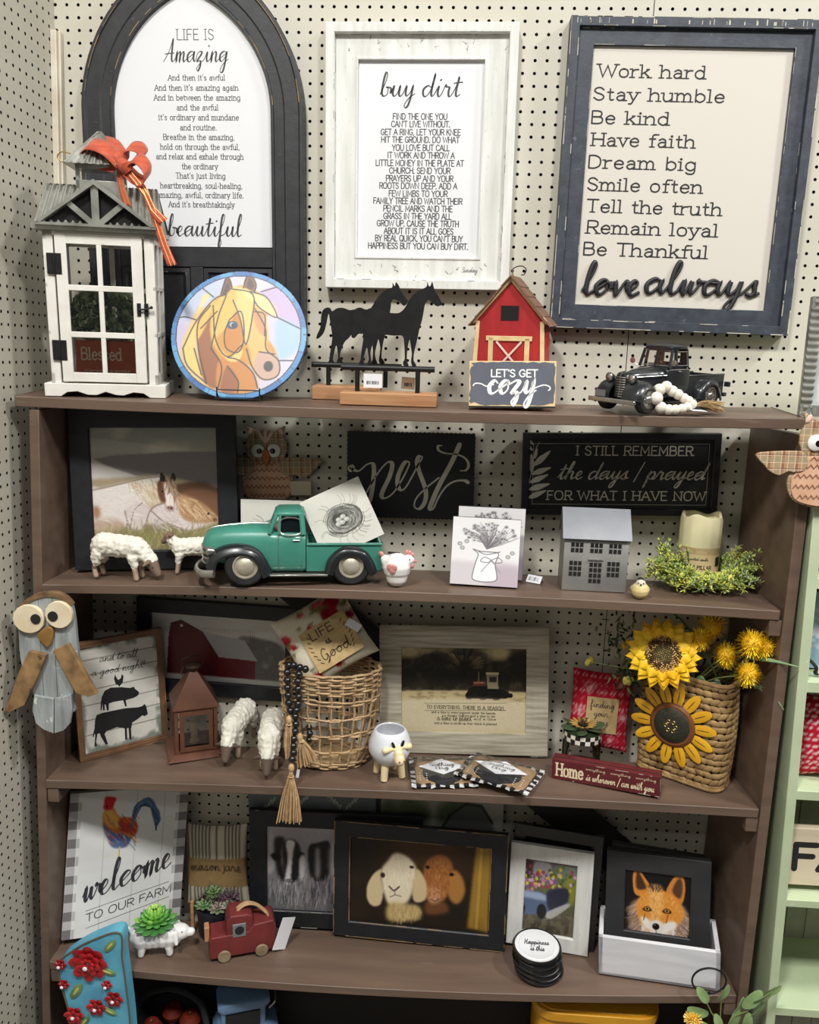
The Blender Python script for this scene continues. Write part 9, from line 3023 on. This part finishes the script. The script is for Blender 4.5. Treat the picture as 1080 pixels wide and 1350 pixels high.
# dark basket with fruit, and a blue toy car
c = onY(225, 1345, -6.5)
hB = c[2] - BZ
r = root('dark_basket', 'dark slatted basket with artificial fruit in the shadow of the bottom shelf', 'basket', (c[0], -6.6, BZ))
mb = MB(); mb.lathe([(0, 0), (3.0, 0), (3.7, hB), (3.8, hB + .1), (3.5, hB + .1), (3.1, .4), (0, .4)], 24); mb.build('bowl', mat('dark_basket_weave', (40, 40, 42), .8, col2=(26, 26, 28), scale=30), r)
mb = MB(); mb.tube(spline([(-3.65, 0, hB), (-2.8, .3, hB + 2.2), (0, .5, hB + 3.2), (2.8, .3, hB + 2.2), (3.65, 0, hB)], 8), .3, 8); mb.build('handle', mat('dark_basket_weave'), r)
for i, (x, y, lab) in enumerate(((-1.5, -1.0, 'orange-red artificial apple at the left in the dark basket'), (.6, -1.7, 'orange-red artificial apple at the front of the dark basket'), (1.9, .3, 'orange-red artificial apple at the right in the dark basket'), (-.1, 1.1, 'orange-red artificial apple at the back of the dark basket'))):
 f = root('artificial_apple', lab, 'artificial fruit', (c[0] + x, -6.6 + y, BZ + hB - 1.0), 0, 'artificial apples')
 mb = MB(); mb.lathe([(0, .25), (.5, .05), (.95, .6), (1.05, 1.1), (.7, 1.7), (.25, 1.75), (0, 1.55)], 20); mb.build('fruit', mat('apple_skin', (110, 40, 22), .4, col2=(90, 26, 18), scale=10), f)
 mb = MB(); mb.tube([(0, 0, 1.5), (.08, 0, 2.0)], .05, 5); mb.build('stalk', mat('brown_ink'), f)
c = onY(316, 1322, -7.2)
hV = c[2] - BZ
r = root('toy_van', 'pale blue toy van in the dark below the fourth shelf', 'toy car', (c[0], -5.6, BZ), math.radians(20))
BLV = mat('pale_blue_enamel', (112, 142, 176), .35, col2=(96, 124, 158), scale=10)
mb = MB(); loft(mb, [(-3.0, 1.6, .9, 4.0, 4), (-2.6, 1.8, .8, 4.6, 5), (2.0, 1.85, .8, 4.6, 5), (3.2, 1.7, .8, 4.0, 4)], 24); loft(mb, [(-2.6, 1.3, hV - 1.0, hV - .2, 4), (-2.2, 1.6, hV - 1.2, hV, 5), (1.8, 1.6, hV - 1.2, hV, 5), (2.4, 1.3, hV - 1.0, hV - .2, 4)], 24)
mb.bb((-2.3, -1.4, 4.3), (1.9, 1.4, hV - .9)); mb.build('body', BLV, r)
mb = MB(); mb.bb((-1.9, -1.55, 4.7), (1.4, -1.4, hV - 1.2)); mb.bb((1.85, -1.2, 4.7), (2.0, 1.2, hV - 1.2)); mb.build('window', WINB, r)
mb = MB(); mb.tube(spline([(2.3, -1.5, hV - 1.2), (2.9, -1.5, hV - .3), (2.9, 1.5, hV - .3), (2.3, 1.5, hV - 1.2)], 5), .08, 6); mb.build('rack', CHROME, r)
for x in (-2, 2):
 for s in (-1, 1):
  wheel(r, x, s * 1.7, .9, .5, .4, CHROME)
# eucalyptus and hoop
pl = Pl(onY(935, 1300, -11.2), 0, 0)
X = lambda x, y, z=0.0: np.array([*pl.uv(x, y), z])
r = root('hoop_stand', 'black wire hoop on a stem rising in front of the white box corner', 'wire stand', M=pl.M())
mb = MB(); mb.tube([X(935, 1293) + np.array([1.45 * math.cos(t), 1.25 * math.sin(t), 0]) for t in np.linspace(0, 2 * PI, 48, endpoint=False)], .085, 8, closed=True); mb.build('hoop', BLACKM, r)
q = X(932, 1306); mb = MB(); mb.ell(q + np.array([0, -.1, .12]), (.28, .26, .2), 14); mb.build('knob', BLACKM, r)
zf_ = (FLOOR - pl.p[2])
mb = MB(); mb.tube([q, X(934, 1345), np.array([0.1, zf_ + .2, 0])], .08, 8); mb.build('stem', BLACKM, r)
mb = MB(); mb.lathe([(0, 0), (2.2, 0), (2.2, .2), (0, .25)], 24, (0.1, zf_, 0), rotm(-PI / 2, 0, 0)); mb.build('foot', BLACKM, r)
pl = Pl(onY(950, 1345, -11.8), 0, 0)
r = root('eucalyptus_stem', 'green eucalyptus-leaf artificial spray with a yellow blossom at the bottom right corner', 'artificial plant', M=pl.M())
EU = vmat('leaf_sheen', .45)
EUM = mat('eucalyptus_leaf', (142, 166, 112), .5, col2=(108, 136, 84), scale=30, mix=.5)
for x, y, a_, l_, t_ in ((927, 1312, 2.2, .95, .2), (952, 1306, 1.1, 1.0, .3), (920, 1332, 2.9, 1.0, .1), (975, 1330, 1.2, 1.1, .4), (992, 1318, .9, 1.2, -.2), (1005, 1312, .7, 1.0, .3), (1018, 1303, .6, .85, .1), (968, 1345, 1.3, 1.2, .2), (1000, 1335, 1.0, 1.0, .4), (985, 1350, 1.5, 1.1, .1), (945, 1345, 1.9, 1.0, .3), (930, 1352, 2.4, .9, .2)):
 c = X(x, y); mb = MB(); mb.ell((0, 0, 0), (l_, l_ * .45, .05), 14)
 mb.v = [(q_[0], q_[1], q_[2] + .12 * (abs(q_[1]) / (l_ * .45)) ** 2 - .1 * (q_[0] / l_) ** 2) for q_ in mb.v]
 mb.xf(0, np.array(Matrix.Rotation(a_, 3, 'Z') @ Matrix.Rotation(t_ * 1.5, 3, 'X')), c + np.array([0, 0, random.uniform(-.3, .4)])); mb.build('leaf', EUM, r)
zf_ = FLOOR - pl.p[2]
mb = MB()
for L_ in ([(927, 1312), (938, 1335), (950, 1365)], [(952, 1306), (950, 1340), (952, 1365)], [(1022, 1302), (990, 1330), (960, 1365)], [(912, 1345), (935, 1360), (952, 1370)]):
 mb.tube(spline([X(*q) for q in L_] + [np.array([3.4, zf_ + .15, 0])], 5), .06, 6)
mb.build('stem', mat('stem_green'), r)
mb = MB(); mb.col = (240, 200, 80); c = X(912, 1340, .4)
for k_ in range(150):
 z_ = 1 - 2 * (k_ + .5) / 150; a_ = k_ * 2.39996; s_ = math.sqrt(1 - z_ * z_); d_ = np.array([s_ * math.cos(a_), s_ * math.sin(a_), z_])
 mb.col = random.choice([(244, 206, 90), (250, 226, 140), (236, 186, 60)]); mb.tube([c, c + d_ * random.uniform(.6, .85)], [.06, .05], 4)
mb.build('blossom', EU, r)

# ================================================================ on the green unit
pl = Pl(onY(1066, 562, -9.0), math.radians(-2), math.radians(4)).fit((1062, 408), (1180, 412), (1172, 572), (1060, 564))
r = root('sunflower_canvas', 'sunflower picture in a corrugated tin frame on top of the green bookcase', 'picture frame', M=pl.M())
w, h = pl.w, pl.h
mb = MB()
for s in (-1, 1):
 a0 = np.array([s * w / 2, 0, 0]); x0, x1 = s * w / 2, s * (w / 2 - .85)
 xx0, xx1 = min(x0, x1), max(x0, x1)
 corrug(mb, (xx1, -h / 2, 0), (xx1, h / 2, 0), (xx0, h / 2, 0), (xx0, -h / 2, 0), 17, .1)
 corrug(mb, (-w / 2, s * (h / 2 - (0.85 if s > 0 else 0)), 0), (w / 2, s * (h / 2 - (.85 if s > 0 else 0)), 0), (w / 2, s * h / 2 + (.85 if s < 0 else 0), 0), (-w / 2, s * h / 2 + (.85 if s < 0 else 0), 0), 12, .1)
mb.bb((-w / 2, -h / 2, -.5), (w / 2, h / 2, -.12)); mb.build('frame', GALV, r)
cv = Canvas(110, 150, (170, 178, 176))
cv.a += (cv.noise(5, 6)[..., None] - .5) * 50
cv.hair([(0, .2), (.5, .2), (.6, .9), (.1, .9)], 160, .12, -1.2, [(106, 130, 70), (140, 150, 80), (80, 104, 60)], .014, .7, .6)
for x, y, R_ in ((.22, .26, .24), (.65, .2, .22), (.6, .6, .22)):
 for k_ in range(24):
  a_ = k_ * .262; cv.stroke([(x + R_ * .3 * math.cos(a_), y + R_ * .22 * math.sin(a_)), (x + R_ * math.cos(a_), y + R_ * .74 * math.sin(a_))], .05, random.choice([(224, 176, 50), (206, 146, 34), (236, 196, 84)]), .8, False)
 cv.ell(x, y, R_ * .4, R_ * .3, (110, 62, 34), .4)
cv.poly([(.1, .62), (.5, .6), (.48, 1), (.14, 1)], (206, 210, 206), 2)
pic('print', cv, w - 1.7, h - 1.7, r, PRINTM, z=-.1)

# striped stocking-like cushion in the top bay
STR = plaid('red_stripe_cloth', (206, 180, 160), (140, 52, 46), (206, 180, 160), 1.1)
z2 = zt2
q0 = onY(1066, 763, -8.0)
r = root('striped_bolster', 'rust and cream striped cloth roll on the upper shelf of the green bookcase', 'cushion', (q0[0] + 1.6, -7.2, z2 + .02), 0)
cv = Canvas(90, 110, (206, 180, 160)); cv.put((np.mod((cv.X * .75 + cv.Y * .35) * 11, 1) < .5) * 1.0, (138, 62, 52), 1)
pl = Pl(np.array([q0[0] + 1.7, -7.6, z2 + 2.6]), 0, .1)
bpy.data.objects.remove(r)
r = root('striped_cushion', 'rust and cream striped cushion in the upper bay of the green bookcase', 'cushion', M=pl.M())
pillow('cushion', pl, 3.6, 5.0, 2.4, cv, r, CLOTH)
# blue picture on an easel
pl = Pl(onY(1070, 890, -7.6), 0, math.radians(8)).fit((1066, 780), (1180, 786), (1172, 893), (1058, 889))
pl.p = pl.p + np.array([0, 0, GS[0] + .15 + pl.h / 2 * .99 - pl.p[2]])
r = root('blue_picture', 'pale blue picture with white blossom, dark top edge, in the green bookcase', 'picture frame', M=pl.M())
mb = MB(); mb.bb((-pl.w / 2, -pl.h / 2, -.5), (pl.w / 2, pl.h / 2, -.01)); mb.build('board', BLKE, r)
cv = Canvas(90, 90, (150, 180, 196)); cv.a += (cv.noise(4, 5)[..., None] - .5) * 50
for _ in range(120):
 cv.ell(random.gauss(.2, .2), random.gauss(.5, .12), .03, .025, random.choice([(226, 226, 232), (206, 196, 214), (196, 216, 224)]), .5, .8)
cv.put((cv.Y < .07) * 1.0, (40, 46, 40), 1)
pic('print', cv, pl.w - .05, pl.h - .05, r, PRINTM, z=0)
q0 = onY(1068, 897, -8.9)
r = root('black_easel', 'small black easel foot with pale buckle under the blue picture', 'stand', (q0[0], -8.9, GS[0] + .02), 0)
mb = MB(); mb.tube(spline([(-.6, .3, 1.3), (-.1, 0, 1.2), (.3, -.3, .7), (.35, -.4, .27), (3.6, -.4, .27), (3.65, -.3, .7)], 5), .14, 6); mb.build('wire', BLACKM, r)
mb = MB(); mb.bb((.35, -.5, .1), (.9, -.3, 1.0)); mb.build('buckle', PAPER, r, bevel=.05)
# red dotted pillow
pl = Pl(onY(1075, 1022, -8.2), math.radians(-3), math.radians(10)).fit((1054, 912), (1170, 918), (1168, 1022), (1043, 1026))
pl.p = pl.p + pl.n * -.4
r = root('dotted_red_pillow', 'red pillow with white polka dots and cream label in the green bookcase', 'cushion', M=pl.M())
cv = Canvas(150, 140, (178, 22, 44))
for i in range(24):
 for j in range(22):
  cv.ell((i + .5 * (j % 2) + .25) / 24, (j + .5) / 22, .012, .012, (236, 204, 206), .4, .95)
pillow('cushion', pl, pl.w, pl.h, 2.6, cv, r, CLOTH)
mb = MB(); mb.box((1.0, -.5, 1.3), (5.0, 3.8, .08)); mb.build('label_patch', mat('cream_linen', (222, 206, 164), .9, col2=(206, 188, 146), scale=80), r)
mb = MB(); text(mb, 'Sugar', -1.1, 1.6, .3, .45, 'curs', wt=.16, z=1.36); text(mb, 'sweet', -1.0, 1.8, -.9, .4, 'curs', wt=.16, z=1.36); mb.build('lettering', mat('brown_ink'), r, smooth=False)
# FARM sign
pl = Pl(onY(1036, 1172, -9.2), 0, math.radians(3)).fit((1039, 1092), (1249, 1101), (1244, 1178), (1034, 1165))
r = root('farm_sign', 'cream wooden sign with bold black capitals standing in the green bookcase', 'word sign', M=pl.M())
mb = MB(); mb.bb((-pl.w / 2, -pl.h / 2, -.8), (pl.w / 2, pl.h / 2, 0)); mb.build('board', mat('cream_sign_wood', (214, 200, 174), .6, col2=(204, 188, 160), scale=10, stretch=(.4, 5, 5)), r, bevel=.06)
mb = MB()
A0, A1 = pl.uv(1047, 1145), pl.uv(1047, 1113)
text(mb, 'FARM', A0[0], A0[0] + 10.6, A0[1], A1[1] - A0[1], 'sans', wt=.23, z=.012)
mb.build('lettering', INK, r, smooth=False)
# ================================================================ settle: everything standing on a shelf is lowered or lifted until it just touches the board
bpy.context.view_layer.update()
_skip = ('black_bead_garland', 'plaid_owl', 'wooden_owl', 'floral_tin_boot', 'barn_picture', 'hoop_stand', 'eucalyptus_stem', 'leaf_sign', 'barn_print', 'bookshelf', 'green_bookshelf', 'fox_picture', 'grey_back_frame', 'coaster', 'bead_garland')
_top = [o for o in COL.objects if o.parent is None and 'label' in o.keys() and not o.name.startswith(_skip)]

def _verts(o):
 L = [o] + list(o.children_recursive)
 A = []
 for c in L:
  if c.type == 'MESH':
   v = np.zeros(len(c.data.vertices) * 3, np.float32)
   c.data.vertices.foreach_get('co', v)
   M_ = np.array(c.matrix_world)
   A.append(v.reshape(-1, 3) @ M_[:3, :3].T + M_[:3, 3])
 A = np.vstack(A) / IN
 A[:, 2] += FLOOR
 return A

for o in _top:
 A = _verts(o)
 f = (A[:, 1] > -FRONT - .05) & (A[:, 1] < -2.7) & (A[:, 0] > -22) & (A[:, 0] < 41.5)
 if not f.any():
  continue
 B_ = A[f]
 for k in (1, 2, 3, 4):
  dz = B_[:, 2] - (np.polyval(SH[k], B_[:, 0]) + TILT[k] * (B_[:, 1] + FRONT))
  low = A[:, 2].min() - float(np.polyval(SH[k], A[:, 0].mean()))
  if -1.6 < low < .7 and -1.6 < dz.min() < .5:
   o.location.z += (.03 - dz.min()) * IN
   break
